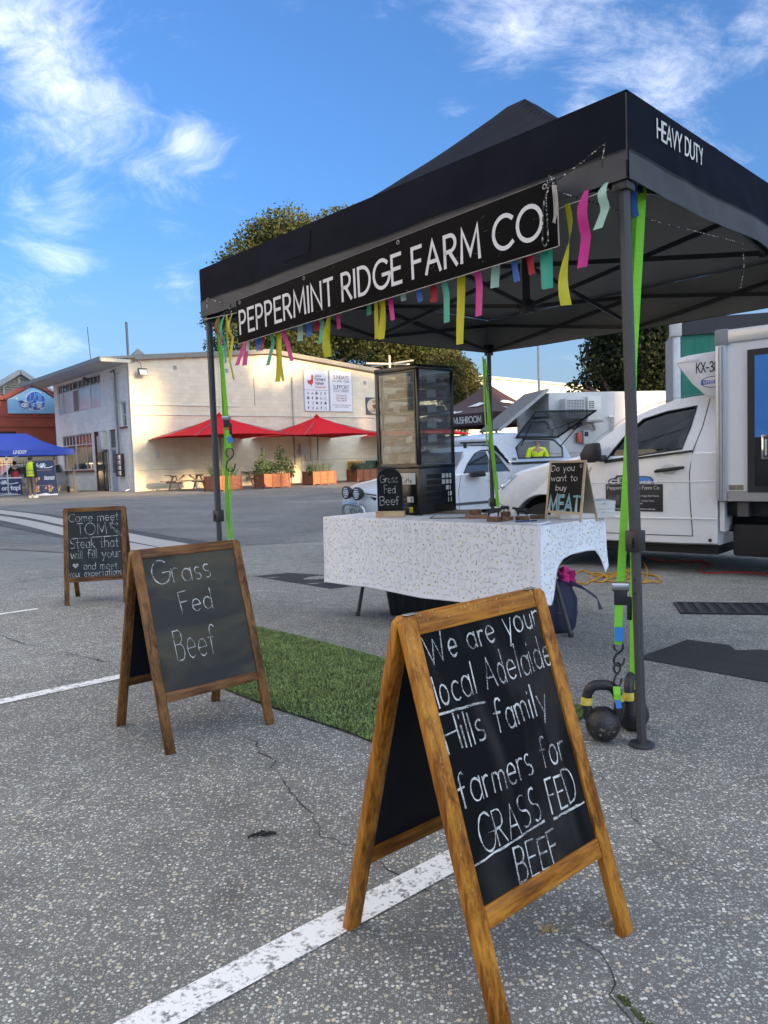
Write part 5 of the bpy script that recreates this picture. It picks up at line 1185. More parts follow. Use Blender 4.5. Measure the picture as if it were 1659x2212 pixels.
for i, (x, y, w_) in enumerate(((990,1117,.10),(1100,1116,.08))):
    p = tp(x, y); l = thing('leaflet', ['white leaflet between cardboard and toy cow', 'white leaflet near the flat wood slice'][i], 'leaflet', (p.x, p.y+.05, TZ+.0058), R_(20+30*i)); MB().bb(-w_,w_,-.07,.07,0,.0012).build('sheet', PAPER, l)

# ================================================================== UNDER AND BEHIND THE TABLE
cr_ = gp(848, 1327); crate = thing('storage_crate', 'black ribbed plastic crate under the table', 'crate', (cr_.x+.26, cr_.y+.08, gz(cr_.x+.3, cr_.y)), TROT+R_(38))
CRB = M('crate_black', (.016,.017,.022), .5, var=.1)
MB().loft([[(-.25,-.17,.002),(.25,-.17,.002),(.25,.17,.002),(-.25,.17,.002)], [(-.28,-.20,.24),(.28,-.20,.24),(.28,.20,.24),(-.28,.20,.24)]]).build('tub', CRB, crate, bevel=.012)
MB().bb(-.30,.30,-.22,.22,.24,.268).build('rim', CRB, crate, bevel=.006)
for i in range(7): MB().bar((-.22+i*.073, -.176, .02), (-.235+i*.078, -.206, .235), .016, .012, up=(0,1,0)).build('rib', CRB, crate)
for i in range(5): MB().bar((-.256, -.12+i*.06, .02), (-.286, -.13+i*.066, .235), .012, .016, up=(0,1,0)).build('rib', CRB, crate)
bgp = gp(1212, 1372); NAVY = M('navy_nylon', (.012,.016,.045), .7, var=.2, vs=12, bump=.3, bs=20)
bag = thing('backpack', 'navy backpack slumped against the right table leg', 'bag', (bgp.x-.02, bgp.y+.14, gz(bgp.x, bgp.y)), R_(20))
rings = []
for z, k in ((0,.80),(.03,.98),(.12,1.05),(.22,1.0),(.30,.82),(.345,.5),(.36,.12)): rings.append([(.155*k*math.copysign(abs(math.cos(a))**.7, math.cos(a))*(1+.05*math.sin(5*a+z*20)), .115*k*math.copysign(abs(math.sin(a))**.7, math.sin(a))*(1+.06*math.sin(4*a+z*14)), z) for a in [2*math.pi*i/24 for i in range(24)]])
MB().loft(rings).build('body', NAVY, bag, smooth=True, angle=80)
PIP = M('pink_piping', (.40,.06,.14), .6); MB().tube([(.14*math.cos(a), -.118*abs(math.sin(a))**.7-.004, .14+.02*math.sin(a*2)) for a in np.linspace(-math.pi+.3,-.3,14)], .003, 5).build('piping', PIP, bag, smooth=True)
webbing([bag.matrix_world.translation + Vector((.10,-.05,.34)), bag.matrix_world.translation + Vector((.19,-.07,.30)), gp(1290,1318)+Vector((0,0,.10)), gp(1298,1330)+Vector((0,0,.05))], .030, (-.2,-.9,.4), 'shoulder_strap', bag, NAVY, .003)
MB().tube([(-.03,-.02,.34),(-.02,-.03,.40),(.03,-.03,.40),(.04,-.02,.34)], .006, 6).build('grab_loop', NAVY, bag, smooth=True)
def crumple(name, label, cat, p, r, mat, seed):
    o = thing(name, label, cat, p); MB().blob((0,0,r[2]), r, 16, 10, None, .9, seed).build('fabric', mat, o, smooth=True, angle=25); return o
w_ = bag.matrix_world.translation
crumple('shopping_bag', 'crumpled green bag stuffed beside the right table leg', 'bag', w_ + Vector((-.02,.10,.30)), (.085,.07,.12), M('green_bag', (.13,.19,.04), .6, var=.35, vs=16), 3)
crumple('pink_cloth', 'bright pink cloth poking out above the navy backpack', 'cloth', w_ + Vector((.10,.03,.30)), (.055,.05,.06), M('pink_cloth', (.70,.03,.25), .7, var=.15, vs=16), 8)
# cables
YC = M('yellow_cable', (.52,.27,.02), .5, var=.08); RCB = M('red_cable', (.42,.02,.025), .5, var=.08)
def cspline(pts, n=8):
    P = [Vector(p) for p in pts]; out = []
    for i in range(len(P)-1):
        p0 = P[max(0,i-1)]; p1 = P[i]; p2 = P[i+1]; p3 = P[min(len(P)-1,i+2)]
        for k in range(n):
            t = k/n; out.append(.5*((2*p1) + (p2-p0)*t + (2*p0-5*p1+4*p2-p3)*t*t + (-p0+3*p1-3*p2+p3)*t**3))
    return out + [P[-1]]
cTd = lambda x, y: ((1800+x/2.37)*.6636, (1750+y/2.37)*.6636)
ypts = [gp(*cTd(x, y)) + Vector((0,0,.008+.006*(i % 3))) for i, (x, y) in enumerate([(-30,285),(40,275),(120,312),(170,285),(230,264),(300,290),(340,280),(400,300),(415,335),(370,350),(310,335),(290,310),(350,298),(420,310),(480,300),(560,262),(620,240),(560,300),(480,345),(400,335),(470,318),(560,305),(640,320),(600,350),(500,352),(560,330),(650,270),(690,195),(718,235),(728,290),(715,335),(690,358),(760,352),(815,352),(828,335),(800,312),(740,292),(650,280),(560,268),(470,280),(400,300),(310,345),(270,350),(262,370),(220,366),(150,352),(110,350)])]
yc = thing('extension_cord', 'tangled yellow extension cord on the asphalt behind the table', 'cord', ypts[10]); MB().tube(cspline(ypts, 6), .009, 6).build('cable', YC, yc, world=True, smooth=True)
rpts = [gp(*cTd(x, y)) + Vector((0,0,.007)) for x, y in [(690,138),(760,165),(850,188),(950,190),(1060,190),(1150,186),(1205,205),(1215,216),(1160,228),(1142,250),(1160,272),(1220,280),(1330,275),(1450,274),(1560,280),(1659,288),(1760,295)]]
rc = thing('extension_cord', 'thin red extension cord lying beside the drain grate', 'cord', rpts[8]); MB().tube(cspline(rpts, 6), .008, 6).build('cable', RCB, rc, world=True, smooth=True)

# ================================================================== BUILDINGS
WA = Vector((.766,.643,0)); WB = Vector((-.643,.766,0)); WC0 = Vector((-11.5,35.7,0)); WROT = math.atan2(.643,.766)
nWl = (.643,-.766,0); nFc = (-.766,-.643,0)
def mat_blockwall(name, col, bw=.4, bh=.2, rough=.8, var=.06, stain=.16):
    m = bpy.data.materials.new(name); m.use_nodes = True; nt = m.node_tree; N = nt.nodes; L = nt.links; b = N['Principled BSDF']; b.inputs['Roughness'].default_value = rough
    t = N.new('ShaderNodeTexCoord'); sp = N.new('ShaderNodeSeparateXYZ'); L.new(t.outputs['Object'], sp.inputs[0]); ad = N.new('ShaderNodeMath'); ad.operation = 'ADD'; L.new(sp.outputs[0], ad.inputs[0]); L.new(sp.outputs[1], ad.inputs[1])
    cm = N.new('ShaderNodeCombineXYZ'); L.new(ad.outputs[0], cm.inputs[0]); L.new(sp.outputs[2], cm.inputs[1])
    br = N.new('ShaderNodeTexBrick'); br.inputs['Scale'].default_value = 1; br.inputs['Brick Width'].default_value = bw; br.inputs['Row Height'].default_value = bh; br.inputs['Mortar Size'].default_value = .007; br.inputs['Mortar Smooth'].default_value = .5
    br.inputs['Color1'].default_value = tuple(q*(1-var) for q in col)+(1,); br.inputs['Color2'].default_value = tuple(min(1,q*(1+var)) for q in col)+(1,); br.inputs['Mortar'].default_value = tuple(q*.84 for q in col)+(1,); L.new(cm.outputs[0], br.inputs['Vector'])
    nz = N.new('ShaderNodeTexNoise'); nz.inputs['Scale'].default_value = .7; nz.inputs['Detail'].default_value = 7; nz.inputs['Roughness'].default_value = .65; mp = N.new('ShaderNodeMapping'); mp.inputs['Scale'].default_value = (1,1,.35); L.new(t.outputs['Object'], mp.inputs[0]); L.new(mp.outputs[0], nz.inputs['Vector'])
    mr = N.new('ShaderNodeMapRange'); L.new(nz.outputs['Fac'], mr.inputs[0]); mr.inputs[1].default_value = .3; mr.inputs[2].default_value = .75; mr.inputs[3].default_value = 1+stain*.3; mr.inputs[4].default_value = 1-stain
    vm_ = N.new('ShaderNodeVectorMath'); vm_.operation = 'SCALE'; L.new(br.outputs['Color'], vm_.inputs[0]); L.new(mr.outputs[0], vm_.inputs['Scale']); L.new(vm_.outputs[0], b.inputs['Base Color'])
    bp = N.new('ShaderNodeBump'); bp.inputs['Strength'].default_value = .5; bp.inputs['Distance'].default_value = .01; iv = N.new('ShaderNodeMath'); iv.operation = 'SUBTRACT'; iv.inputs[0].default_value = 1; L.new(br.outputs['Fac'], iv.inputs[1]); L.new(iv.outputs[0], bp.inputs['Height']); L.new(bp.outputs[0], b.inputs['Normal'])
    MATS[name] = m; return m
CREAM = mat_blockwall('cream_painted_block', (.70,.63,.47))
TRIM = M('grey_trim', (.22,.22,.20), .6, var=.1); WFRAME = M('window_paint', (.62,.62,.60), .5, var=.05); OXIDE = M('oxide_red_paint', (.17,.05,.035), .6, var=.15)
WGLASS = M('window_glass', (.42,.50,.54), .04, metal=.75, var=.05, vs=.6); SKYGLASS = M('glass_painted_sky', (.58,.68,.70), .2, var=.18, vs=.8, spec=.2); DGLASS = M('dim_glass', (.10,.12,.13), .06, metal=.55, var=.2, vs=1.2)  # pale upper panes carry the sky reflection in their colour
def holes(mb, axis, fixed, thick, a0, a1, z0, z1, hs):
    """wall slab with rectangular openings, cut into blocks"""
    As = sorted({a0, a1, *[h[0] for h in hs], *[h[1] for h in hs]}); Zs = sorted({z0, z1, *[h[2] for h in hs], *[h[3] for h in hs]})
    for j in range(len(Zs)-1):
        run = None
        for i in range(len(As)-1):
            ca = (As[i]+As[i+1])/2; cz = (Zs[j]+Zs[j+1])/2; op = any(h[0] < ca < h[1] and h[2] < cz < h[3] for h in hs)
            if not op: run = (run[0], As[i+1]) if run else (As[i], As[i+1])
            if (op or i == len(As)-2) and run:
                if axis == 'x': mb.bb(fixed, fixed+thick, run[0], run[1], Zs[j], Zs[j+1])
                else: mb.bb(run[0], run[1], fixed, fixed+thick, Zs[j], Zs[j+1])
                run = None
wb = thing('white_building', 'two-storey cream block building behind the red umbrellas', 'building', WC0, WROT)
G_ = [(0,6.20),(7.6,6.86),(17,6.00)]
def gzr(x): return float(np.interp(x, [q[0] for q in G_], [q[1] for q in G_]))
MB().prism([(0,0,0),(17,0,0),(17,0,6.0),(7.6,0,6.86),(0,0,6.2)], (0,.25,0)).build('side_wall', CREAM, wb)
UW = (3.7,10.35,4.20,5.85); LW = (5.35,10.10,1.08,3.0); D1_ = (3.3,5.0,.0,3.0); D2_ = (2.05,2.9,0,3.0); SW_ = (.62,1.25,3.06,4.2)
fw = MB(); holes(fw, 'x', 0, .25, .252, 11.0, 0, 6.05, [UW, LW, D1_, D2_, SW_]); fw.build('front_wall', mat_blockwall('white_painted_block', (.94,.89,.80)), wb)
MB().bb(.26, 17, 10.75, 11.0, 0, 6.0).bb(16.75,17,.26,10.74,0,6.0).build('rear_wall', CREAM, wb)
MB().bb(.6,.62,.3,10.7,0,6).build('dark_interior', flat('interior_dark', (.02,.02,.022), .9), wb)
# roof: two slopes with a deep eave over the front, fascia and verge trim
rf = MB().prism([(-1.35,-.22,5.98),(7.6,-.22,6.90),(7.6,-.22,7.02),(-1.35,-.22,6.10)], (0,12.9,0)).build('roof', TRIM, wb)
MB().prism([(7.602,-.22,6.90),(17.2,-.22,6.02),(17.2,-.22,6.14),(7.602,-.22,7.02)], (0,11.5,0)).build('rear_slope', TRIM, rf)
MB().prism([(0.2,-.245,6.06),(7.6,-.245,6.80),(7.6,-.245,7.03),(0.2,-.245,6.28)], (0,.022,0)).prism([(7.601,-.245,6.80),(17.2,-.245,5.92),(17.2,-.245,6.15),(7.601,-.245,7.03)], (0,.022,0)).build('verge_board', M('verge_grey', (.20,.195,.17), .6), rf)
MB().bb(-1.40,-1.355,-.22,12.7,5.93,6.12).build('fascia', M('fascia_grey', (.20,.21,.21), .5), rf)
MB().bb(-1.35,.0,-.235,-.10,5.90,6.05).build('eave_beam', M('beam_cream', (.55,.53,.42), .6), rf)
MB().bb(-1.35,-.003,-.22,12.6,5.935,5.96).build('soffit', M('soffit_white', (.5,.5,.48), .7), rf)
MB().bar((-1.2,11.05,5.88),(0,11.05,5.50),.07).build('eave_strut', TRIM, rf)
MB().lathe([(.0,.62),(.50,.18),(.50,.15),(.0,.2)], 8, (1.15,1.6,6.25)).build('roof_vent', M('galv', (.22,.23,.23), .5, metal=.5), rf); MB().bb(.95,1.35,1.4,1.8,6.15,6.42).build('vent_neck', TRIM, rf)
def window(y0, y1, z0, z1, name='window', cols=(), rows=(), glass=WGLASS, fr=.055, panes=None, parent=None):
    """frame on the front wall, with its panes"""
    f = MB(); X0, X1 = .05, .12
    f.bb(X0,X1,y0,y0+fr,z0,z1).bb(X0,X1,y1-fr,y1,z0,z1).bb(X0,X1,y0+fr,y1-fr,z0,z0+fr).bb(X0,X1,y0+fr,y1-fr,z1-fr,z1)
    w = f.build(name, WFRAME, wb)
    for c in cols: MB().bb(X0+.002,X1-.002,c-fr/2,c+fr/2,z0+fr,z1-fr).build('mullion', WFRAME, w)
    for r in rows: MB().bb(X0+.004,X1-.004,y0+fr,y1-fr,r-fr/2,r+fr/2).build('transom', WFRAME, w)
    cs = [y0] + list(cols) + [y1]; rs = [z0] + list(rows) + [z1]
    for j in range(len(rs)-1):
        for i in range(len(cs)-1):
            g = glass if panes is None else panes(i, j); MB().bb(.085,.09,cs[i]+fr*.4,cs[i+1]-fr*.4,rs[j]+fr*.4,rs[j+1]-fr*.4).build('pane', g, w)
    return w
BOARDUP = M('tan_blind', (.32,.24,.17), .8)
w = window(*UW, cols=(5.28,7.1,7.95,9.6), rows=(5.37,), panes=lambda i, j: BOARDUP if (i == 2 and j == 0) else (DGLASS if j == 1 else SKYGLASS))
for c in (4.2,4.75,5.85,6.45,8.5,9.05,9.98): MB().bb(.055,.115,c-.025,c+.025,5.40,5.80).build('mullion', WFRAME, w)
w = window(*LW, cols=(6.35,7.9,8.0,9.5), rows=(2.44,), panes=lambda i, j: DGLASS)
for c in (5.85,6.9,7.4,8.5,9.0): MB().bb(.055,.115,c-.025,c+.025,2.47,2.95).build('mullion', WFRAME, w)
MB().bb(-.10,.05,5.2,10.3,.98,1.078).build('window_sill', OXIDE, w, bevel=.01)
w = window(*SW_, rows=(3.62,)); MB().bb(-.08,.05,.52,1.35,2.98,3.058).build('window_sill', OXIDE, w); MB().bb(-.02,.05,.55,1.32,4.2,4.26).build('lintel', WFRAME, w)
d = MB().bb(.06,.10,3.36,4.94,.02,2.35).build('door', M('dark_door_glass', (.06,.06,.065), .1, metal=.3), wb); f = MB(); f.bb(.02,.14,3.3,3.36,0,3.0).bb(.02,.14,4.94,5.0,0,3.0).bb(.02,.14,3.36,4.94,2.35,2.43).bb(.04,.12,4.0,4.08,0,2.35); f.build('door_frame', OXIDE, d); MB().bb(.07,.09,3.37,4.93,2.44,2.95).build('fanlight', DGLASS, d)
MB().bb(-.06,.03,3.25,3.9,.95,1.05).build('sill', OXIDE, d)
d = MB().bb(.06,.10,2.10,2.86,.02,2.05).build('door', M('pale_blue_door', (.42,.50,.60), .6), wb); f = MB(); f.bb(.0,.14,2.05,2.10,0,3.0).bb(.0,.14,2.86,2.9,0,3.0).bb(.0,.14,2.1,2.86,2.05,2.12); f.build('door_frame', WFRAME, d); MB().bb(.055,.059,2.2,2.78,.9,1.95).build('mesh_screen', M('screen_mesh', (.16,.17,.18), .7), d); MB().bb(.07,.09,2.1,2.86,2.13,2.95).build('fanlight', DGLASS, d)
MB().bb(-.30,-.003,3.15,3.55,2.05,2.95).build('water_heater', M('appliance_white', (.55,.55,.54), .5), wb, bevel=.02); MB().bb(-.14,-.003,3.56,4.25,1.95,2.75).build('switchboard', M('appliance_grey', (.48,.48,.47), .5), wb, bevel=.01)
MB().bb(-.22,-.003,1.15,1.75,.72,1.80).build('meter_box', M('meter_dark', (.03,.032,.036), .5), wb, bevel=.015)
for i in range(4): MB().bb(-.30,-.2205,1.05,1.30,.78+i*.25,.98+i*.25).build('meter', M('meter_grey', (.30,.31,.32), .4), wb, bevel=.01)
PIPE = M('white_pipe', (.60,.59,.54), .5, var=.06); GPIPE = M('grey_pipe', (.16,.17,.17), .5)
MB().tube([(-.02,-.07,.0),(-.02,-.07,5.7),(-.06,-.12,5.9),(-.06,-.12,6.05)], .05, 10).build('downpipe', PIPE, wb, smooth=True); MB().tube([(-.06,-.14,6.05),(-.06,-.14,7.75)], .055, 10).build('mast', GPIPE, wb, smooth=True)
MB().tube([(-.12,1.9,5.7),(-.12,1.55,5.75),(-.12,1.45,5.6),(-.12,1.45,1.8)], .05, 8).build('conduit', GPIPE, wb, smooth=True); MB().tube([(-.08,2.15,5.45),(-.08,1.85,5.45),(-.08,1.80,5.3),(-.08,1.80,3.1)], .03, 8).build('conduit', PIPE, wb, smooth=True)
for y, z0, z1 in ((3.4,.1,2.05),(3.25,.6,2.0),(2.98,.1,2.05)): MB().tube([(-.06,y,z0),(-.06,y,z1)], .02, 6).build('conduit', GPIPE, wb)
MB().tube([(-.3,.45,.05),(-.08,.45,.12),(-.08,.45,.7)], .03, 6).build('conduit', PIPE, wb, smooth=True)
for z, x0, x1, r in ((4.03,0,5.6,.022),(3.57,0,14.8,.028),(1.0,.2,9.0,.018),(1.25,9.6,16.0,.015)): MB().tube([(x0,-.05,z),(x1,-.05,z)], r, 6).build('conduit', PIPE, wb)
MB().tube([(8.88,-.06,1.0),(8.88,-.06,5.66)], .045, 8).build('conduit', M('pipe_darker', (.46,.44,.38), .6), wb); MB().tube([(6.55,-.03,4.1),(6.55,-.03,5.5)], .012, 5).build('cable', GPIPE, wb)  # this conduit has a darker tone than the others
for x, z0, z1 in ((4.55,.2,6.4),(10.0,.2,3.8)): MB().tube([(x+.02*math.sin(i), -.012, z0+(z1-z0)*i/9) for i in range(10)], .009, 4).build('crack_line', M('hairline', (.42,.40,.34), .9), wb)
for x, z in ((2.26,5.82),(5.02,5.81),(13.9,5.55)): 
    v_ = MB().bb(x-.11,x+.11,-.012,-.002,z-.11,z+.11).build('air_brick', M('airbrick', (.48,.45,.40), .8), wb)
    for k in range(3): MB().bb(x-.08,x+.08,-.016,-.0125,z-.075+k*.06,z-.05+k*.06).build('slot', flat('slot_dark', (.10,.09,.08), .9), v_)
fl_ = MB().tube([(.05,-.05,5.95),(.3,-.15,6.0),(.42,-.35,5.9),(.44,-.38,5.65)], .02, 6).build('floodlight', GPIPE, wb, smooth=True); MB().box((.48,-.42,5.50), (.42,.12,.32), Matrix.Rotation(R_(-25),3,'X')).build('lamp_head', M('lamp_body', (.06,.06,.065), .4), fl_, bevel=.01); MB().box((.48,-.49,5.47), (.36,.02,.26), Matrix.Rotation(R_(-25),3,'X')).build('lens', M('lamp_lens', (.70,.70,.66), .2), fl_)
MB().box((-.55,4.1,5.55), (.3,.12,.2), Matrix.Rotation(R_(20),3,'Y')).build('spotlight', M('lamp_body', (.06,.06,.065), .4), wb, bevel=.01); MB().tube([(-.01,4.1,5.7),(-.4,4.1,5.62)], .025, 6).build('spotlight_arm', M('lamp_body', (.06,.06,.065), .4), wb)
MB().bb(9.15,9.60,-.20,-.003,1.50,2.08).build('fuse_box', M('appliance_grey', (.48,.48,.47), .5), wb, bevel=.015); MB().tube([(9.3,-.08,1.5),(9.3,-.08,.5)], .02, 6).build('conduit', PIPE, wb); MB().tube([(9.5,-.08,1.5),(9.55,-.08,1.2),(9.85,-.08,1.15),(9.85,-.08,2.9)], .015, 6).build('conduit', GPIPE, wb)
MB().bb(1.05,1.22,-.12,-.003,1.55,1.85).build('outlet', M('appliance_grey', (.48,.48,.47), .5), wb, bevel=.02)
# --- market sign boards on the wall
wbM = FRAME[wb.name]
WHB = M('sign_panel_white', (.68,.68,.70), .5, var=.03); INK = flat('sign_ink', (.06,.06,.07), .6); REDI = flat('sign_red', (.50,.04,.03), .6)
def wallsign(name, label, x0, x1, z0, z1, mat):
    o = thing(name, label, 'sign', M4=wbM @ Matrix.Translation(Vector((x0, -.03, z0)))); MB().bb(0, x1-x0, -.03, .025, 0, z1-z0).build('panel', mat, o); return o
SF = lambda x, y, z=0.0: Vector((x, -.034-z, y))
sA = wallsign('market_sign', 'white farmers market sign board with red rooster and vegetables', 9.62, 11.27, 3.86, 6.14, WHB)
f = MB(); 
for b_ in ((0,1.65,0,.03),(0,1.65,2.25,2.28),(0,.03,.03,2.25),(1.62,1.65,.03,2.25),(.03,1.62,1.14,1.17)): f.bb(b_[0],b_[1],-.037,-.0305,b_[2],b_[3])
f.build('border', M('border_grey', (.35,.37,.40), .6), sA)
mb = MB(); write(mb, 'Adelaide', SF, .74,1.88,.11,.014, fit=.44, lift=0); write(mb, "Farmers'", SF, .74,1.68,.17,.028, fit=.72, lift=0); write(mb, 'Market', SF, .74,1.46,.17,.028, fit=.58, lift=0); mb.build('lettering', INK, sA)
mb = MB(); write(mb, 'Showground', SF, .74,1.29,.11,.016, fit=.70, lift=0)
rooster = [(.24,1.55),(.27,1.70),(.35,1.66),(.44,1.68),(.50,1.75),(.50,1.90),(.54,1.99),(.60,1.99),(.62,1.92),(.66,1.88),(.62,1.86),(.63,1.70),(.60,1.52),(.53,1.44),(.53,1.34),(.49,1.34),(.49,1.43),(.40,1.44),(.31,1.50)]
polyfill(mb, rooster, SF, 0); mb.build('rooster_emblem', REDI, sA)
mb = MB(); random.seed(5)
for r in range(4):
    for c in range(5):
        cx, cy = .25+c*.285, .98-r*.265; k = random.randrange(4); s = .09
        if k == 0: polyfill(mb, [(cx+s*math.cos(a)*(1+.12*math.sin(a*5)), cy+s*.8*math.sin(a)) for a in np.linspace(0,5.9,14)], SF, 0); polyfill(mb, [(cx-.01,cy+s*.8),(cx+.01,cy+s*.8),(cx+.03,cy+s*1.4),(cx-.03,cy+s*1.4)], SF, 0)
        elif k == 1: polyfill(mb, [(cx-.03,cy+s),(cx+.03,cy+s),(cx+.045,cy+.02),(cx,cy-s*1.2),(cx-.045,cy+.02)], SF, 0)
        elif k == 2:
            for q in range(3): polyfill(mb, [(cx-.05+q*.05+.035*math.cos(a), cy+(-.03 if q != 1 else .04)+.035*math.sin(a)) for a in np.linspace(0,5.6,9)], SF, .0004*q)
        else:
            o2 = []; stroke2d([(cx-.05,cy-s),(cx-.02,cy),(cx-.06,cy+s)], .022, o2); stroke2d([(cx+.04,cy-s),(cx+.03,cy),(cx+.06,cy+s)], .03, o2); put2d(mb, o2, SF, 0)
mb.build('vegetable_drawings', M('ink_grey', (.12,.12,.13), .7, var=.4, vs=14), sA)
sB = wallsign('market_sign', 'white sign board lettered SUNDAYS and SUPPORT LOCAL FARMERS', 11.33, 12.93, 3.86, 6.14, WHB)
f = MB()
for b_ in ((0,1.60,0,.03),(0,1.60,2.25,2.28),(0,.03,.03,2.25),(1.57,1.60,.03,2.25)): f.bb(b_[0],b_[1],-.037,-.0305,b_[2],b_[3])
f.build('border', M('border_grey', (.35,.37,.40), .6), sB); mb = MB()
for tx, y, h, w_, fit in (('SUNDAYS',1.82,.19,.026,1.10), ('Open 8.30am - 12.30pm',1.66,.10,.014,1.18), ('SUPPORT',1.28,.19,.026,1.10), ('LOCAL FARMERS',1.10,.14,.018,1.08)): write(mb, tx, SF, .80,y,h,w_,'c',fit,lift=0)
for y, fit in ((.36,1.35),(.25,.95)): write(mb, 'Thank you for putting your hard earned'[:30 if y > .3 else 22], SF, .80,y,.055,.008,'c',fit,lift=0)
mb.build('lettering', INK, sB); mb = MB()
for tx, y in (('"We Grow It"',.86),('"We Make It"',.72),('"We Sell It"',.58)): write(mb, tx, SF, .80,y,.10,.014,'c',.74,lift=0)
mb.build('slogan', M('slogan_red', (.30,.06,.05), .6), sB)
sC = wallsign('market_sign', 'dark wall sign with a cream oval emblem beside the fridge', 13.9, 15.6, 3.73, 4.72, M('sign_slate', (.06,.065,.075), .5))
mb = MB(); polyfill(mb, [(.62+.56*math.cos(a), .5+.44*math.sin(a)) for a in np.linspace(0,6.1,26)], SF, 0); ov = mb.build('oval', M('cream_print', (.58,.48,.32), .6), sC)
mb = MB(); SF2 = lambda x, y, z=0.0: Vector((x, -.0365-z, y)); write(mb, 'SA', SF2, .62,.70,.14,.03,'c',.3,lift=0); write(mb, 'COUNTRY', SF2, .62,.16,.13,.026,'c',.72,lift=0); polyfill(mb, [(.62+.16*math.cos(a)*(1+.2*math.sin(3*a)), .46+.14*math.sin(a)) for a in np.linspace(0,6,16)], SF2, 0); mb.build('emblem_print', M('maroon_print', (.20,.05,.03), .6), ov)

# ================================================================== DAIRY FOOD HALL and the louvred gable behind it
DV = 15.5; DO = WC0 + WB*DV
cBd = lambda x, y: ((x/6.38)*.6636, (1150+y/6.38)*.6636)
def dl(x, y, off=0.0):
    q = pl(*cBd(x, y), np.array(DO) + np.array(nWl)*off, nWl) - DO; return (q.dot(WA), q.z)
dh = thing('dairy_hall', 'red rendered gabled food hall with pale blue sign', 'building', DO, WROT)
BRICK = mat_blockwall('red_render', (.34,.075,.042), .6, .3, .8, .08, .25); SANDR = M('sand_render', (.55,.45,.33), .8)
apex = dl(672, 640); lft = dl(0, 985); rgt = (apex[0] + (apex[0]-dl(60,960)[0])*1.0, dl(60,960)[1])
lw = lft[0]-6; zl = lft[1]
band_z = dl(900, 365+1450)[1] if False else 2.55
MB().prism([(lw,0,band_z),(rgt[0]+2,0,band_z),(rgt[0]+2,0,zl),(rgt[0],0,rgt[1]),(apex[0],0,apex[1]),(dl(60,960)[0],0,dl(60,960)[1]),(lw,0,zl)], (0,.3,0)).build('upper_wall', BRICK, dh)
MB().bb(lw, rgt[0]+2, 0, .3, 0, band_z-.002).build('lower_wall', SANDR, dh)
for zz in (dl(600,1290)[1]-.05, dl(600,1515)[1]): MB().bb(lw, rgt[0]+2, -.05, -.002, zz-.05, zz+.03).build('string_course', M('red_trim', (.28,.055,.035), .7), dh)
COP = M('red_coping', (.24,.05,.035), .6, var=.15)
pL = dl(60,935); MB().bar((pL[0],-.05,pL[1]+.02),(apex[0],-.05,apex[1]+.12),.34,.26).build('coping', COP, dh); MB().bar((apex[0],-.05,apex[1]+.12),(rgt[0],-.05,rgt[1]+.02),.34,.26).build('coping', COP, dh); MB().bar((lw,-.05,pL[1]+.02),(pL[0]-.01,-.05,pL[1]+.02),.34,.26).build('coping', COP, dh)
MB().bb(lw, dl(330,1620)[0], -.03, -.002, dl(330,1640)[1]-.2, dl(330,1625)[1]).build('window_head', flat('interior_dark', (.02,.02,.022), .9), dh)
# the sign
sg = thing('dairy_sign', 'pale blue gable sign with round Dairy Food Hall emblem', 'sign', DO, WROT)
pts = [dl(148,968,.06), dl(690,683,.06), dl(1120,925,.06), dl(1145,1250,.06), dl(165,1250,.06)]
MB().prism([(x,-.02,z) for x, z in pts], (0,-.05,0)).build('panel', M('sign_sky_blue', (.24,.46,.66), .5, var=.08, vs=1.5), sg)
df2 = lambda l: (lambda x, y, z=0.0: Vector((x, -.072-l-z, y)))
c_ = dl(745,990,.07); rr = abs(dl(745,800,.07)[1]-c_[1])
def disc(r, l, mat, name, cx=0, cy=0, sx=1.0, par=None): mb = MB(); polyfill(mb, [(c_[0]+cx+r*sx*math.cos(a), c_[1]+cy+r*math.sin(a)) for a in np.linspace(0,2*math.pi,32)[:-1]], df2(l), 0); return mb.build(name, mat, sg)
disc(rr*1.10, .002, M('emblem_ring', (.62,.66,.70), .5), 'ring'); disc(rr, .006, M('emblem_blue', (.045,.06,.32), .5, col2=(.10,.13,.50), vs=1.2), 'disc')
mb = MB(); sw = dl(620,1050,.07); sw2 = dl(940,1000,.07); o2 = []; stroke2d([dl(725,1095,.07), dl(655,1090,.07), dl(640,1065,.07), dl(700,1045,.07), dl(800,1030,.07), dl(940,1005,.07)], .09, o2); put2d(mb, o2, df2(.012), 0)
a_ = dl(625,1000,.07); b_ = dl(965,960,.07); write(mb, 'Dairy', df2(.010), a_[0], a_[1], .80, .085, fit=b_[0]-a_[0], slant=.15, lift=0); mb.build('script_lettering', M('emblem_cyan', (.10,.42,.70), .5), sg)
mb = MB(); a_ = dl(768,1095,.07); b_ = dl(875,1095,.07); a2 = dl(768,1140,.07)
write(mb, 'FOOD', df2(.014), a_[0], a_[1], .24, .06, fit=b_[0]-a_[0], lift=0); write(mb, 'HALL', df2(.014), a2[0], a2[1], .24, .06, fit=b_[0]-a_[0], lift=0); mb.build('block_lettering', M('emblem_white', (.70,.70,.72), .5), sg)
mb = MB(); cc_ = dl(505,1050,.07); random.seed(11); sp_ = []
for i in range(44): a = 2*math.pi*i/44; r = (.62 if i % 2 else .95)*random.uniform(.75,1.25)*rr*.55; sp_.append((cc_[0]+r*1.2*math.cos(a), cc_[1]+r*math.sin(a)))
polyfill(mb, sp_, df2(.016), 0)
for i in range(9): a = random.uniform(0,6.28); q = (cc_[0]+rr*.95*math.cos(a), cc_[1]+rr*.8*math.sin(a)); polyfill(mb, [(q[0]+.05*math.cos(t), q[1]+.05*math.sin(t)) for t in np.linspace(0,5.2,6)], df2(.017), .0004*i)
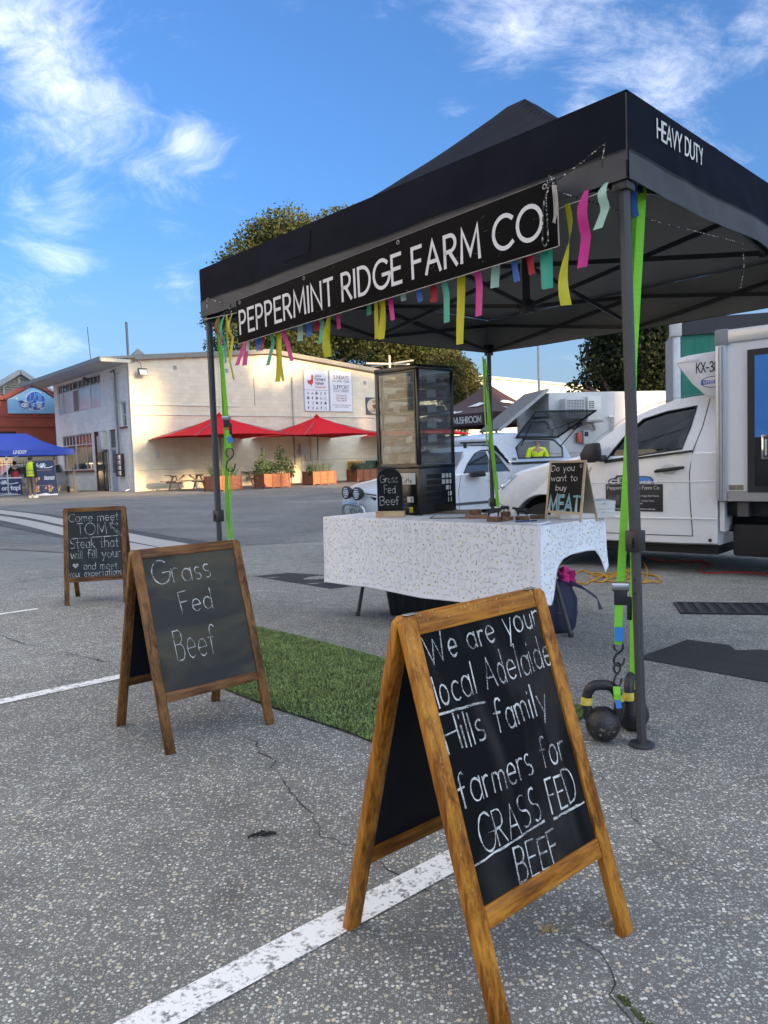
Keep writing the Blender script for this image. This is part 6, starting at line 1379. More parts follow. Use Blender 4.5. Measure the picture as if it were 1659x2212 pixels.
mb.build('milk_splash', M('emblem_white', (.70,.70,.72), .5), sg)
mb = MB(); q = dl(520,1078,.07); o2 = []; stroke2d([(q[0]+.30*math.cos(t), q[1]+.17*math.sin(t)) for t in np.linspace(0,6.28,16)], .05, o2); put2d(mb, o2, df2(.020), 0)
for s in (-1,1): polyfill(mb, [(q[0]+s*.11+.05*math.cos(t), q[1]+.04*math.sin(t)) for t in np.linspace(0,5.2,6)], df2(.021), 0)
q2 = dl(480,1015,.07); polyfill(mb, [(q2[0]-.3,q2[1]+.05),(q2[0]-.05,q2[1]+.12),(q2[0]+.08,q2[1]),(q2[0]-.12,q2[1]-.12)], df2(.021), 0); mb.build('splash_markings', M('emblem_navy', (.03,.07,.22), .5), sg)
random.seed(21)
LO = DO + WB*9.0; lg = thing('louvred_gable', 'grey gable with louvre slats rising behind the red hall', 'building', LO, WROT)
def ll(x, y): q = pl(*cBd(x, y), LO, nWl) - LO; return (q.dot(WA), q.z)
A0 = ll(378,460); B0 = ll(0,690); slope = (A0[1]-B0[1])/(A0[0]-B0[0]); hw = 6.5
GREYW = M('weathered_grey_paint', (.33,.32,.28), .75, var=.15)
MB().prism([(A0[0]-hw,0,0),(A0[0]+hw,0,0),(A0[0]+hw,0,A0[1]-hw*slope),(A0[0],0,A0[1]),(A0[0]-hw,0,A0[1]-hw*slope)], (0,.3,0)).build('wall', GREYW, lg)
for i in range(26):
    z = A0[1]-.35-i*.17; hwid = min((A0[1]-z)/slope-.25, hw-.1)
    if hwid > .1: MB().box((A0[0], -.06, z), (2*hwid, .13, .025), Matrix.Rotation(R_(-38),3,'X')).build('louvre_slat', M('louvre_sand', (.36,.34,.27), .75, var=.1), lg)
for k in range(-4,5): x = A0[0]+k*1.05; z1 = A0[1]-abs(k)*1.05*slope-.1; MB().bb(x-.05,x+.05,-.16,-.10,z1-4,z1).build('louvre_post', M('louvre_post', (.42,.41,.36), .7), lg)
for s in (-1,1): MB().bar((A0[0]+s*.001,-.3,A0[1]+.22),(A0[0]+s*(hw+.5),-.3,A0[1]-(hw+.5)*slope+.22),.8,.30).build('barge_board', M('barge_blue_grey', (.27,.30,.31), .6), lg)
ant = thing('antenna_mast', 'thin antenna rod above the front eave of the cream building', 'antenna', WC0 + WB*7.5 + WA*1.0 + Vector((0,0,6.2)), 0); MB().tube([(0,0,0),(-.12,0,2.6)], .022, 5).build('rod', GPIPE, ant)

# ================================================================== WHAT STANDS ALONG THE CREAM WALL
# red umbrellas
REDC = M('red_umbrella_cloth', (.56,.010,.022), .85, spec=.15, var=.08, vs=1.5, bump=.1, bs=3)
POLE = M('umbrella_pole', (.16,.16,.17), .4, metal=.5)
um = None
UMB = [(478, 36.0, 'red market umbrella nearest the building corner'), (688, 39.6, 'red market umbrella below the white sign boards'), (893, 44.6, 'red market umbrella partly hidden behind the glass fridge')]
for i, (px_, Y, lab) in enumerate(UMB):
    p = aty(px_, 1000, Y); p.z = 0
    if um is None:
        um = thing('market_umbrella', lab, 'umbrella', p, WROT, 'red umbrellas along the wall')
        cn_ = [(-2.5,-2.5),(2.5,-2.5),(2.5,2.5),(-2.5,2.5)]
        for k in range(4):
            a = Vector(cn_[k]+(2.38,)); b = Vector(cn_[(k+1) % 4]+(2.38,)); ap_ = Vector((0,0,3.42))
            def pf(u, v, a=a, b=b, ap_=ap_):
                q = a.lerp(b, u).lerp(ap_, v); s = math.sin(math.pi*u)*(1-v); q.z -= .16*math.sin(math.pi*v)*.6 - .07*s; return q*1.0
            MB().grid(pf, 8, 6).build('canopy_panel', REDC, um, smooth=True, angle=60)
            MB().bar(a + Vector((0,0,-.01)), Vector((0,0,3.30)), .03).build('rib', POLE, um); MB().bar(a.lerp(ap_, .45) + Vector((0,0,-.12)), Vector((0,0,2.45)), .025).build('strut', POLE, um)
        MB().tube([(0,0,0),(0,0,3.45)], .04, 10).build('pole', POLE, um, smooth=True); MB().bb(-.45,.45,-.45,.45,0,.08).build('base', M('concrete_base', (.3,.3,.29), .8), um, bevel=.01); MB().lathe([(.0,.14),(.09,.05),(.16,-.02)], 10, (0,0,3.42)).build('finial_cap', REDC, um, smooth=True)
    else: dup(um, p, WROT, lab)
# planter boxes
CEDAR = M('cedar_board', (.36,.125,.055), .65, var=.22, vs=3, stretch=(1,1,6), bump=.1); CEDARD = M('cedar_post', (.28,.095,.045), .65, var=.2, vs=4)
SOIL = M('soil', (.04,.03,.02), .95)
pl_root = None
PLS = [((462.5,1062.6),(530.3,1059.0),'cedar planter with spiky grass beside the front left post'), ((571.8,1056.2),(637,1052.8),'cedar planter with a tall loose shrub'), ((677,1048.5),(741.2,1045),'cedar planter with bushy grey lavender under the second umbrella'), ((772,1041.5),(835,1038),'cedar planter with lavender beside the yellow bin')]
PLPOS = []
for i, (a, b, lab) in enumerate(PLS):
    A_ = gp(*a); A_.z = 0; p = A_ + WA*.66 + WB*.42; PLPOS.append(p)
    if pl_root is None:
        pl_root = thing('planter_box', lab, 'planter', p, WROT, 'cedar planters along the wall')
        for s in (-1,1):
            for k in range(3):
                x0 = -.62+k*.42
                for q in range(3): MB().bb(x0+.004, x0+.396, s*.40-.018, s*.40+.018, .06+q*.195, .245+q*.195).build('board', CEDAR, pl_root)
            for k in range(4): x = -.64+k*.425; MB().bb(x-.04, x+.04, s*.42-(.0 if s > 0 else .02), s*.42+(.02 if s > 0 else 0), 0, .66).build('post', CEDARD, pl_root)
            for q in range(3): MB().bb(s*.62-.018, s*.62+.018, -.38,.38,.06+q*.195,.245+q*.195).build('end_board', CEDAR, pl_root)
        MB().bb(-.60,.60,-.38,.38,.5,.58).build('soil', SOIL, pl_root)
    else: dup(pl_root, p, WROT, lab)
def blades(n, r, h, spread, wd):
    V = []; F = []
    for i in range(n):
        a = random.uniform(0,6.28); q = math.sqrt(random.random())*r; b = Vector((q*math.cos(a)*1.5, q*math.sin(a), 0)); l = h*random.uniform(.6,1.1); ln = random.uniform(.1,1)*spread; d = random.gauss(a,.6); t = b + Vector((math.cos(d)*ln*l, math.sin(d)*ln*l, l)); m = b.lerp(t,.55) + Vector((0,0,.12*l)); s = Vector((-math.sin(d),math.cos(d),0))*wd; k = len(V)
        V += [b-s, b+s, m+s*.8, m-s*.8, t]; F += [(k,k+1,k+2,k+3),(k+3,k+2,k+4)]
    return V, F
def leafcloud(n, cs, size, flatn=.5, elong=1.6):
    """leaf-sized faces through the volume of several lobes"""
    cs = np.array([c[0] + (c[1],) if not isinstance(c[1], (tuple, list)) else c[0] + tuple(c[1]) for c in cs], float)
    if cs.shape[1] == 4: cs = np.concatenate([cs[:,:3], np.repeat(cs[:,3:4],3,1)],1)
    vol = cs[:,3]*cs[:,4]*cs[:,5]; pick = rng.choice(len(cs), n, p=vol/vol.sum()); d = rng.normal(size=(n,3)); d /= np.linalg.norm(d,axis=1)[:,None]; rad = rng.random(n)**.45*(1 + np.abs(rng.normal(0,.13,n)))
    P = cs[pick,:3] + d*rad[:,None]*cs[pick,3:]
    nrm = d*.6 + rng.normal(size=(n,3))*.8; nrm /= np.linalg.norm(nrm,axis=1)[:,None]; t = np.cross(nrm, rng.normal(size=(n,3))); t /= np.linalg.norm(t,axis=1)[:,None]; t[:,2] -= flatn; t /= np.linalg.norm(t,axis=1)[:,None]; b = np.cross(nrm, t); b /= np.linalg.norm(b,axis=1)[:,None]
    s = size*rng.uniform(.6,1.4,n)[:,None]; V = np.stack([P - t*s*elong*.5, P + b*s*.5, P + t*s*elong*.5, P - b*s*.5],1).reshape(-1,3); i = np.arange(n)*4
    return V.tolist(), np.stack([i,i+1,i+2,i+3],1).tolist()
def meshobj(name, V, F, mat, parent=None, kind=None):
    me = bpy.data.meshes.new(name); me.from_pydata(V, [], F); me.materials.append(mat); o = bpy.data.objects.new(name, me); COL.objects.link(o); o.parent = parent
    if kind: o['kind'] = kind
    return o
LAV = M('lavender_leaf', (.16,.20,.14), .8, var=.25, vs=4, island=.35); SPK = M('spiky_leaf', (.15,.19,.07), .7, var=.3, vs=4, island=.4); SHR = M('shrub_leaf', (.065,.10,.035), .7, var=.3, vs=4, island=.45)
pz = Vector((0,0,.56))
t1 = thing('spiky_plant', 'spiky yellow-green grass growing in the first planter', 'plant', PLPOS[0]+pz, WROT); meshobj('foliage', *blades(260,.36,.60,1.0,.010), SPK, t1)
t2 = thing('leafy_shrub', 'tall loose shrub growing in the second planter', 'plant', PLPOS[1]+pz, WROT)
for i in range(9): x = random.uniform(-.55,.6); MB().tube([(x*.7,0,0),(x,random.uniform(-.2,.2),.5),(x*1.2,random.uniform(-.3,.3),random.uniform(.7,1.35))], [.014,.010,.004], 5).build('stem', BARK, t2)
meshobj('foliage', *leafcloud(2600, [((-.5,0,.35),(.35,.4,.35)),((-.45,0,.85),(.12,.14,.40)),((0,.05,.3),(.5,.4,.3)),((.45,0,.85),(.25,.22,.45)),((.75,-.05,.3),(.3,.35,.45)),((1.0,-.05,.15),(.15,.25,.35))], .055), SHR, t2)
for k, lab in ((2,'lavender bush growing in the third planter'), (3,'lavender bush growing in the planter by the bins')):
    t3 = thing('lavender_bush', lab, 'plant', PLPOS[k]+pz, WROT, 'lavender bushes'); meshobj('foliage', *blades(620,.38,.52,.75,.007), LAV, t3); meshobj('side_growth', *leafcloud(260, [((-.62,-.1,.12),(.14,.2,.22))], .05), SHR, t3)
# picnic tables
PWOOD = M('grey_timber', (.30,.22,.15), .8, var=.25, vs=3, stretch=(.5,6,6))
pt = None
for i, ((px_, py_), lab) in enumerate((((405,1059),'weathered picnic table at the building corner'), ((565,1048),'picnic table between the first two planters'), ((655,1041),'picnic table between the second and third planters'), ((752,1034),'picnic table between the third planter and the bins'))):
    p = gp(px_, py_); p.z = 0; 
    if i: p += WB*.4
    if pt is None:
        pt = thing('picnic_table', lab, 'picnic table', p, WROT+R_(0), 'picnic tables along the wall')
        for k in range(5): MB().bb(-.92,.92,-.36+k*.146,-.22+k*.146,.70,.74).build('top_board', PWOOD, pt)
        for s in (-1,1):
            for k in range(2): MB().bb(-.92,.92,s*.70-.14+k*.145,s*.70-.005+k*.145,.41,.45).build('seat_board', PWOOD, pt)
            for q in (-1,1): MB().bar((s*.6,q*.12,.70),(s*.6,q*.62,.0),.09,.04,up=(1,0,0)).build('leg', PWOOD, pt)
            MB().bar((s*.64,-.80,.38),(s*.64,.80,.38),.04,.09).build('seat_bearer', PWOOD, pt); MB().bar((s*.64,-.34,.67),(s*.64,.34,.67),.04,.07).build('top_bearer', PWOOD, pt); MB().bar((s*.55,0,.38),(s*.12,0,.69),.04,.07).build('brace', PWOOD, pt)
    else: dup(pt, p, WROT, lab)
# wheelie bins and their signs
def bin_(label, px_, py_, body, lid, dy=0.0):
    p = gp(px_, py_); p.z = 0; p += WB*dy; o = thing('wheelie_bin', label, 'bin', p, WROT, 'wheelie bins')
    MB().loft([[(-.22,-.26,.06),(.22,-.26,.06),(.22,.24,.06),(-.22,.24,.06)],[(-.29,-.34,1.0),(.29,-.34,1.0),(.29,.34,1.0),(-.29,.34,1.0)]]).build('body', body, o, bevel=.02); MB().loft([[(-.31,-.37,1.005),(.31,-.37,1.005),(.31,.38,1.005),(-.31,.38,1.005)],[(-.26,-.30,1.08),(.26,-.30,1.08),(.26,.36,1.08),(-.26,.36,1.08)]]).build('lid', lid, o, bevel=.01)
    for s in (-1,1): MB().lathe([(.10,-.025),(.10,.025)], 14, (s*.24,.28,.10), Matrix.Rotation(R_(90),3,'Y')).build('wheel', PLAST, o)
    MB().bb(-.28,.28,.36,.42,.92,.96).build('handle', body, o)
BY = M('bin_yellow', (.62,.36,.01), .5); BG = M('bin_green', (.04,.17,.07), .5)
bin_('yellow wheelie bin beside the last planter', 768, 1037, BY, BY); bin_('green-lidded wheelie bin beside the yellow bin', 797, 1035, M('bin_body', (.05,.09,.06), .5), BG); bin_('second green wheelie bin half behind the fridge', 828, 1034, M('bin_body', (.05,.09,.06), .5), BG)
bs_ = gp(782,1036); bs_.z = 0; bsn = thing('bin_sign', 'sorting sign of yellow and green panels above the bins', 'sign', bs_ + WB*.5, WROT)
for k in range(4): MB().tube([(-.70+k*.62,0,0),(-.70+k*.62,0,2.25)], .014, 6).build('post', GPIPE, bsn)
MB().tube([(-.70,0,2.25),(1.16,0,2.25)], .014, 6).build('rail', GPIPE, bsn); MB().tube([(-.70,0,1.58),(1.16,0,1.58)], .014, 6).build('rail', GPIPE, bsn)
for k, c in enumerate(((.40,.36,.02),(.05,.18,.04),(.04,.15,.06))): MB().bb(-.66+k*.62,-.12+k*.62,-.02,-.015,1.62,2.22).build('panel', M('binpanel_%d' % k, c, .6, var=.2), bsn)

# ================================================================== PEOPLE
SKIN_ = M('skin', (.42,.25,.17), .6, var=.06); HAIR = M('dark_hair', (.02,.014,.011), .6, var=.3, vs=40)
def person(label, loc, rz, top, trousers, vest=None, apron=None, h=1.72, arms='down', cap=None, shoe=None, lower=True, face=True):
    o = thing('person', label, 'person', loc, rz); s = h/1.72; o.scale = (s,s,s)
    hand = {'down': ((.27,.03,.80),(.30,.05,.78)), 'front': ((.20,-.30,1.08),(.16,-.40,1.08))}[arms]
    elb = {'down': (.29,.06,1.08), 'front': (.27,-.04,1.12)}[arms]
    V = []; Ed = []; R = []
    def add(v, r, prev=None):
        V.append(v); R.append(r); i = len(V)-1
        if prev is not None: Ed.append((prev, i))
        return i
    pel = add((0,0,.94), (.135,.105)); wa = add((0,0,1.12), (.125,.095), pel); chst = add((0,0,1.32), (.150,.105), wa); nb_ = add((0,0,1.45), (.065,.06), chst); nk = add((0,-.005,1.51), (.050,.052), nb_); hd = add((0,-.015,1.60), (.078,.092), nk); ht_ = add((0,-.01,1.68), (.062,.076), hd)
    for sd in (-1,1):
        sh = add((sd*.18,0,1.40), .062, chst); el = add((sd*elb[0],elb[1],elb[2]), .043, sh); wr = add((sd*hand[0][0],hand[0][1],hand[0][2]), .029, el); pm_ = add((sd*hand[1][0],hand[1][1],hand[1][2]-.04), (.036,.020), wr)
        for f in range(4): 
            q = (sd*hand[1][0]+(f-1.5)*.012*(1 if arms == 'front' else 0), hand[1][1]+((f-1.5)*.016 if arms == 'down' else -.05), hand[1][2]-(.12 if arms == 'down' else .05)-.008*(f in (1,2))); add(q, .008, pm_)
        add((sd*(hand[1][0]-.03), hand[1][1]-.035, hand[1][2]-.07), .009, pm_)
        hp = add((sd*.095,0,.86), .088, pel); kn = add((sd*.105,-.015,.49), .060, hp); an_ = add((sd*.11,.01,.09), .040, kn); add((sd*.12,-.13,.035), (.040,.030), an_)
    body = skin('body', V, Ed, R, SKIN_, o, sub=1)
    # clothes, each grown over the same skeleton a little larger
    Vt = [(0,0,.96),(.095,0,.86),(.105,-.015,.49),(.11,.01,.10),(-.095,0,.86),(-.105,-.015,.49),(-.11,.01,.10),(0,0,1.05)]; skin('trousers', Vt, [(0,1),(1,2),(2,3),(0,4),(4,5),(5,6),(0,7)], [(.155,.12),.105,.082,.066,.105,.082,.066,(.145,.11)], trousers, o, sub=1)
    Vj = [(0,0,.98),(0,0,1.14),(0,0,1.33),(0,-.002,1.47)]; Ej = [(0,1),(1,2),(2,3)]; Rj = [(.155,.118),(.148,.112),(.170,.122),(.075,.072)]
    for sd in (-1,1): k = len(Vj); Vj += [(sd*.185,0,1.41),(sd*elb[0],elb[1],elb[2]),(sd*hand[0][0]*1.0,hand[0][1],hand[0][2]+.02)]; Ej += [(2,k),(k,k+1),(k+1,k+2)]; Rj += [.078,.060,.046]
    skin('jacket', Vj, Ej, Rj, top, o, sub=1)
    if vest is not None:
        rings = [[(a_*math.cos(t), b_*math.sin(t), z) for t in [2*math.pi*i/20 for i in range(20)]] for z, a_, b_ in ((.90,.205,.165),(1.05,.200,.160),(1.20,.195,.155),(1.33,.205,.160),(1.43,.165,.125),(1.47,.10,.10))]
        vo_ = MB().loft(rings, cap=False).build('hi_vis_vest', vest, o, smooth=True, angle=80); RT = M('reflective_tape', (.30,.36,.16), .4)
        for z, a_, b_ in ((1.14,.203,.162),(1.00,.207,.166)): MB().loft([[((a_+.003)*math.cos(t), (b_+.003)*math.sin(t), zz) for t in [2*math.pi*i/20 for i in range(20)]] for zz in (z-.022,z+.022)], cap=False).build('tape', RT, vo_, smooth=True)
    if apron is not None: MB().loft([[(a_*math.cos(t), b_*math.sin(t), z) for t in np.linspace(R_(-160),R_(340),18)] for z, a_, b_ in ((.82,.20,.16),(1.0,.19,.15),(1.22,.18,.15))], cap=False).build('apron', apron, o, smooth=True)
    MB().blob((0,.012,1.635), (.088,.102,.098), 14, 8, None, .15, 2).build('hair', HAIR, o, smooth=True)
    fm_ = MB(); fm_.blob((0,-.112,1.585), (.012,.018,.020), 6, 4); fm_.build('nose', SKIN_, body, smooth=True)
    for sd in (-1,1): MB().blob((sd*.030,-.098,1.61), (.011,.006,.008), 6, 4).build('eye', flat('eye_dark', (.03,.025,.02), .3), body); MB().blob((sd*.080,0,1.595), (.010,.022,.030), 6, 4).build('ear', SKIN_, body, smooth=True)
    MB().blob((0,-.098,1.545), (.024,.007,.006), 8, 4).build('mouth', M('lips', (.33,.13,.11), .5), body)
    if cap is not None: MB().lathe([(.10,0),(.10,.05),(.07,.10),(.0,.115)], 16, (0,.0,1.645)).build('cap', cap, o, smooth=True); MB().bb(-.06,.06,-.18,-.08,1.645,1.655).build('cap_brim', cap, o)
    for sd in (-1,1): MB().bb(sd*.115-.045, sd*.115+.045, -.17,.075,.0,.085).build('shoe', shoe or M('shoe_white', (.55,.55,.53), .6), o, bevel=.02)
    return o
HV = M('hi_vis_yellow', (.62,.75,.02), .7, var=.06); DKJ = M('charcoal_hoodie', (.022,.023,.027), .85, var=.2); TAUPE = M('taupe_trousers', (.13,.105,.095), .85, var=.2)
p1 = gp(71, 1076); p1.z = 0
person('person in a yellow hi-vis vest walking by the blue gazebo', p1, R_(160), DKJ, TAUPE, vest=HV, h=1.72)

# ================================================================== BLUE GAZEBO AND THE MILK STALL
cAd = lambda x, y: ((x/6.38)*.6636, (1380+y/6.38)*.6636)
BO = gp(*cAd(1585,1425)); BO.z = 0                         # front right post
bg_ = thing('gazebo', 'royal blue gazebo over the milk stall', 'gazebo', BO, WROT)
BLUEC = M('royal_blue_cloth', (.018,.06,.40), .6, var=.08, vs=1.5)
WX0, WX1, DY = -6.0, 0.0, 3.0; ze = 2.12; zp = 2.95
rr_ = [((WX0,0,ze),(WX1,0,ze),(-1.7,1.5,zp),(WX0+1.7,1.5,zp)), ((WX1,0,ze),(WX1,DY,ze),(-1.7,1.5,zp),(-1.7,1.5,zp)), ((WX1,DY,ze),(WX0,DY,ze),(WX0+1.7,1.5,zp),(-1.7,1.5,zp)), ((WX0,DY,ze),(WX0,0,ze),(WX0+1.7,1.5,zp),(WX0+1.7,1.5,zp))]
for q in rr_:
    a, b, c, d = [Vector(v) for v in q]
    def pf(u, v, a=a, b=b, c=c, d=d): p = a.lerp(b, u).lerp(d.lerp(c, u), v); p.z -= .13*math.sin(math.pi*v); return p
    rp = MB().grid(pf, 10, 8).build('roof_panel', BLUEC, bg_, smooth=True, angle=60)
for x0, x1, y0, y1 in ((WX0,WX1,-.012,-.004),(WX1+.004,WX1+.012,0,DY),(WX0,WX1,DY+.004,DY+.012)): MB().bb(x0,x1,y0,y1,ze-.27,ze+.004).build('valance', BLUEC, bg_)
mb = MB(); write(mb, 'LINDSY', lambda x, y, z=0.0: Vector((x,-.016,y)), -2.75, ze-.17, .14, .035, fit=.55, lift=0, slant=.2); mb.build('lettering', M('white_print', (.62,.62,.60), .7), bg_)
ALU = M('silver_post', (.50,.50,.50), .4, metal=.4); 
for x, y, m_2 in ((-3.05,.05,ALU),(-.04,.05,POWDER),(-.04,DY-.05,POWDER),(-3.05,DY-.05,POWDER),(WX0+.05,.05,ALU)): po = MB().bar((x,y,0),(x,y,ze),.045).build('post', m_2, bg_); MB().bb(x-.04,x+.04,y-.04,y+.04,ze-.45,ze-.38).build('slider', PLAST, po)
for x in (-3.05,): 
    for s in (-1,1): MB().bar((x,.05,ze-.42),(x+s*1.4,.05,ze-.03),.03,.02).build('truss_bar', ALU, bg_)
MB().bar((-.05,.05,ze-.42),(-1.4,.05,ze-.03),.03,.02).build('truss_bar', DARKMET, bg_)
bM = FRAME[bg_.name]
def bloc(x, y, z=0): return bM @ Vector((x, y, z))
# counter with its printed banner
ct = thing('stall_counter', 'trestle counter fronted by a navy Milk on tap banner', 'counter', bloc(-3.55,.35), WROT)
MB().bb(-2.2,1.20,0,.7,.80,.86).build('top', M('counter_white', (.55,.56,.58), .5), ct); NAVYB = M('banner_navy', (.018,.03,.085), .6, var=.15, vs=2)
bn = MB().bb(-2.2,1.18,-.03,-.01,.03,.80).build('banner', NAVYB, ct); bF = lambda x, y, z=0.0: Vector((x, -.034-z, y)); mb = MB()
write(mb, 'Milk', bF, .10,.56,.16,.030, fit=.42, slant=.3, lift=0); o2 = []; stroke2d([(.50,.56),(.75,.555),(1.0,.60)], .035, o2); put2d(mb, o2, bF, 0); write(mb, 'Milk on tap!', bF, -.22,.28,.19,.042, fit=1.30, lift=0); write(mb, 'fresh local milk', bF, 0,.10,.05,.010, fit=.7, lift=0)
mb.build('lettering', M('banner_white', (.60,.62,.66), .6), bn)
mb = MB(); polyfill(mb, [(-.95,.12),(-.62,.12),(-.60,.42),(-.66,.58),(-.70,.74),(-.86,.74),(-.90,.58),(-.97,.42)], bF, .001); bt = mb.build('bottle_picture', M('milk_white', (.55,.57,.58), .5), bn); mb = MB(); polyfill(mb, [(-1.9,.03),(1.1,.03),(.9,.10),(.2,.07),(-.4,.13),(-1.0,.09),(-1.6,.14)], bF, .0016); mb.build('milk_wave', M('milk_white', (.55,.57,.58), .5), bn)
person('person in dark top and red apron behind the milk counter', bloc(-2.35,1.5), WROT+R_(180), M('black_top', (.015,.015,.017), .85), DKJ, apron=M('red_apron', (.45,.04,.06), .8), h=1.62, arms='front')
# price board
pb = gp(*cAd(905,1500)); pb.z = 0; pbd = thing('price_board', 'navy A-frame milk price board next to the hi-vis person', 'sign', pb, WROT-R_(18))
MB().prism([(-.62,-.10,0),(.62,-.10,0),(.50,.12,1.55),(-.50,.12,1.55)], (0,.03,0)).build('front_panel', NAVYB, pbd); MB().prism([(-.62,.52,0),(.62,.52,0),(.50,.17,1.55),(-.50,.17,1.55)], (0,.03,0)).build('rear_panel', M('banner_grey', (.4,.42,.46), .6), pbd)
pF = lambda x, y, z=0.0: Vector((x, -.10+.22*y/1.55-.006-z, y)); mb = MB()
write(mb, 'Milk', pF, -.25,1.25,.18,.035, fit=.38, slant=.3, lift=0); o2 = []; stroke2d([(.12,1.24),(.30,1.24),(.42,1.29)], .04, o2); put2d(mb, o2, pF, 0)
for y in (.80,.72): write(mb, 'flavoured' if y > .75 else 'milkshakes', pF, .08,y,.07,.018, fit=.40, lift=0)
polyfill(mb, [(-.60,.03),(.60,.03),(.56,.10),(.3,.08),(.1,.14),(-.2,.09),(-.5,.12)], pF, .001); mb.build('lettering', M('banner_white', (.60,.62,.66), .6), pbd); mb = MB(); ORG = M('price_orange', (.60,.30,.06), .6)
for x, y, tx in ((-.30,.58,'7'),(-.28,.20,'13'),(.22,.20,'10')): write(mb, tx, pF, x,y,.12,.032, lift=0)
for y in (1.14,.47): o2 = []; stroke2d([(-.42,y),(.38,y)], .016, o2); put2d(mb, o2, pF, 0)
mb.build('prices', ORG, pbd); mb = MB()
for x, y in ((-.38,.78),(-.26,.82),(-.14,.78),(-.38,.40),(-.28,.40),(-.18,.40),(.12,.36),(.26,.42),(.38,.36)): polyfill(mb, [(x+.045*math.cos(t), y+.07*math.sin(t)) for t in np.linspace(0,5.5,8)], pF, .0006)
mb.build('drink_pictures', M('cup_pink', (.55,.28,.22), .6, var=.4, vs=9), pbd, kind='stuff')
# milk crates
mc_ = None
for i, ((x, y), lab) in enumerate(((( 1165,1420),'black milk crate of bottles beside the price board'), ((1505,1420),'black milk crate weighing the right gazebo post'))):
    q = gp(*cAd(x, y)); q.z = 0
    if mc_ is None:
        mc_ = thing('milk_crate', lab, 'crate', q, WROT-R_(10), 'milk crates')
        for s in (-1,1): MB().bb(-.19,.19,s*.18-.012,s*.18+.012,.24,.31).bb(-.19,.19,s*.18-.012,s*.18+.012,0,.06).build('side', PLAST, mc_); MB().bb(s*.18-.012,s*.18+.012,-.165,.165,.24,.31).bb(s*.18-.012,s*.18+.012,-.165,.165,0,.06).build('end', PLAST, mc_)
        for k in range(7): MB().bb(-.185+k*.058,-.165+k*.058,-.19,-.17,.061,.239).build('bar', PLAST, mc_); MB().bb(-.19,-.17,-.165+k*.05,-.150+k*.05,.061,.239).build('bar', PLAST, mc_)
        for ix in range(3):
            for iy in range(3): MB().lathe([(.038,.01),(.040,.17),(.018,.23),(.018,.27)], 8, (-.11+ix*.11,-.11+iy*.11,0)).build('bottle', M('milk_white', (.55,.57,.58), .5), mc_, smooth=True)
    else: dup(mc_, q, WROT, lab)
# posters and bunting at the back of the stall
po_ = thing('poster_board', 'white poster board with black lettering at the back of the milk stall', 'poster', bloc(-4.2,2.7,.45), WROT); MB().bb(-.55,.65,0,.03,.3,1.45).build('panel', M('poster_white', (.50,.50,.49), .7, var=.1), po_); mb = MB()
for k, tx in enumerate(('MILK', 'CREAM', 'HOME', 'MADE')): write(mb, tx, lambda x, y, z=0.0: Vector((x,-.006,y)), -.45, 1.18-k*.26, .17, .04, fit=.8, lift=0)
mb.build('lettering', INK, po_); fg = thing('flag', 'red and yellow flag hanging inside the milk stall', 'flag', bloc(-3.1,2.6,1.0), WROT); MB().bb(-.35,.35,0,.012,.35,.80).build('red_half', M('flag_red', (.45,.03,.04), .8), fg); MB().bb(-.35,.10,0,.012,.10,.348).build('yellow_half', M('flag_yellow', (.60,.42,.03), .8), fg)
# parked silver wagon behind a steel fence
sv = thing('silver_wagon', 'silver station wagon parked behind the steel fence', 'car', bloc(-.9,5.2), WROT+R_(10)); SILV = M('silver_paint', (.45,.46,.48), .3, metal=.4, coat=.6, var=.04)
prof = [(-2.2,.35),(-2.3,.60),(-2.15,.85),(-1.25,.98),(-.75,1.42),(-.3,1.50),(1.4,1.52),(2.0,1.45),(2.25,1.0),(2.3,.6),(2.2,.35)]
MB().loft([[(x,y,z-(0.0 if 0 < k < 3 else .02)) for x, z in prof] for k, y in enumerate((0,.06,1.64,1.70))]).build('body', SILV, sv, bevel=.03)
MB().prism([(-1.15,-.006,1.0),(-.72,-.006,1.36),(1.9,-.006,1.42),(2.05,-.006,1.0)], (0,.004,0)).build('side_glass', DGLASS, sv)
for x in (-.25,.65,1.35): MB().bb(x-.03,x+.03,-.010,-.0065,1.0,1.40).build('pillar', SILV, sv)
for x in (-1.45,1.35): w = MB().lathe([(.20,-.09),(.33,-.09),(.33,.09),(.2,.09)], 20, (x,.05,.33), Matrix.Rotation(R_(90),3,'X')).build('wheel', flat('tyre_black', (.012,.012,.013), .8), sv, smooth=True); MB().lathe([(0,-.10),(.20,-.095),(.2,-.05)], 16, (x,.05,.33), Matrix.Rotation(R_(90),3,'X')).build('rim', ALU, w, smooth=True)
fe = thing('steel_fence', 'black steel picket fence between the hall and the cream building', 'fence', bloc(-2.3,4.3), WROT)
for k in range(16): MB().tube([(k*.16,0,0),(k*.16,0,1.7)], .012, 5).build('picket', DARKMET, fe)
for z in (.2,1.55): MB().bar((0,.014,z),(2.45,.014,z),.03).build('rail', DARKMET, fe)

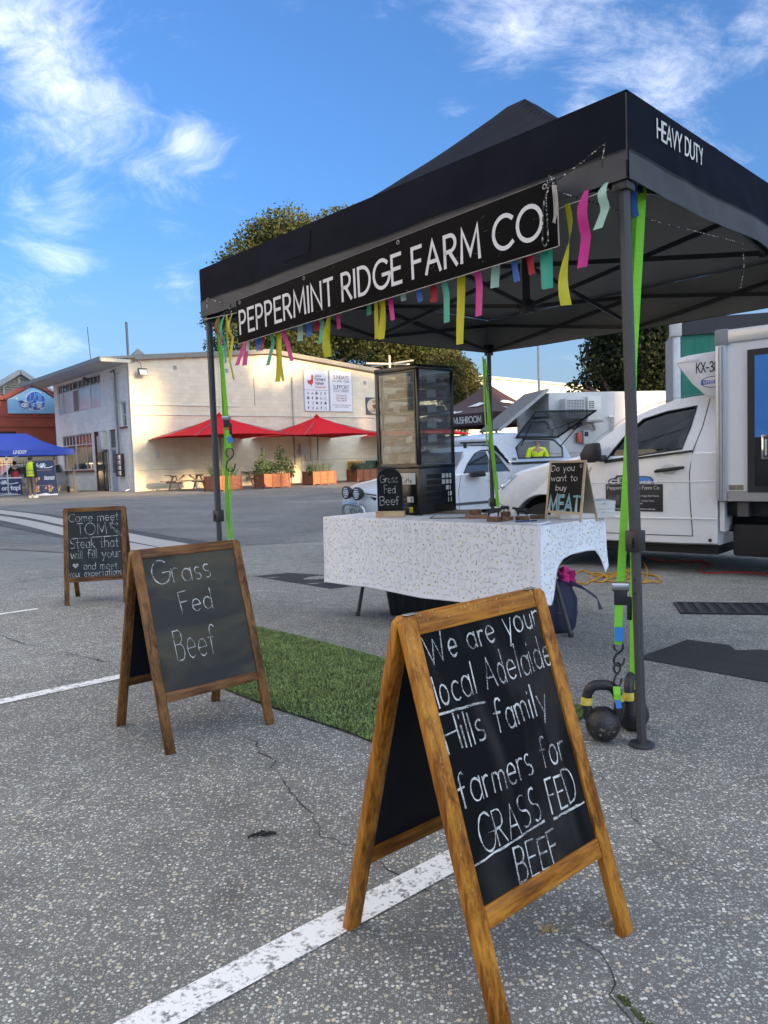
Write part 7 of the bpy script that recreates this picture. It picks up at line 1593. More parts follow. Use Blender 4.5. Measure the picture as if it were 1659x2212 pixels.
# ================================================================== VEHICLES
WPAINT = M('white_car_paint', (.70,.72,.74), .28, var=.025, vs=2, coat=.7, coatr=.06); TYRE = M('tyre_black', (.014,.014,.015), .8, var=.2, vs=30); SEAMK = flat('seam_black', (.012,.012,.013), .7)
CARG = M('car_glass', (.030,.038,.045), .04, var=.1, vs=2, spec=.9, coat=.6, coatr=.02); BTRIM = M('black_trim', (.015,.015,.016), .5, var=.1)
def wheel(par, x, y, r, w=.20, steer=0.0):
    R = Matrix.Rotation(steer,3,'Z') @ Matrix.Rotation(R_(90),3,'X')
    t = MB().lathe([(r*.62,-w/2),(r*.93,-w/2),(r,-w*.36),(r,w*.36),(r*.93,w/2),(r*.62,w/2)], 28, (x,y,r), R).build('wheel', TYRE, par, smooth=True, angle=50); MB().lathe([(.02,w*.30),(r*.3,w*.36),(r*.55,w*.22),(r*.63,w*.45),(r*.63,-w*.4)], 24, (x,y,r), R).build('rim', M('steel_rim', (.42,.42,.43), .35, metal=.7), t, smooth=True); return t
def onside(poly, yf, lift, name, mat, parent, th=.004):
    """panel lying on a flank: poly of (x, z), yf gives the flank surface"""
    return MB().prism([(x, yf(z)-lift, z) for x, z in poly], (0, th, 0)).build(name, mat, parent)
def seam(pts, yf, parent, r=.004, mat=None, name='panel_gap'): return MB().tube([(x, yf(z)-.0015, z) for x, z in pts], r, 5).build(name, mat or SEAMK, parent)

def ringwall(outer, inner, centre, yf, depth=.03, n=64):
    """flank with a window opening: outline, opening, and the reveal behind it"""
    def along(poly, t):
        P = [Vector(p) for p in poly]; P.append(P[0]); L = [(P[i+1]-P[i]).length for i in range(len(P)-1)]; q = t*sum(L)
        for i, l in enumerate(L):
            if q <= l: return P[i].lerp(P[i+1], q/l)
            q -= l
        return P[-1]
    A = [along(outer, i/n) for i in range(n)]; c = Vector(centre); B = []
    for a in A:
        d = (a-c).normalized(); best = None; P = [Vector(p) for p in inner]
        for i in range(len(P)):
            p = P[i]; e = P[(i+1) % len(P)]-p; den = d.x*e.y-d.y*e.x
            if abs(den) < 1e-9: continue
            w = p-c; t = (w.x*e.y-w.y*e.x)/den; u = (w.x*d.y-w.y*d.x)/den
            if t > 0 and -.001 <= u <= 1.001 and (best is None or t < best): best = t
        B.append(c + d*(best or .1))
    return MB().loft([[(p.x, yf(p.y), p.y) for p in A], [(p.x, yf(p.y), p.y) for p in B], [(p.x, yf(p.y)+depth, p.y) for p in B]], cap=False)

# --------------------------------------------------- refrigerated ute
TRM = Matrix.Translation(Vector((2.80, 7.86, -.2))) @ Matrix.Rotation(R_(-42), 4, 'Z')
tk = thing('refrigerated_truck', 'white light truck with refrigerated box and farm door magnet', 'truck', M4=TRM)
Wd = 1.72
arch = [(-1.31+.43*math.cos(a), .40+.41*math.sin(a)) for a in np.linspace(R_(-8), R_(188), 15)]
low = [(-2.02,.42),(-2.07,.60),(-2.01,.74),(-1.97,.80),(-1.80,.99),(-1.63,1.07),(-1.25,1.165),(-.99,1.20),(-.85,1.225),(-.30,1.225),(.30,1.245),(.595,1.25),(.60,.80),(.60,.31),(.20,.30),(-.60,.30)] + arch
rings = []
for f in (0,.012,.035,.10,.25,.5,.75,.90,.965,.988,1):
    y = f*Wd; e = 1-(2*f-1)**2; ed = .035*max(0, 1-min(f,1-f)/.035)**2; ring = []
    for x, z in low:
        k = sstep(-1.2,-2.05,x); ring.append((x - .16*k*e**.6 + ed*(.5 if x < -1.7 else 0), y, z + (.045*e if z > .95 else 0) - (ed*.9 if z > .9 else 0) + (ed*.6 if z < .45 else 0)))
    rings.append(ring)
MB().loft(rings).build('body', WPAINT, tk, smooth=True, angle=38)
ins = lambda z: .20*max(0, (z-1.22))/.5
CZ = lambda z: 1.22 + (z-1.22)*1.17 if z > 1.22 else z
cabp = [(x, CZ(z)) for x, z in [(-.90,1.18),(-.66,1.36),(-.40,1.52),(-.19,1.605),(.11,1.690),(.30,1.708),(.46,1.715),(.57,1.70),(.597,1.66),(.60,1.18)]]
rings = []
for f in (0,.02,.06,.15,.5,.85,.94,.98,1): rings.append([(x, ins(z)+(Wd-2*ins(z))*f + .0, z + (.03*(1-(2*f-1)**2) if z > 1.3 else 0) - (.022*max(0,1-min(f,1-f)/.06)**2 if z > 1.55 else 0)) for x, z in cabp])
cab = MB().loft(rings, cap=False).build('cab', WPAINT, tk, smooth=True, angle=32)
sidef = lambda z: ins(z)
win = [(x, CZ(z)) for x, z in [(-.55,1.165),(-.47,1.27),(-.33,1.43),(-.19,1.535),(.05,1.590),(.345,1.622),(.31,1.45),(.255,1.262)]]
ringwall(cabp, win, (0,1.43), sidef).build('door_frame', WPAINT, cab, smooth=True, angle=30); ringwall(cabp, win, (0,1.43), lambda z: Wd-sidef(z), -.03).build('door_frame', WPAINT, cab, smooth=True, angle=30)
CABG = mat_glass('cab_glass', (.62,.72,.74), .62); gl_ = onside(win, sidef, -.012, 'door_glass', CABG, tk, .002); onside(win, lambda z: Wd-sidef(z), .012, 'far_glass', CABG, tk, .002)
INTD = M('cab_trim_dark', (.03,.031,.034), .7, var=.15); INTG = M('cab_trim_grey', (.10,.105,.11), .75, var=.15)
st_ = MB().loft([[(.02,.22,1.0),(.30,.22,1.0),(.30,.66,1.0),(.02,.66,1.0)],[(.22,.24,1.30),(.36,.24,1.30),(.36,.64,1.30),(.22,.64,1.30)],[(.27,.28,1.46),(.37,.28,1.46),(.37,.60,1.46),(.27,.60,1.46)]]).build('seat', INTG, tk, bevel=.04); MB().bb(.29,.37,.33,.55,1.48,1.62).build('headrest', INTG, st_, bevel=.03)
st_ = MB().loft([[(.02,1.02,1.0),(.30,1.02,1.0),(.30,1.46,1.0),(.02,1.46,1.0)],[(.22,1.04,1.30),(.36,1.04,1.30),(.36,1.44,1.30),(.22,1.44,1.30)],[(.27,1.08,1.46),(.37,1.08,1.46),(.37,1.40,1.46),(.27,1.40,1.46)]]).build('seat', INTG, tk, bevel=.04); MB().bb(.29,.37,1.13,1.35,1.48,1.62).build('headrest', INTG, st_, bevel=.03)
MB().loft([[(-.86,.10,1.12),(-.86,1.62,1.12),(-.86,1.62,1.23),(-.86,.10,1.23)],[(-.50,.10,1.10),(-.50,1.62,1.10),(-.55,1.62,1.27),(-.55,.10,1.27)]]).build('dashboard', INTD, tk, bevel=.02)
MB().tube([(-.34+.06*math.cos(a), 1.24+.19*math.sin(a), 1.22+.18*math.cos(a)) for a in np.linspace(0,2*math.pi,25)[:-1]], .016, 8, closed=True).build('steering_wheel', INTD, tk, smooth=True); MB().bar((-.55,1.24,1.16),(-.34,1.24,1.22),.05).build('steering_column', INTD, tk)
MB().bb(-.30,-.12,.75,.95,1.15,1.26).build('console_clutter', M('blue_bag', (.03,.09,.30), .6), tk, bevel=.03)
MB().tube([(x, sidef(z)-.006, z) for x, z in win + win[:1]], .009, 6).build('window_seal', BTRIM, gl_, smooth=True)
MB().bar((-.335,sidef(1.40)-.010,1.405),(-.315,sidef(1.2)-.010,1.18),.022,.008,up=(0,1,0)).build('quarter_bar', BTRIM, gl_)
seam([(.465,1.76),(.43,1.49),(.365,1.24),(.335,1.03),(.338,.75),(.362,.395)], sidef, tk); seam([(.362,.395),(-.20,.392),(-.74,.395),(-.80,.50),(-.80,.95),(-.72,1.10)], sidef, tk); seam([(-.86,1.25),(-.66,1.43),(-.40,1.61),(-.19,1.71),(.11,1.79),(.40,1.82)], sidef, tk, .003, M('gap_grey', (.25,.26,.27), .5))
MB().bar((-.56,-.010,1.150),(.365,-.010,1.240),.018,.022).build('belt_trim', BTRIM, tk)
dh_ = MB().tube([(-.01,-.012,1.045),(.02,-.035,1.050),(.24,-.035,1.075),(.285,-.012,1.082)], [.014,.018,.018,.012], 8).build('door_handle', BTRIM, tk, smooth=True); MB().blob((.13,-.002,1.065), (.085,.006,.055), 12, 6).build('handle_recess', M('recess_white', (.52,.54,.56), .4), dh_, smooth=True)
mi_ = MB().loft([[(-.74,-.20,1.15),(-.58,-.20,1.15),(-.58,-.05,1.17),(-.72,-.05,1.17)],[(-.755,-.21,1.24),(-.57,-.21,1.25),(-.57,-.04,1.25),(-.73,-.04,1.24)],[(-.70,-.19,1.35),(-.575,-.19,1.365),(-.575,-.06,1.365),(-.68,-.06,1.35)]]).build('mirror', BTRIM, tk, bevel=.02); MB().bar((-.62,-.06,1.2),(-.56,.02,1.19),.06,.07).build('mirror_arm', BTRIM, mi_, bevel=.01)
MB().tube([(-1.31+.435*math.cos(a), -.004, .40+.415*math.sin(a)) for a in np.linspace(R_(0),R_(180),18)], .014, 8).build('arch_lip', M('arch_white', (.60,.62,.63), .4), tk, smooth=True)
MB().bb(-1.72,-.9,.25,Wd-.25,.35,.82).build('wheel_well', flat('well_black', (.004,.004,.004), .95), tk)
hl_ = MB().prism([(-1.985,.03,.80),(-1.93,.0,.80),(-1.86,-.006,.86),(-1.74,-.010,.965),(-1.66,-.006,1.03),(-1.70,.004,1.035),(-1.80,.01,.985),(-1.97,.02,.83)], (.0,.03,.0)).build('headlight', M('lamp_clear', (.50,.58,.64), .08, metal=.3, coat=.8), tk); MB().blob((-1.86,-.006,.895), (.030,.010,.028), 10, 6).build('lamp_bulb', M('lamp_chrome', (.75,.76,.78), .1, metal=.9), hl_, smooth=True)
seam([(-1.66,1.035),(-1.25,1.135),(-.95,1.165),(-.80,1.10)], lambda z: .012, tk, .003); seam([(-1.83,.66),(-1.95,.71),(-2.02,.72)], lambda z: .0, tk, .003)
for z, r in ((.93,.006),(.56,.010)): MB().tube([(-.8,-.001,z),(-.2,-.003,z+.005),(.59,-.001,z+.01)], r, 6).build('body_crease', WPAINT, tk, smooth=True)
MB().lathe([(.018,0),(.018,.004)], 12, (.53,-.001,.36), Matrix.Rotation(R_(90),3,'X')).build('plug', BTRIM, tk)
for y in (.12, Wd-.12): wheel(tk, -1.31, y, .355, .22)
for y in (.12, Wd-.12): wheel(tk, 2.15, y, .355, .22)
CHS = M('chassis_black', (.010,.011,.014), .7, var=.3, vs=6)
MB().bb(-.9,3.6,.35,.50,.42,.60).bb(-.9,3.6,Wd-.5,Wd-.35,.42,.60).build('chassis_rail', CHS, tk); MB().bb(.70,1.75,.12,.50,.20,.52).build('fuel_tank', CHS, tk, bevel=.03); MB().bb(-.85,.55,.15,Wd-.15,.20,.32).build('floor_pan', CHS, tk); MB().bb(.62,3.6,.1,Wd-.1,.60,.73).build('subframe', CHS, tk)
for x in (.78,1.35,2.0): MB().bb(x,x+.10,.02,.10,.60,.735).build('bracket', M('galv_bracket', (.10,.10,.11), .5, metal=.5), tk)
MB().bb(.615,.66,.02,.25,.45,.74).build('cab_guard', M('arch_white', (.60,.62,.63), .4), tk)
MB().tube([(.9,.25,.40),(1.6,.22,.42),(2.2,.3,.46)], .05, 10).build('exhaust', M('exhaust_tan', (.22,.20,.16), .5, metal=.5), tk, smooth=True)
# box body
GELC = M('gelcoat_white', (.68,.69,.71), .35, var=.03, vs=1.5, coat=.3); ALU2 = M('anodised', (.50,.53,.56), .35, metal=.35, var=.05); GREYR = M('rail_grey', (.30,.29,.28), .5)
bx_ = MB().bb(.64,3.7,-.02,Wd+.02,.845,2.34).build('box_body', GELC, tk)
MB().bb(.60,.70,-.045,.06,.75,2.30).build('corner_post', ALU2, bx_, bevel=.012); MB().bb(.60,.70,Wd-.06,Wd+.045,.75,2.30).build('corner_post', ALU2, bx_, bevel=.012)
MB().bb(.70,3.7,-.040,.05,2.245,2.375).build('top_rail', ALU2, bx_, bevel=.02); MB().bb(.595,.72,-.048,.07,2.225,2.385).build('corner_cap', M('cap_grey', (.22,.23,.25), .5), bx_, bevel=.015); MB().bb(.60,3.7,.07,Wd,2.335,2.37).build('roof_panel', GELC, bx_)
MB().bb(.705,3.7,-.035,.05,.75,.842).build('bottom_rail', GREYR, bx_)
for x in (.635,.665): MB().bb(x-.003,x+.003,-.050,-.0455,.76,2.22).build('post_groove', M('cap_grey', (.22,.23,.25), .5), bx_)
dr_ = MB().bb(.89,2.4,-.040,-.021,.835,2.165).build('side_door', M('door_rubber', (.018,.019,.022), .5), tk); MB().bb(.955,2.33,-.0435,-.0405,1.35,2.105).build('blue_panel', M('vinyl_blue', (.025,.16,.52), .3, col2=(.06,.25,.62), vs=1.1, coat=.4), dr_); MB().bb(.955,2.33,-.0435,-.0405,.895,1.348).build('black_panel', M('vinyl_black', (.006,.006,.008), .2), dr_)
la_ = MB().bb(1.015,1.16,-.060,-.044,1.14,1.37).build('latch', M('chrome', (.6,.6,.62), .15, metal=.95), dr_, bevel=.02); MB().bb(1.035,1.14,-.063,-.0605,1.165,1.345).build('latch_recess', flat('latch_dark', (.03,.03,.035), .3), la_); MB().bar((1.06,-.068,1.18),(1.06,-.068,1.33),.02,.012,up=(0,1,0)).build('latch_lever', M('chrome', (.6,.6,.62), .15, metal=.95), la_)
cp_ = MB().bb(.715,.85,-.023,-.0205,.855,.905).build('compliance_plate', M('plate_tan', (.30,.27,.20), .5), bx_); mb = MB(); 
for y in (.893,.883,.873,.863): o2 = []; stroke2d([(.722,y),(.775,y)], .004, o2); stroke2d([(.79,y),(.84,y)], .003, o2); put2d(mb, o2, lambda x, y, z=0.0: Vector((x,-.0236,y)), 0)
mb.build('fine_print', BLK, cp_)
fu = MB().prism([(.20,.04,2.165),(.195,.04,2.10),(.24,.04,2.05),(.35,.04,1.90),(.48,.04,1.775),(.595,.04,1.745),(.598,.04,2.20),(.30,.04,2.185)], (0,1.52,0)).build('cooling_unit', M('unit_white', (.66,.67,.69), .4, coat=.3), tk, bevel=.02)
MB().bb(.20,.42,.033,.0385,2.118,2.150).build('unit_ridge', M('unit_white', (.66,.67,.69), .4), fu, bevel=.002); UF = lambda x, y, z=0.0: Vector((x, .0365-z, y)); mb = MB(); write(mb, 'KX-380K', UF, .395,2.005,.095,.013, fit=.30, lift=0); mb.build('lettering', BLK, fu)
mb = MB(); e2 = [(.545+.105*math.cos(a), 1.905+.052*math.sin(a)) for a in np.linspace(0,2*math.pi,28)[:-1]]; polyfill(mb, e2, UF, -.0006+.001); lo_ = mb.build('logo_disc', M('logo_white', (.62,.63,.65), .5), fu); mb = MB(); o2 = []; stroke2d([(.545+.105*math.cos(a), 1.905+.052*math.sin(a)) for a in np.linspace(0,2*math.pi,28)], .006, o2); put2d(mb, o2, UF, .0012); mb.build('logo_ring', M('logo_navy', (.02,.03,.12), .5), lo_)
mb = MB(); polyfill(mb, [(.44,1.93),(.545,1.918),(.65,1.93),(.65,1.88),(.545,1.890),(.44,1.88)], UF, .0016); mb.build('logo_band', M('logo_blue', (.03,.10,.42), .5), lo_); mb = MB(); write(mb, 'SUPERSNOW', UF, .458,1.894,.022,.0035, fit=.175, lift=.0024); mb.build('logo_lettering', M('logo_white', (.62,.63,.65), .5), lo_)
# door magnet and rental logo
mg = MB().bb(-.555,.065,-.0065,-.003,.632,.915).build('door_magnet', M('magnet_black', (.020,.020,.022), .55, var=.15, vs=6), tk, bevel=.001); GF = lambda x, y, z=0.0: Vector((x,-.0075-z,y)); mb = MB()
write(mb, 'Peppermint Ridge Farm Co', GF, -.535,.862,.034,.0044, fit=.565, lift=0)
for k, tx in enumerate(('Adelaide Hills Black Angus Beef Boxes', 'and Lamb Boxes', 'direct from our family farm,', 'to your doorstep.')): write(mb, tx, GF, -.345,.788-k*.026,.014,.0022, fit=[.37,.16,.32,.20][k], lift=0)
write(mb, 'www.peppermintridgefarmco.com.au', GF, -.475,.650,.019,.0028, fit=.46, lift=0); mb.build('lettering', M('magnet_white', (.52,.52,.52), .6), mg)
mb = MB(); polyfill(mb, [(-.525,.70),(-.40,.70),(-.40,.80),(-.525,.80)], GF, 0); mb.build('cow_photo', M('photo_grey', (.12,.12,.12), .6, col2=(.03,.03,.03), vs=18), mg)
lg_ = MB(); polyfill(lg_, [(-.53,.918),(-.03,.918),(-.03,.96),(-.06,.992),(-.12,1.0),(-.33,1.0),(-.36,1.012),(-.43,1.010),(-.45,.985),(-.50,.975),(-.53,.95)], GF, -.002); lg_ = lg_.build('rental_logo', M('logo_slate', (.04,.045,.05), .5), tk); mb = MB(); polyfill(mb, [(-.24,.919),(-.042,.919),(-.042,.955),(-.07,.983),(-.12,.990),(-.24,.990)], GF, -.0008); mb.build('logo_patch', M('logo_sky', (.05,.22,.60), .5), lg_); mb = MB(); write(mb, 'rentals', GF, -.21,.922,.034,.006, fit=.155, lift=.0006); mb.build('logo_lettering', M('logo_white', (.62,.63,.65), .5), lg_); mb = MB(); write(mb, 'cf', GF, -.50,.925,.060,.010, fit=.12, lift=.0002); mb.build('logo_lettering', M('logo_white', (.62,.63,.65), .5), lg_)

# --------------------------------------------------- the other white ute, with fibreglass canopy
UTM = Matrix.Translation(Vector((.33, 13.93, -.2))) @ Matrix.Rotation(R_(38), 4, 'Z')
ut = thing('white_ute', 'older white ute with canopy, spotlights and nudge bar', 'ute', M4=UTM)
Wu = 1.85
def archp(cx, r): return [(cx+r*math.cos(a), .33+r*math.sin(a)) for a in np.linspace(R_(0), R_(180), 11)]
low = [(.02,.24),(-.03,.42),(.00,.58),(.06,.69),(.30,.79),(.80,.88),(1.37,.945),(1.62,.955),(2.9,.945),(2.97,1.09),(4.93,1.12),(4.97,.9),(4.99,.40),(4.90,.26)] + archp(3.95,.37) + [(3.4,.22),(1.5,.22)] + archp(.88,.37)
rings = []
for f in (0,.012,.035,.10,.25,.5,.75,.90,.965,.988,1):
    e = 1-(2*f-1)**2; ed = .04*max(0, 1-min(f,1-f)/.035)**2; ring = []
    for x, z in low:
        k = sstep(.9,.0,x); ring.append((x - .22*k*e**.7 + (ed*1.5 if x < .3 else -ed if x > 4.8 else 0), f*Wu, z + (.05*e if (z > .8 and x < 2) else 0) - (ed*.8 if z > .85 else 0)))
    rings.append(ring)
MB().loft(rings).build('body', WPAINT, ut, smooth=True, angle=38)
insu = lambda z: .03 + .26*max(0, (z-.95))/.5
cabp = [(1.30,.92),(1.55,1.10),(1.88,1.34),(2.05,1.42),(2.28,1.465),(2.52,1.475),(2.70,1.44),(2.85,1.25),(3.02,.94)]
MB().loft([[(x, insu(z)+(Wu-2*insu(z))*f, z + (.025*(1-(2*f-1)**2) if z > 1.1 else 0)) for x, z in cabp] for f in (0,.03,.12,.5,.88,.97,1)]).build('cab', WPAINT, ut, smooth=True, angle=32)
g1 = onside([(1.63,.955),(1.80,1.12),(2.10,1.31),(2.30,1.365),(2.43,1.37),(2.46,.955)], insu, .008, 'door_glass', CARG, ut); g2 = onside([(2.52,.955),(2.50,1.375),(2.58,1.36),(2.70,1.25),(2.86,.955)], insu, .008, 'quarter_glass', CARG, ut)
MB().tube([(x, insu(z)-.008, z) for x, z in [(1.60,.945),(1.80,1.13),(2.10,1.325),(2.30,1.385),(2.50,1.39),(2.60,1.375),(2.72,1.26),(2.89,.945)]], .013, 6).build('window_surround', BTRIM, g1, smooth=True)
ws = MB(); ws.add([(1.36-.0,insu(.96)+.05,.975),(1.86,insu(1.34)+.03,1.345),(1.86,Wu-insu(1.34)-.03,1.345),(1.36,Wu-insu(.96)-.05,.975)], [(0,1,2,3)]); ws.v = [(x-.022, y, z+.028) for x, y, z in ws.v]; ws.build('windscreen', CARG, ut)
seam([(1.50,.93),(1.42,.60),(1.44,.26)], lambda z: 0, ut, .005); seam([(2.50,.94),(2.52,.60),(2.44,.28)], lambda z: 0, ut, .005); MB().bb(1.30,3.5,-.012,.01,.335,.385).build('rub_strip', M('strip_grey', (.08,.08,.085), .6), ut)
MB().loft([[(1.58,-.20,.86),(2.0,-.20,.87),(2.0,-.03,.90),(1.66,-.03,.90)],[(1.60,-.20,.99),(1.98,-.20,.99),(1.98,-.03,.99),(1.70,-.03,.99)]]).build('mirror', BTRIM, ut, bevel=.03)
MB().tube([(2.2,-.014,.80),(2.36,-.03,.805),(2.42,-.014,.80)], .013, 6).build('door_handle', WPAINT, ut)
MB().bar((1.78,.28,1.545),(2.75,.28,1.555),.03,.035).build('roof_rail', BTRIM, ut); MB().bar((1.78,Wu-.28,1.545),(2.75,Wu-.28,1.555),.03,.035).build('roof_rail', BTRIM, ut)
for x in (1.9,2.65):
    for y in (.28,Wu-.28): MB().bb(x-.03,x+.03,y-.02,y+.02,1.44,1.53).build('rail_foot', BTRIM, ut)
for x in (.88,3.95):
    for y in (.11,Wu-.11): wheel(ut, x, y, .32, .21)
MB().bb(.5,4.4,.22,Wu-.22,.25,.55).build('underbody', CHS, ut)
# canopy shell: walls with window openings so that one sees right through
zc = lambda z: .04 + .20*max(0,(z-1.12))/.6
wo_ = [(3.22,1.20),(3.22,1.42),(3.52,1.60),(4.50,1.58),(4.72,1.40),(4.66,1.20)]; outc = [(2.98,1.11),(2.62,1.48),(2.50,1.60),(2.80,1.695),(3.3,1.735),(4.1,1.725),(4.60,1.66),(4.78,1.50),(4.95,1.14)]
def shellwall(side):
    yy = (lambda z: zc(z)) if side == 0 else (lambda z: Wu-zc(z)); n = 24; mb = MB()
    def along(poly, t):
        P = [Vector(p) for p in poly]; P.append(P[0]); L = [(P[i+1]-P[i]).length for i in range(len(P)-1)]; s = t*sum(L)
        for i, l in enumerate(L):
            if s <= l: return P[i].lerp(P[i+1], s/l)
            s -= l
        return P[-1]
    A = [along(outc, i/48) for i in range(48)]; 
    cxy = Vector((3.9,1.40)); Bp = []
    for a in A:   # matching point on the opening, by angle from its centre
        d = (a-cxy).normalized(); best = None; P = [Vector(p) for p in wo_]
        for i in range(len(P)):
            p = P[i]; q = P[(i+1) % len(P)]; e = q-p; den = d.x*e.y-d.y*e.x
            if abs(den) < 1e-9: continue
            w = p-cxy; t = (w.x*e.y-w.y*e.x)/den; u = (w.x*d.y-w.y*d.x)/den
            if t > 0 and -.001 <= u <= 1.001 and (best is None or t < best): best = t
        Bp.append(cxy + d*(best or .2))
    rings = [[(p.x, yy(p.y), p.y) for p in A], [(p.x, yy(p.y), p.y) for p in Bp], [(p.x, yy(p.y)+(.04 if side == 0 else -.04), p.y) for p in Bp]]
    mb.loft(rings, cap=False); return mb
sh_ = shellwall(0).build('canopy_side', WPAINT, ut, smooth=True, angle=40); shellwall(1).build('canopy_side', WPAINT, ut, smooth=True, angle=40)
top_ = [(2.62,1.48),(2.50,1.60),(2.80,1.695),(3.3,1.735),(3.8,1.732),(4.3,1.715),(4.60,1.66),(4.74,1.54)]
MB().bb(4.88,4.96,.06,Wu-.06,.75,1.12).build('tailgate', WPAINT, ut, bevel=.01)
MB().grid(lambda u, v: (lambda q: (q[0], zc(q[1])+(Wu-2*zc(q[1]))*v, q[1]+.03*(1-(2*v-1)**2)))((float(np.interp(u*7, range(8), [p[0] for p in top_])), float(np.interp(u*7, range(8), [p[1] for p in top_])))), 28, 10).build('canopy_roof', WPAINT, ut, smooth=True, angle=40)
MB().prism([(2.98,.10,1.11),(2.62,.14,1.48),(2.62,Wu-.14,1.48),(2.98,Wu-.10,1.11)], (.02,0,.0)).build('canopy_front', BTRIM, ut)
MB().bb(2.97,4.95,-.01,.03,1.085,1.125).build('canopy_seal', BTRIM, ut); MB().bb(3.0,4.9,.04,Wu-.04,1.06,1.09).build('tub_liner', CHS, ut)
onside([(3.26,1.21),(3.26,1.41),(3.52,1.57),(4.48,1.555),(4.68,1.40),(4.62,1.21)], lambda z: Wu-zc(z), .002, 'far_glass', mat_glass('smoke_glass', (.55,.60,.62), .55), ut)
MB().tube([(x, zc(z)-.004, z) for x, z in wo_+wo_[:1]], .014, 6).build('window_seal', BTRIM, ut, smooth=True)
# side window lifted on its struts
lft_ = MB(); a = (3.30, zc(1.62)-.02, 1.64); b = (4.62, zc(1.62)-.02, 1.63)
lft_.add([a, b, (4.92,-.62,2.16), (3.0,-.62,2.12)], [(0,1,2,3)]); lw_ = lft_.build('lifted_window', mat_glass('tint_glass', (.35,.38,.42), .45), ut)
MB().tube([a, b, (4.92,-.62,2.16), (3.0,-.62,2.12), a], .022, 6).build('window_frame', BTRIM, lw_, smooth=True); MB().tube([(4.6,.1,1.42),(4.78,-.32,1.92)], .012, 6).build('gas_strut', BTRIM, lw_); MB().tube([(3.35,.1,1.46),(3.2,-.32,1.90)], .012, 6).build('gas_strut', BTRIM, lw_)
mb = MB(); write(mb, 'ARB', lambda x, y, z=0.0: Vector((x, zc(y)-.006, y)), 3.02,1.17,.045,.010, fit=.12, lift=0); mb.build('badge', M('badge_grey', (.12,.12,.13), .5), ut)
# front end: grille, lamps, plate, nudge bar, driving lights
fU = lambda x, y, off: pl(x, y, np.array(UTM @ Vector((-.20-off,0,0))), np.array((UTM.to_3x3() @ Vector((1,0,0)))))
UTI = UTM.inverted(); cGd = lambda x, y: ((1000+x/3.456)*.6636, (1440+y/3.456)*.6636)
def fl(x, y, off=0.0): return UTI @ fU(*cGd(x, y), off)
gr = [fl(640,600), fl(775,625), fl(770,650), fl(720,685), fl(640,690)]
MB().prism([(p.x-.0+.03*0, p.y, p.z) for p in gr], (.06,0,0)).build('grille', flat('grille_black', (.008,.008,.009), .6), ut)
MB().tube([fl(450,690,.02)+Vector((.0,0,.12)), fl(640,578,.02), fl(775,595,.02)], .012, 6).build('bonnet_line', SEAMK, ut, smooth=True)
hp = [fl(365,640), fl(378,590), fl(402,560), fl(425,600), fl(432,655)]; MB().prism([(p.x+.10, p.y, p.z) for p in hp], (.04,0,0)).build('headlight', M('lamp_clear', (.50,.58,.64), .08, metal=.3, coat=.8), ut)
for q in ((452,565),(570,578)):
    c = fl(*q, .16); R = Matrix.Rotation(R_(-90),3,'Y'); r = .115
    sp_ = MB().lathe([(r*.7,-.09),(r*1.02,-.03),(r*1.08,.02),(r*1.08,.045),(r*.95,.05),(r*.95,.035)], 24, c, R).build('driving_light', BTRIM, ut, smooth=True, angle=40); MB().lathe([(0,.036),(r*.94,.034),(r*.94,.03)], 24, c, R).build('lens', M('led_lens', (.55,.56,.58), .25, metal=.6), sp_)
    for i in range(5):
        for j in range(5):
            yy, zz = (i-2)*.042+(.021 if j % 2 else 0), (j-2)*.040
            if yy*yy+zz*zz < .0085: MB().blob((c.x-.040, c.y+yy, c.z+zz), (.008,.019,.017), 8, 4).build('led_cup', M('led_white', (.74,.75,.77), .3), sp_, smooth=True)
MB().tube([fl(405,840,.12), fl(405,730,.12), fl(420,700,.12), fl(455,690,.12), fl(560,697,.12), fl(610,715,.12), fl(640,765,.12), fl(650,840,.12)], .030, 12).build('nudge_bar', M('polished_alloy', (.55,.56,.57), .25, metal=.85), ut, smooth=True)
a = fl(475,735,.03); b = fl(640,795,.03); npl = MB().bb(a.x-.012, a.x, min(a.y,b.y), max(a.y,b.y), a.z-.13, a.z).build('number_plate', M('plate_white', (.60,.62,.58), .5), ut)
mb = MB(); yl = max(a.y,b.y); write(mb, 'XDV-59', lambda x, y, z=0.0: Vector((a.x-.014, yl-.02-x, a.z-.115+y)), 0,0,.085,.013, fit=abs(a.y-b.y)-.04, lift=0); mb.build('plate_number', BLK, npl)

# --------------------------------------------------- cool-room trailer with two condensers
cl0 = aty(1186, 900, 20.2); cr0 = aty(1452, 900, 20.9); gzv = -.2
cx = Vector((cr0.x-cl0.x, cr0.y-cl0.y, 0)); cw_ = cx.length; ca = math.atan2(cx.y, cx.x)
cool = thing('cool_room', 'white cool-room trailer with condenser units on its side', 'trailer', (cl0.x, cl0.y, gzv), ca); CH = aty(1186,848,20.2).z - gzv
GRIME = M('grimy_white_panel', (.52,.52,.50), .7, col2=(.62,.62,.60), vs=1.2); STAIN = M('stained_band', (.34,.33,.31), .85, col2=(.54,.53,.50), vs=3.0, detail=8)
MB().bb(0,cw_,0,2.3,1.28,CH).build('body', GRIME, cool, bevel=.02); MB().bb(.01,cw_-.01,.01,2.29,.45,1.278).build('skirt', STAIN, cool)
for x in (cw_*.52, cw_*.80): MB().bb(x-.006,x+.006,-.003,.0,1.29,CH-.03).build('panel_joint', M('joint_grey', (.35,.35,.34), .7), cool)
for x in (.8,cw_-.9): wheel(cool, x, .15, .33, .2)
def cl_(x, y): q = cool.matrix_world.inverted() @ pl(x, y, cl0, (math.sin(ca), -math.cos(ca), 0)); return q.x, q.z
cool.matrix_world = FRAME[cool.name]
c4d = lambda x, y: ((1400+x/2.765)*.6636, (1000+y/2.765)*.6636)
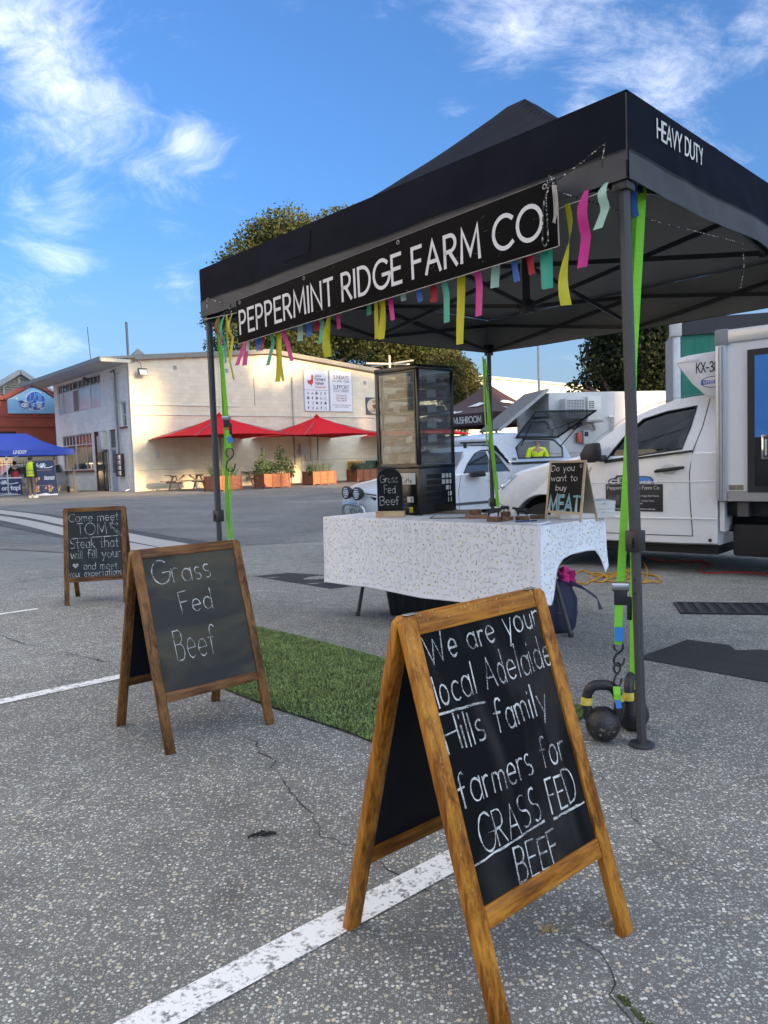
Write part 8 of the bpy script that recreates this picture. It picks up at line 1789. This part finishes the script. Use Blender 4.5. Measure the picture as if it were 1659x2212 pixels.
CM = FRAME[cool.name].inverted()
def cl_(x, y): q = CM @ pl(*c4d(x, y), cl0, (math.sin(ca), -math.cos(ca), 0)); return q.x, q.z
def cbox(a, b, d, name, mat, parent=None, y0=0.0, bev=.01): (x0, z0), (x1, z1) = cl_(*a), cl_(*b); return MB().bb(min(x0,x1), max(x0,x1), -y0-d, -y0-.003, min(z0,z1), max(z0,z1)).build(name, mat, parent or cool, bevel=bev)
cu = cbox((1165,830), (1350,1005), .35, 'condenser', M('appliance_white', (.55,.55,.54), .5)); (x0, z1), (x1, z0) = cl_(1180,845), cl_(1335,1000)
MB().bb(x0,x1,-.356,-.3515,z0,z1).build('fan_opening', flat('vent_dark', (.002,.002,.003), .9), cu)
for k in range(12): x = x0+(x1-x0)*k/11; MB().bb(x-.007,x+.007,-.365,-.357,z0,z1).build('grille_bar', M('grille_white', (.6,.6,.6), .5), cu)
for k in range(13): z = z0+(z1-z0)*k/12; MB().bb(x0,x1,-.372,-.366,z-.007,z+.007).build('grille_bar', M('grille_white', (.6,.6,.6), .5), cu)
c2_ = cbox((1352,812), (1475,1022), .42, 'condenser', M('condenser_cream', (.64,.63,.58), .5)); (x0, z1), (x1, z0) = cl_(1365,850), cl_(1415,920)
for i in range(4):
    for j in range(4): MB().bb(x0+(x1-x0)*i/4, x0+(x1-x0)*(i+.6)/4, -.424,-.4205, z0+(z1-z0)*j/4, z0+(z1-z0)*(j+.6)/4).build('vent_hole', flat('vent_dark', (.002,.002,.003), .9), c2_)
cbox((1340,1022), (1490,1040), .45, 'bracket', GREYR); (x0, z0) = cl_(1390,1040); (x1, z1) = cl_(1480,1100); MB().bar((x0,-.4,z0),(x1,-.03,z1),.05).build('bracket_strut', GREYR, cool)
(xa, za), (xb, zb), (xc, zc_), (xd, zd) = cl_(1225,1040), cl_(1225,1085), cl_(1280,1090), cl_(1340,1050); MB().tube([(xa,-.15,za),(xb,-.15,zb),(xc,-.15,zc_),(xd,-.15,zd)], .045, 8).build('coolant_pipe', PLAST, cool, smooth=True)
(xa, za), (xb, zb), (xc, zc_) = cl_(1590,990), cl_(1640,990), cl_(1640,1130); MB().tube([(xa,-.08,za),(xb-.02,-.08,za),(xb,-.08,za-.03),(xc,-.08,zc_)], .035, 8).build('drain_pipe', PIPE, cool, smooth=True)
cbox((1308,1130), (1352,1215), .12, 'isolator', M('isolator_orange', (.50,.10,.04), .5), None); cbox((1360,1112), (1418,1230), .14, 'control_box', M('appliance_grey', (.48,.48,.47), .5)); cbox((1368,1122), (1405,1165), .145, 'control_screen', flat('print_black', (.012,.012,.012), .6))
# propped hatch on its end
MB().prism([(.0,-.02,CH+.05),(.0,1.7,CH+.05),(-1.35,1.7,CH-.95),(-1.35,-.02,CH-.95)], (0,0,.06)).build('hatch', M('hatch_grey', (.15,.15,.145), .7), cool); MB().bar((-.02,-.05,CH+.08),(-1.40,-.05,CH-.95),.07,.07).build('hatch_edge', M('hatch_edge_grey', (.34,.34,.33), .5), cool)
# --------------------------------------------------- curtain-sided lorry behind the truck
q0 = aty(1456, 900, 12.4); lo2 = thing('curtain_lorry', 'tall lorry with green curtain side behind the refrigerated truck', 'lorry', (q0.x, q0.y, -.2), R_(-14)); LH = aty(1460,712,12.4).z+.2
MB().bb(0,.10,-.05,.10,.75,LH).build('corner_post', M('arch_white', (.60,.62,.63), .4), lo2, bevel=.01); MB().bb(-.05,.12,-.09,.12,LH-.12,LH+.12).build('post_cap', M('cap_white', (.5,.5,.48), .5), lo2, bevel=.02)
MB().grid(lambda u, v: (.12+u*3.4, .03+.014*math.sin(u*40)*math.sin(math.pi*v), .9+v*(LH-1.0)), 60, 4).build('curtain', M('green_curtain', (.015,.17,.115), .5, var=.18, vs=2.5, stretch=(4,1,.4)), lo2, smooth=True); MB().bb(.12,3.6,-.02,.10,LH-.10,LH+.16).build('top_rail', M('rail_black', (.03,.03,.035), .5), lo2); MB().bb(.12,3.6,.10,2.2,.9,LH+.1).build('cargo_box', M('cargo_grey', (.3,.3,.3), .6), lo2); MB().bb(0,3.6,.0,2.2,.72,.88).build('deck', CHS, lo2)
for x in (.9,2.7): wheel(lo2, x, .2, .42, .26)
# --------------------------------------------------- brown gazebo of the next stall
gk = aty(1072, 900, 22.0); bgz = thing('gazebo', 'dark brown printed gazebo behind the white ute', 'gazebo', (gk.x, gk.y, -.2), R_(43)); BRN = M('brown_cloth', (.052,.024,.024), .7, var=.12, vs=1.5)
z1 = aty(1072,888,22).z+.2; z0 = z1-.36; zp = z1+1.0
cs = [(0,0),(3,0),(3,3),(0,3)]
for k in range(4):
    a = Vector(cs[k]+(z1,)); b = Vector(cs[(k+1) % 4]+(z1,)); ap_ = Vector((1.5,1.5,zp))
    def pf(u, v, a=a, b=b, ap_=ap_): q = a.lerp(b,u).lerp(ap_,v); q.z -= .16*math.sin(math.pi*v); return q
    MB().grid(pf, 10, 8).build('roof_panel', BRN, bgz, smooth=True, angle=60)
for x0, x1, y0, y1 in ((0,3,-.012,-.004),(-.012,-.004,0,3),(3.004,3.012,0,3),(0,3,3.004,3.012)): MB().bb(x0,x1,y0,y1,z0,z1).build('valance', BRN, bgz)
for x, y in ((.05,.05),(2.95,.05),(.05,2.95),(2.95,2.95)): MB().bar((x,y,0),(x,y,z1),.05).build('post', DARKMET, bgz)
WPR = M('white_print', (.62,.62,.60), .7); mb = MB()
write(mb, 'MUSHROOM', lambda x, y, z=0.0: Vector((-.018, 1.60-x, z0+.09+y)), 0,0,.17,.032, fit=1.05, lift=0); write(mb, 'PORK', lambda x, y, z=0.0: Vector((-.018, 2.55-x, z0+.09+y)), 0,0,.17,.032, fit=.52, lift=0)
write(mb, 'BLACK PIG', lambda x, y, z=0.0: Vector((.95+x, -.018, z0+.08+y)), 0,0,.24,.05, fit=1.6, lift=0)
def rface(x, y, z=0.0):
    v = y; zz = z1 + (zp-z1)*v - .16*math.sin(math.pi*v); return Vector((x, 1.5*v-.03, zz+.02))
def rleft(x, y, z=0.0):
    v = y; zz = z1 + (zp-z1)*v - .16*math.sin(math.pi*v); return Vector((1.5*v-.03, 3-x, zz+.02))
st_, tw = text2d('THE BAR', .17, .030); put2d(mb, [([Vector((.85+v[0], .10+v[1])) for v in V], F) for V, F in st_], rface)
polyfill(mb, [(1.10,.50),(1.35,.56),(1.6,.55),(1.75,.50),(1.85,.42),(1.75,.36),(1.60,.44),(1.4,.46),(1.2,.46)], rface, 0); st_, tw = text2d('artisan', .14, .03, slant=.3); put2d(mb, [([Vector((.9+v[0]*1.3, .06+v[1])) for v in V], F) for V, F in st_], rleft); polyfill(mb, [(1.5,.36),(1.9,.36),(2.1,.46),(1.8,.50)], rleft, 0)
mb.build('printed_lettering', WPR, bgz)
wp_ = thing('banner', 'white banner with red ovals strung beneath the brown gazebo', 'banner', gk + Vector((-1.2,2.2,-.2-gk.z)), R_(8)); MB().bb(-2.0,2.6,0,.02,1.25,1.95).build('sheet', M('banner_pale', (.52,.51,.48), .7), wp_); mb = MB()
for k in range(4): o2 = []; stroke2d([(-1.4+k*1.1+.4*math.cos(t), 1.6+.22*math.sin(t)) for t in np.linspace(0,6.28,18)], .07, o2); stroke2d([(-1.7+k*1.1,1.4),(-1.1+k*1.1,1.8)], .05, o2); put2d(mb, o2, lambda x, y, z=0.0: Vector((x,-.004-z,y)), 0)
mb.build('oval_print', M('maroon_print', (.20,.05,.03), .6), wp_)
# person seen through the ute canopy
pp_ = aty(1160, 990, 19.0); person('person in yellow and navy work shirt beyond the ute canopy window', Vector((pp_.x, pp_.y, -.2)), R_(8), HV, DKJ, apron=M('work_navy', (.02,.03,.07), .8), h=1.72, cap=M('cap_dark', (.03,.03,.04), .7), arms='front')

# ================================================================== BEYOND: shed, poles, trees
sh0 = aty(905, 900, 74); sh1 = aty(1300, 900, 100); sx_ = Vector((sh1.x-sh0.x, sh1.y-sh0.y, 0)); shd = thing('steel_shed', 'large pale corrugated steel shed in the far distance', 'building', (sh0.x, sh0.y, 0), math.atan2(sx_.y, sx_.x)); SHZ = aty(975,809,77).z
CORR = M('pale_corrugated', (.62,.61,.54), .5, var=.05)
def corr(x0, x1, z0, z1, n):
    V = []; F = []
    for i in range(n+1): x = x0+(x1-x0)*i/n; y = .05*(1 if (i//2) % 2 else -1); V += [(x,y,z0),(x,y,z1)]
    return MB().add(V, [(2*i,2*i+2,2*i+3,2*i+1) for i in range(n)])
corr(0, sx_.length, 0, SHZ, 260).build('wall', CORR, shd); MB().bb(-.3,sx_.length,-.25,14,SHZ,SHZ+.25).build('roof_edge', M('roof_edge', (.45,.45,.42), .5), shd)
MB().bb(sx_.length*.62,sx_.length*.78,-.15,-.06,SHZ-2.6,SHZ-1.2).build('louvre_bank', M('shed_grey', (.5,.5,.46), .6), shd)
lp = aty(1166, 900, 42); lpo = thing('light_pole', 'slim grey lighting pole behind the brown gazebo', 'pole', (lp.x, lp.y, 0), 0); MB().tube([(0,0,0),(0,0,11)], [.09,.06], 8).build('shaft', M('pole_grey', (.42,.42,.42), .5), lpo, smooth=True); MB().bb(-.7,.7,-.1,.1,11,11.12).build('cross_arm', GPIPE, lpo)
sp = aty(842, 800, 50); spo = thing('power_pole', 'pale power pole with crossed arms above the cream building', 'pole', (sp.x, sp.y, 0), 0); zt_ = aty(842,768,50).z; MB().tube([(0,0,0),(0,0,zt_)], .07, 8).build('shaft', PIPE, spo); MB().bar((-1.5,0,zt_-.45),(1.3,0,zt_-.6),.10).build('cross_arm', PIPE, spo); MB().bar((-1.2,.5,zt_-.62),(1.5,-.5,zt_-.42),.10).build('cross_arm', PIPE, spo)
def lobes(c, R, n, seed, flat_=.8, frac=.38):
    random.seed(seed); out = []
    for i in range(n):
        d = Vector((random.gauss(0,1), random.gauss(0,1), random.gauss(0,.9))).normalized()*random.uniform(.35,.85); r = frac*random.uniform(.7,1.25)
        out.append(((c[0]+d.x*R[0], c[1]+d.y*R[1], c[2]+d.z*R[2]), (R[0]*r, R[1]*r, R[2]*r*flat_)))
    return out
def tree(name, label, base, parts, n, size, mat, trunk_r, limbs=9, group=None, bark=None):
    t = thing(name, label, 'tree', base, 0, group); bark = bark or M('gum_bark', (.22,.17,.12), .9, var=.3, vs=2, bump=.4, bs=10)
    zs = min(p[0][2] for p in parts); cx_ = sum(p[0][0] for p in parts)/len(parts); cy_ = sum(p[0][1] for p in parts)/len(parts); fork = max(1.2, zs*.55)
    tr = MB().tube([(0,0,-.1),(cx_*.1+.1,cy_*.1,fork*.5),(cx_*.3,cy_*.3,fork)], [trunk_r*1.15,trunk_r*.95,trunk_r*.8], 10).build('trunk', bark, t, smooth=True)
    for p in random.sample(parts, min(limbs, len(parts))):
        q = Vector(p[0]); a = Vector((cx_*.3,cy_*.3,fork)); m = a.lerp(q,.5) + Vector((random.uniform(-.5,.5),random.uniform(-.5,.5),random.uniform(.2,.9))); MB().tube([a,m,q], [trunk_r*.5,trunk_r*.3,trunk_r*.10], 7).build('limb', bark, tr, smooth=True)
    meshobj('crown', *leafcloud(n, parts, size), mat, t); return t
GUM = leafy(M('gum_leaf', (.062,.078,.028), .75, col2=(.105,.115,.046), vs=.45, island=.3, spec=.1)); DARKL = leafy(M('dark_leaf', (.020,.030,.012), .65, col2=(.045,.055,.020), vs=.6, island=.45, spec=.25), .25); OLIV = leafy(M('olive_leaf', (.065,.072,.022), .7, col2=(.11,.105,.04), vs=.6, island=.45, spec=.2))
b1 = aty(640, 1000, 53); b1.z = 0
A = lambda x, y, Y=53: aty(x, y, Y) - b1
def ap(x, y, Y, r): q = A(x, y, Y); return ((q.x, q.y, q.z), r)
gumparts = []
random.seed(31)
for x, y, r in ((620,500,1.9),(570,520,1.7),(660,520,1.7),(720,490,1.5),(745,470,1.0),(540,560,1.8),(500,585,1.4),(475,610,1.2),(620,580,2.4),(700,570,2.2),(780,540,2.4),(520,640,2.0),(600,660,2.6),(690,660,2.6),(780,640,2.8),(480,690,1.5),(550,730,2.2),(640,745,2.3),(730,735,2.4),(800,730,2.2),(850,660,2.5),(470,745,.9)):
    gumparts.append(ap(x, y, 53+random.uniform(-3,3), (r*1.0, r*1.0, r*.75)))
tree('gum_tree', 'tall olive gum tree rising behind the cream building', b1, gumparts, 95000, .125, GUM, .42, 14, 'gum trees beyond the market')
b2 = aty(870, 1000, 56); b2.z = 0; P2 = []
for x, y, r in ((830,770,1.6),(870,760,1.9),(920,770,1.8),(960,790,1.5),(850,810,1.4),(900,815,1.7),(945,830,1.5),(880,720,2.2),(940,730,2.0)): q = aty(x, y, 56+random.uniform(-2,2)) - b2; P2.append(((q.x,q.y,q.z),(r,r,r*.8)))
tree('gum_tree', 'gum tree showing just above the glass fridge', b2, P2, 34000, .125, GUM, .3, 7, 'gum trees beyond the market')
b3 = aty(1005, 1000, 48); b3.z = 0; P3 = []
for x, y, r in ((1000,815,1.0),(1018,840,.9),(1030,870,.6),(1005,880,1.0),(985,850,1.2),(990,905,1.0),(1020,895,.5),(1000,790,.6),(970,800,1.2)): q = aty(x, y, 48+random.uniform(-1,1)) - b3; P3.append(((q.x,q.y,q.z),(r,r,r*.95)))
tree('gum_tree', 'drooping small gum tree right beside the glass fridge', b3, P3, 16000, .11, OLIV, .18, 6, 'gum trees beyond the market')
b4 = aty(1370, 1000, 30); b4.z = -.1; P4 = []
for x, y, r in ((1400,700,1.6),(1350,720,1.4),(1310,760,1.0),(1290,800,.7),(1340,790,1.2),(1400,770,1.5),(1450,740,1.5),(1430,820,1.2),(1370,830,1.0),(1260,828,.45),(1235,838,.3),(1300,835,.6),(1480,780,1.4),(1340,680,1.0)): q = aty(x, y, 30+random.uniform(-1,1)) - b4; P4.append(((q.x,q.y,q.z),(r,r,r*.85)))
tree('evergreen_tree', 'dark dense evergreen tree behind the cool-room trailer', b4, P4, 42000, .095, DARKL, .3, 9)

# ================================================================== BEHIND THE CAMERA: the hall and trees whose shade lies over the stall
SH = Vector((SUN_H[0], SUN_H[1], 0)); SP = Vector((-SUN_H[1], SUN_H[0], 0)); TE = math.tan(SUN_EL)
HD = 72.0; HH = (24.5 + HD)*TE + .3
hall = thing('market_hall', 'large market hall standing behind the photographer', 'building', SH*HD + SP*(-1.5), math.atan2(SP.y, SP.x))
MB().bb(-2.2,20.4,-20,0,0,HH).build('walls', M('hall_brick', (.42,.36,.29), .85, var=.1), hall); MB().prism([(-2.4,-20.4,HH),(20.6,-20.4,HH),(20.6,.2,HH),(-2.4,.2,HH)], (0,0,.25)).build('roof', TRIM, hall)
for k in range(4): MB().bb(-1+k*4.6,2+k*4.6,.002,.05,2,7).build('window', WGLASS, hall)
TREEL = ['gum nearest the market hall corner', 'second gum from the market hall corner', 'third gum from the market hall corner', 'farthest gum from the market hall', 'gum behind the hall roof at its right end', 'gum behind the hall roof near its middle', 'tallest gum standing behind the market hall']
for i, (p_, d_, zg_, r_) in enumerate(((20,70,3.0,4.2),(27,73,3.6,4.6),(34,70,3.2,4.4),(41,74,3.4,4.3),(12,96,4.5,5.0),(5,98,4.0,4.6),(19,97,10.0,6.0))):
    bb_ = SH*d_ + SP*p_; z_ = (d_+31)*TE + zg_; pts_ = lobes((0,0,z_), (r_,r_,r_*.85), 13, 60+i, .8, .42)
    tree('gum_tree', TREEL[i], bb_, pts_, 3000, .50, GUM, .45, 6, 'trees behind the photographer')
pv = Vector((-22.5, -3.2, 0)); pav = thing('bounce_pavilion', 'added white building out of view on the left, bouncing sun onto the stall', 'building', pv, WROT)  # unseen building added to bounce sunlight onto the shaded stall front
MB().bb(-8,18.5,0,9,0,12.0).build('walls', mat_blockwall('white_render', (.84,.83,.80)), pav); MB().bb(-8.3,18.8,-.3,9.3,12.0,12.3).build('roof', TRIM, pav)
for k in range(5): MB().bb(1.6+k*3.5,2.8+k*3.5,-.04,-.003,2.2,3.6).build('window', WGLASS, pav)
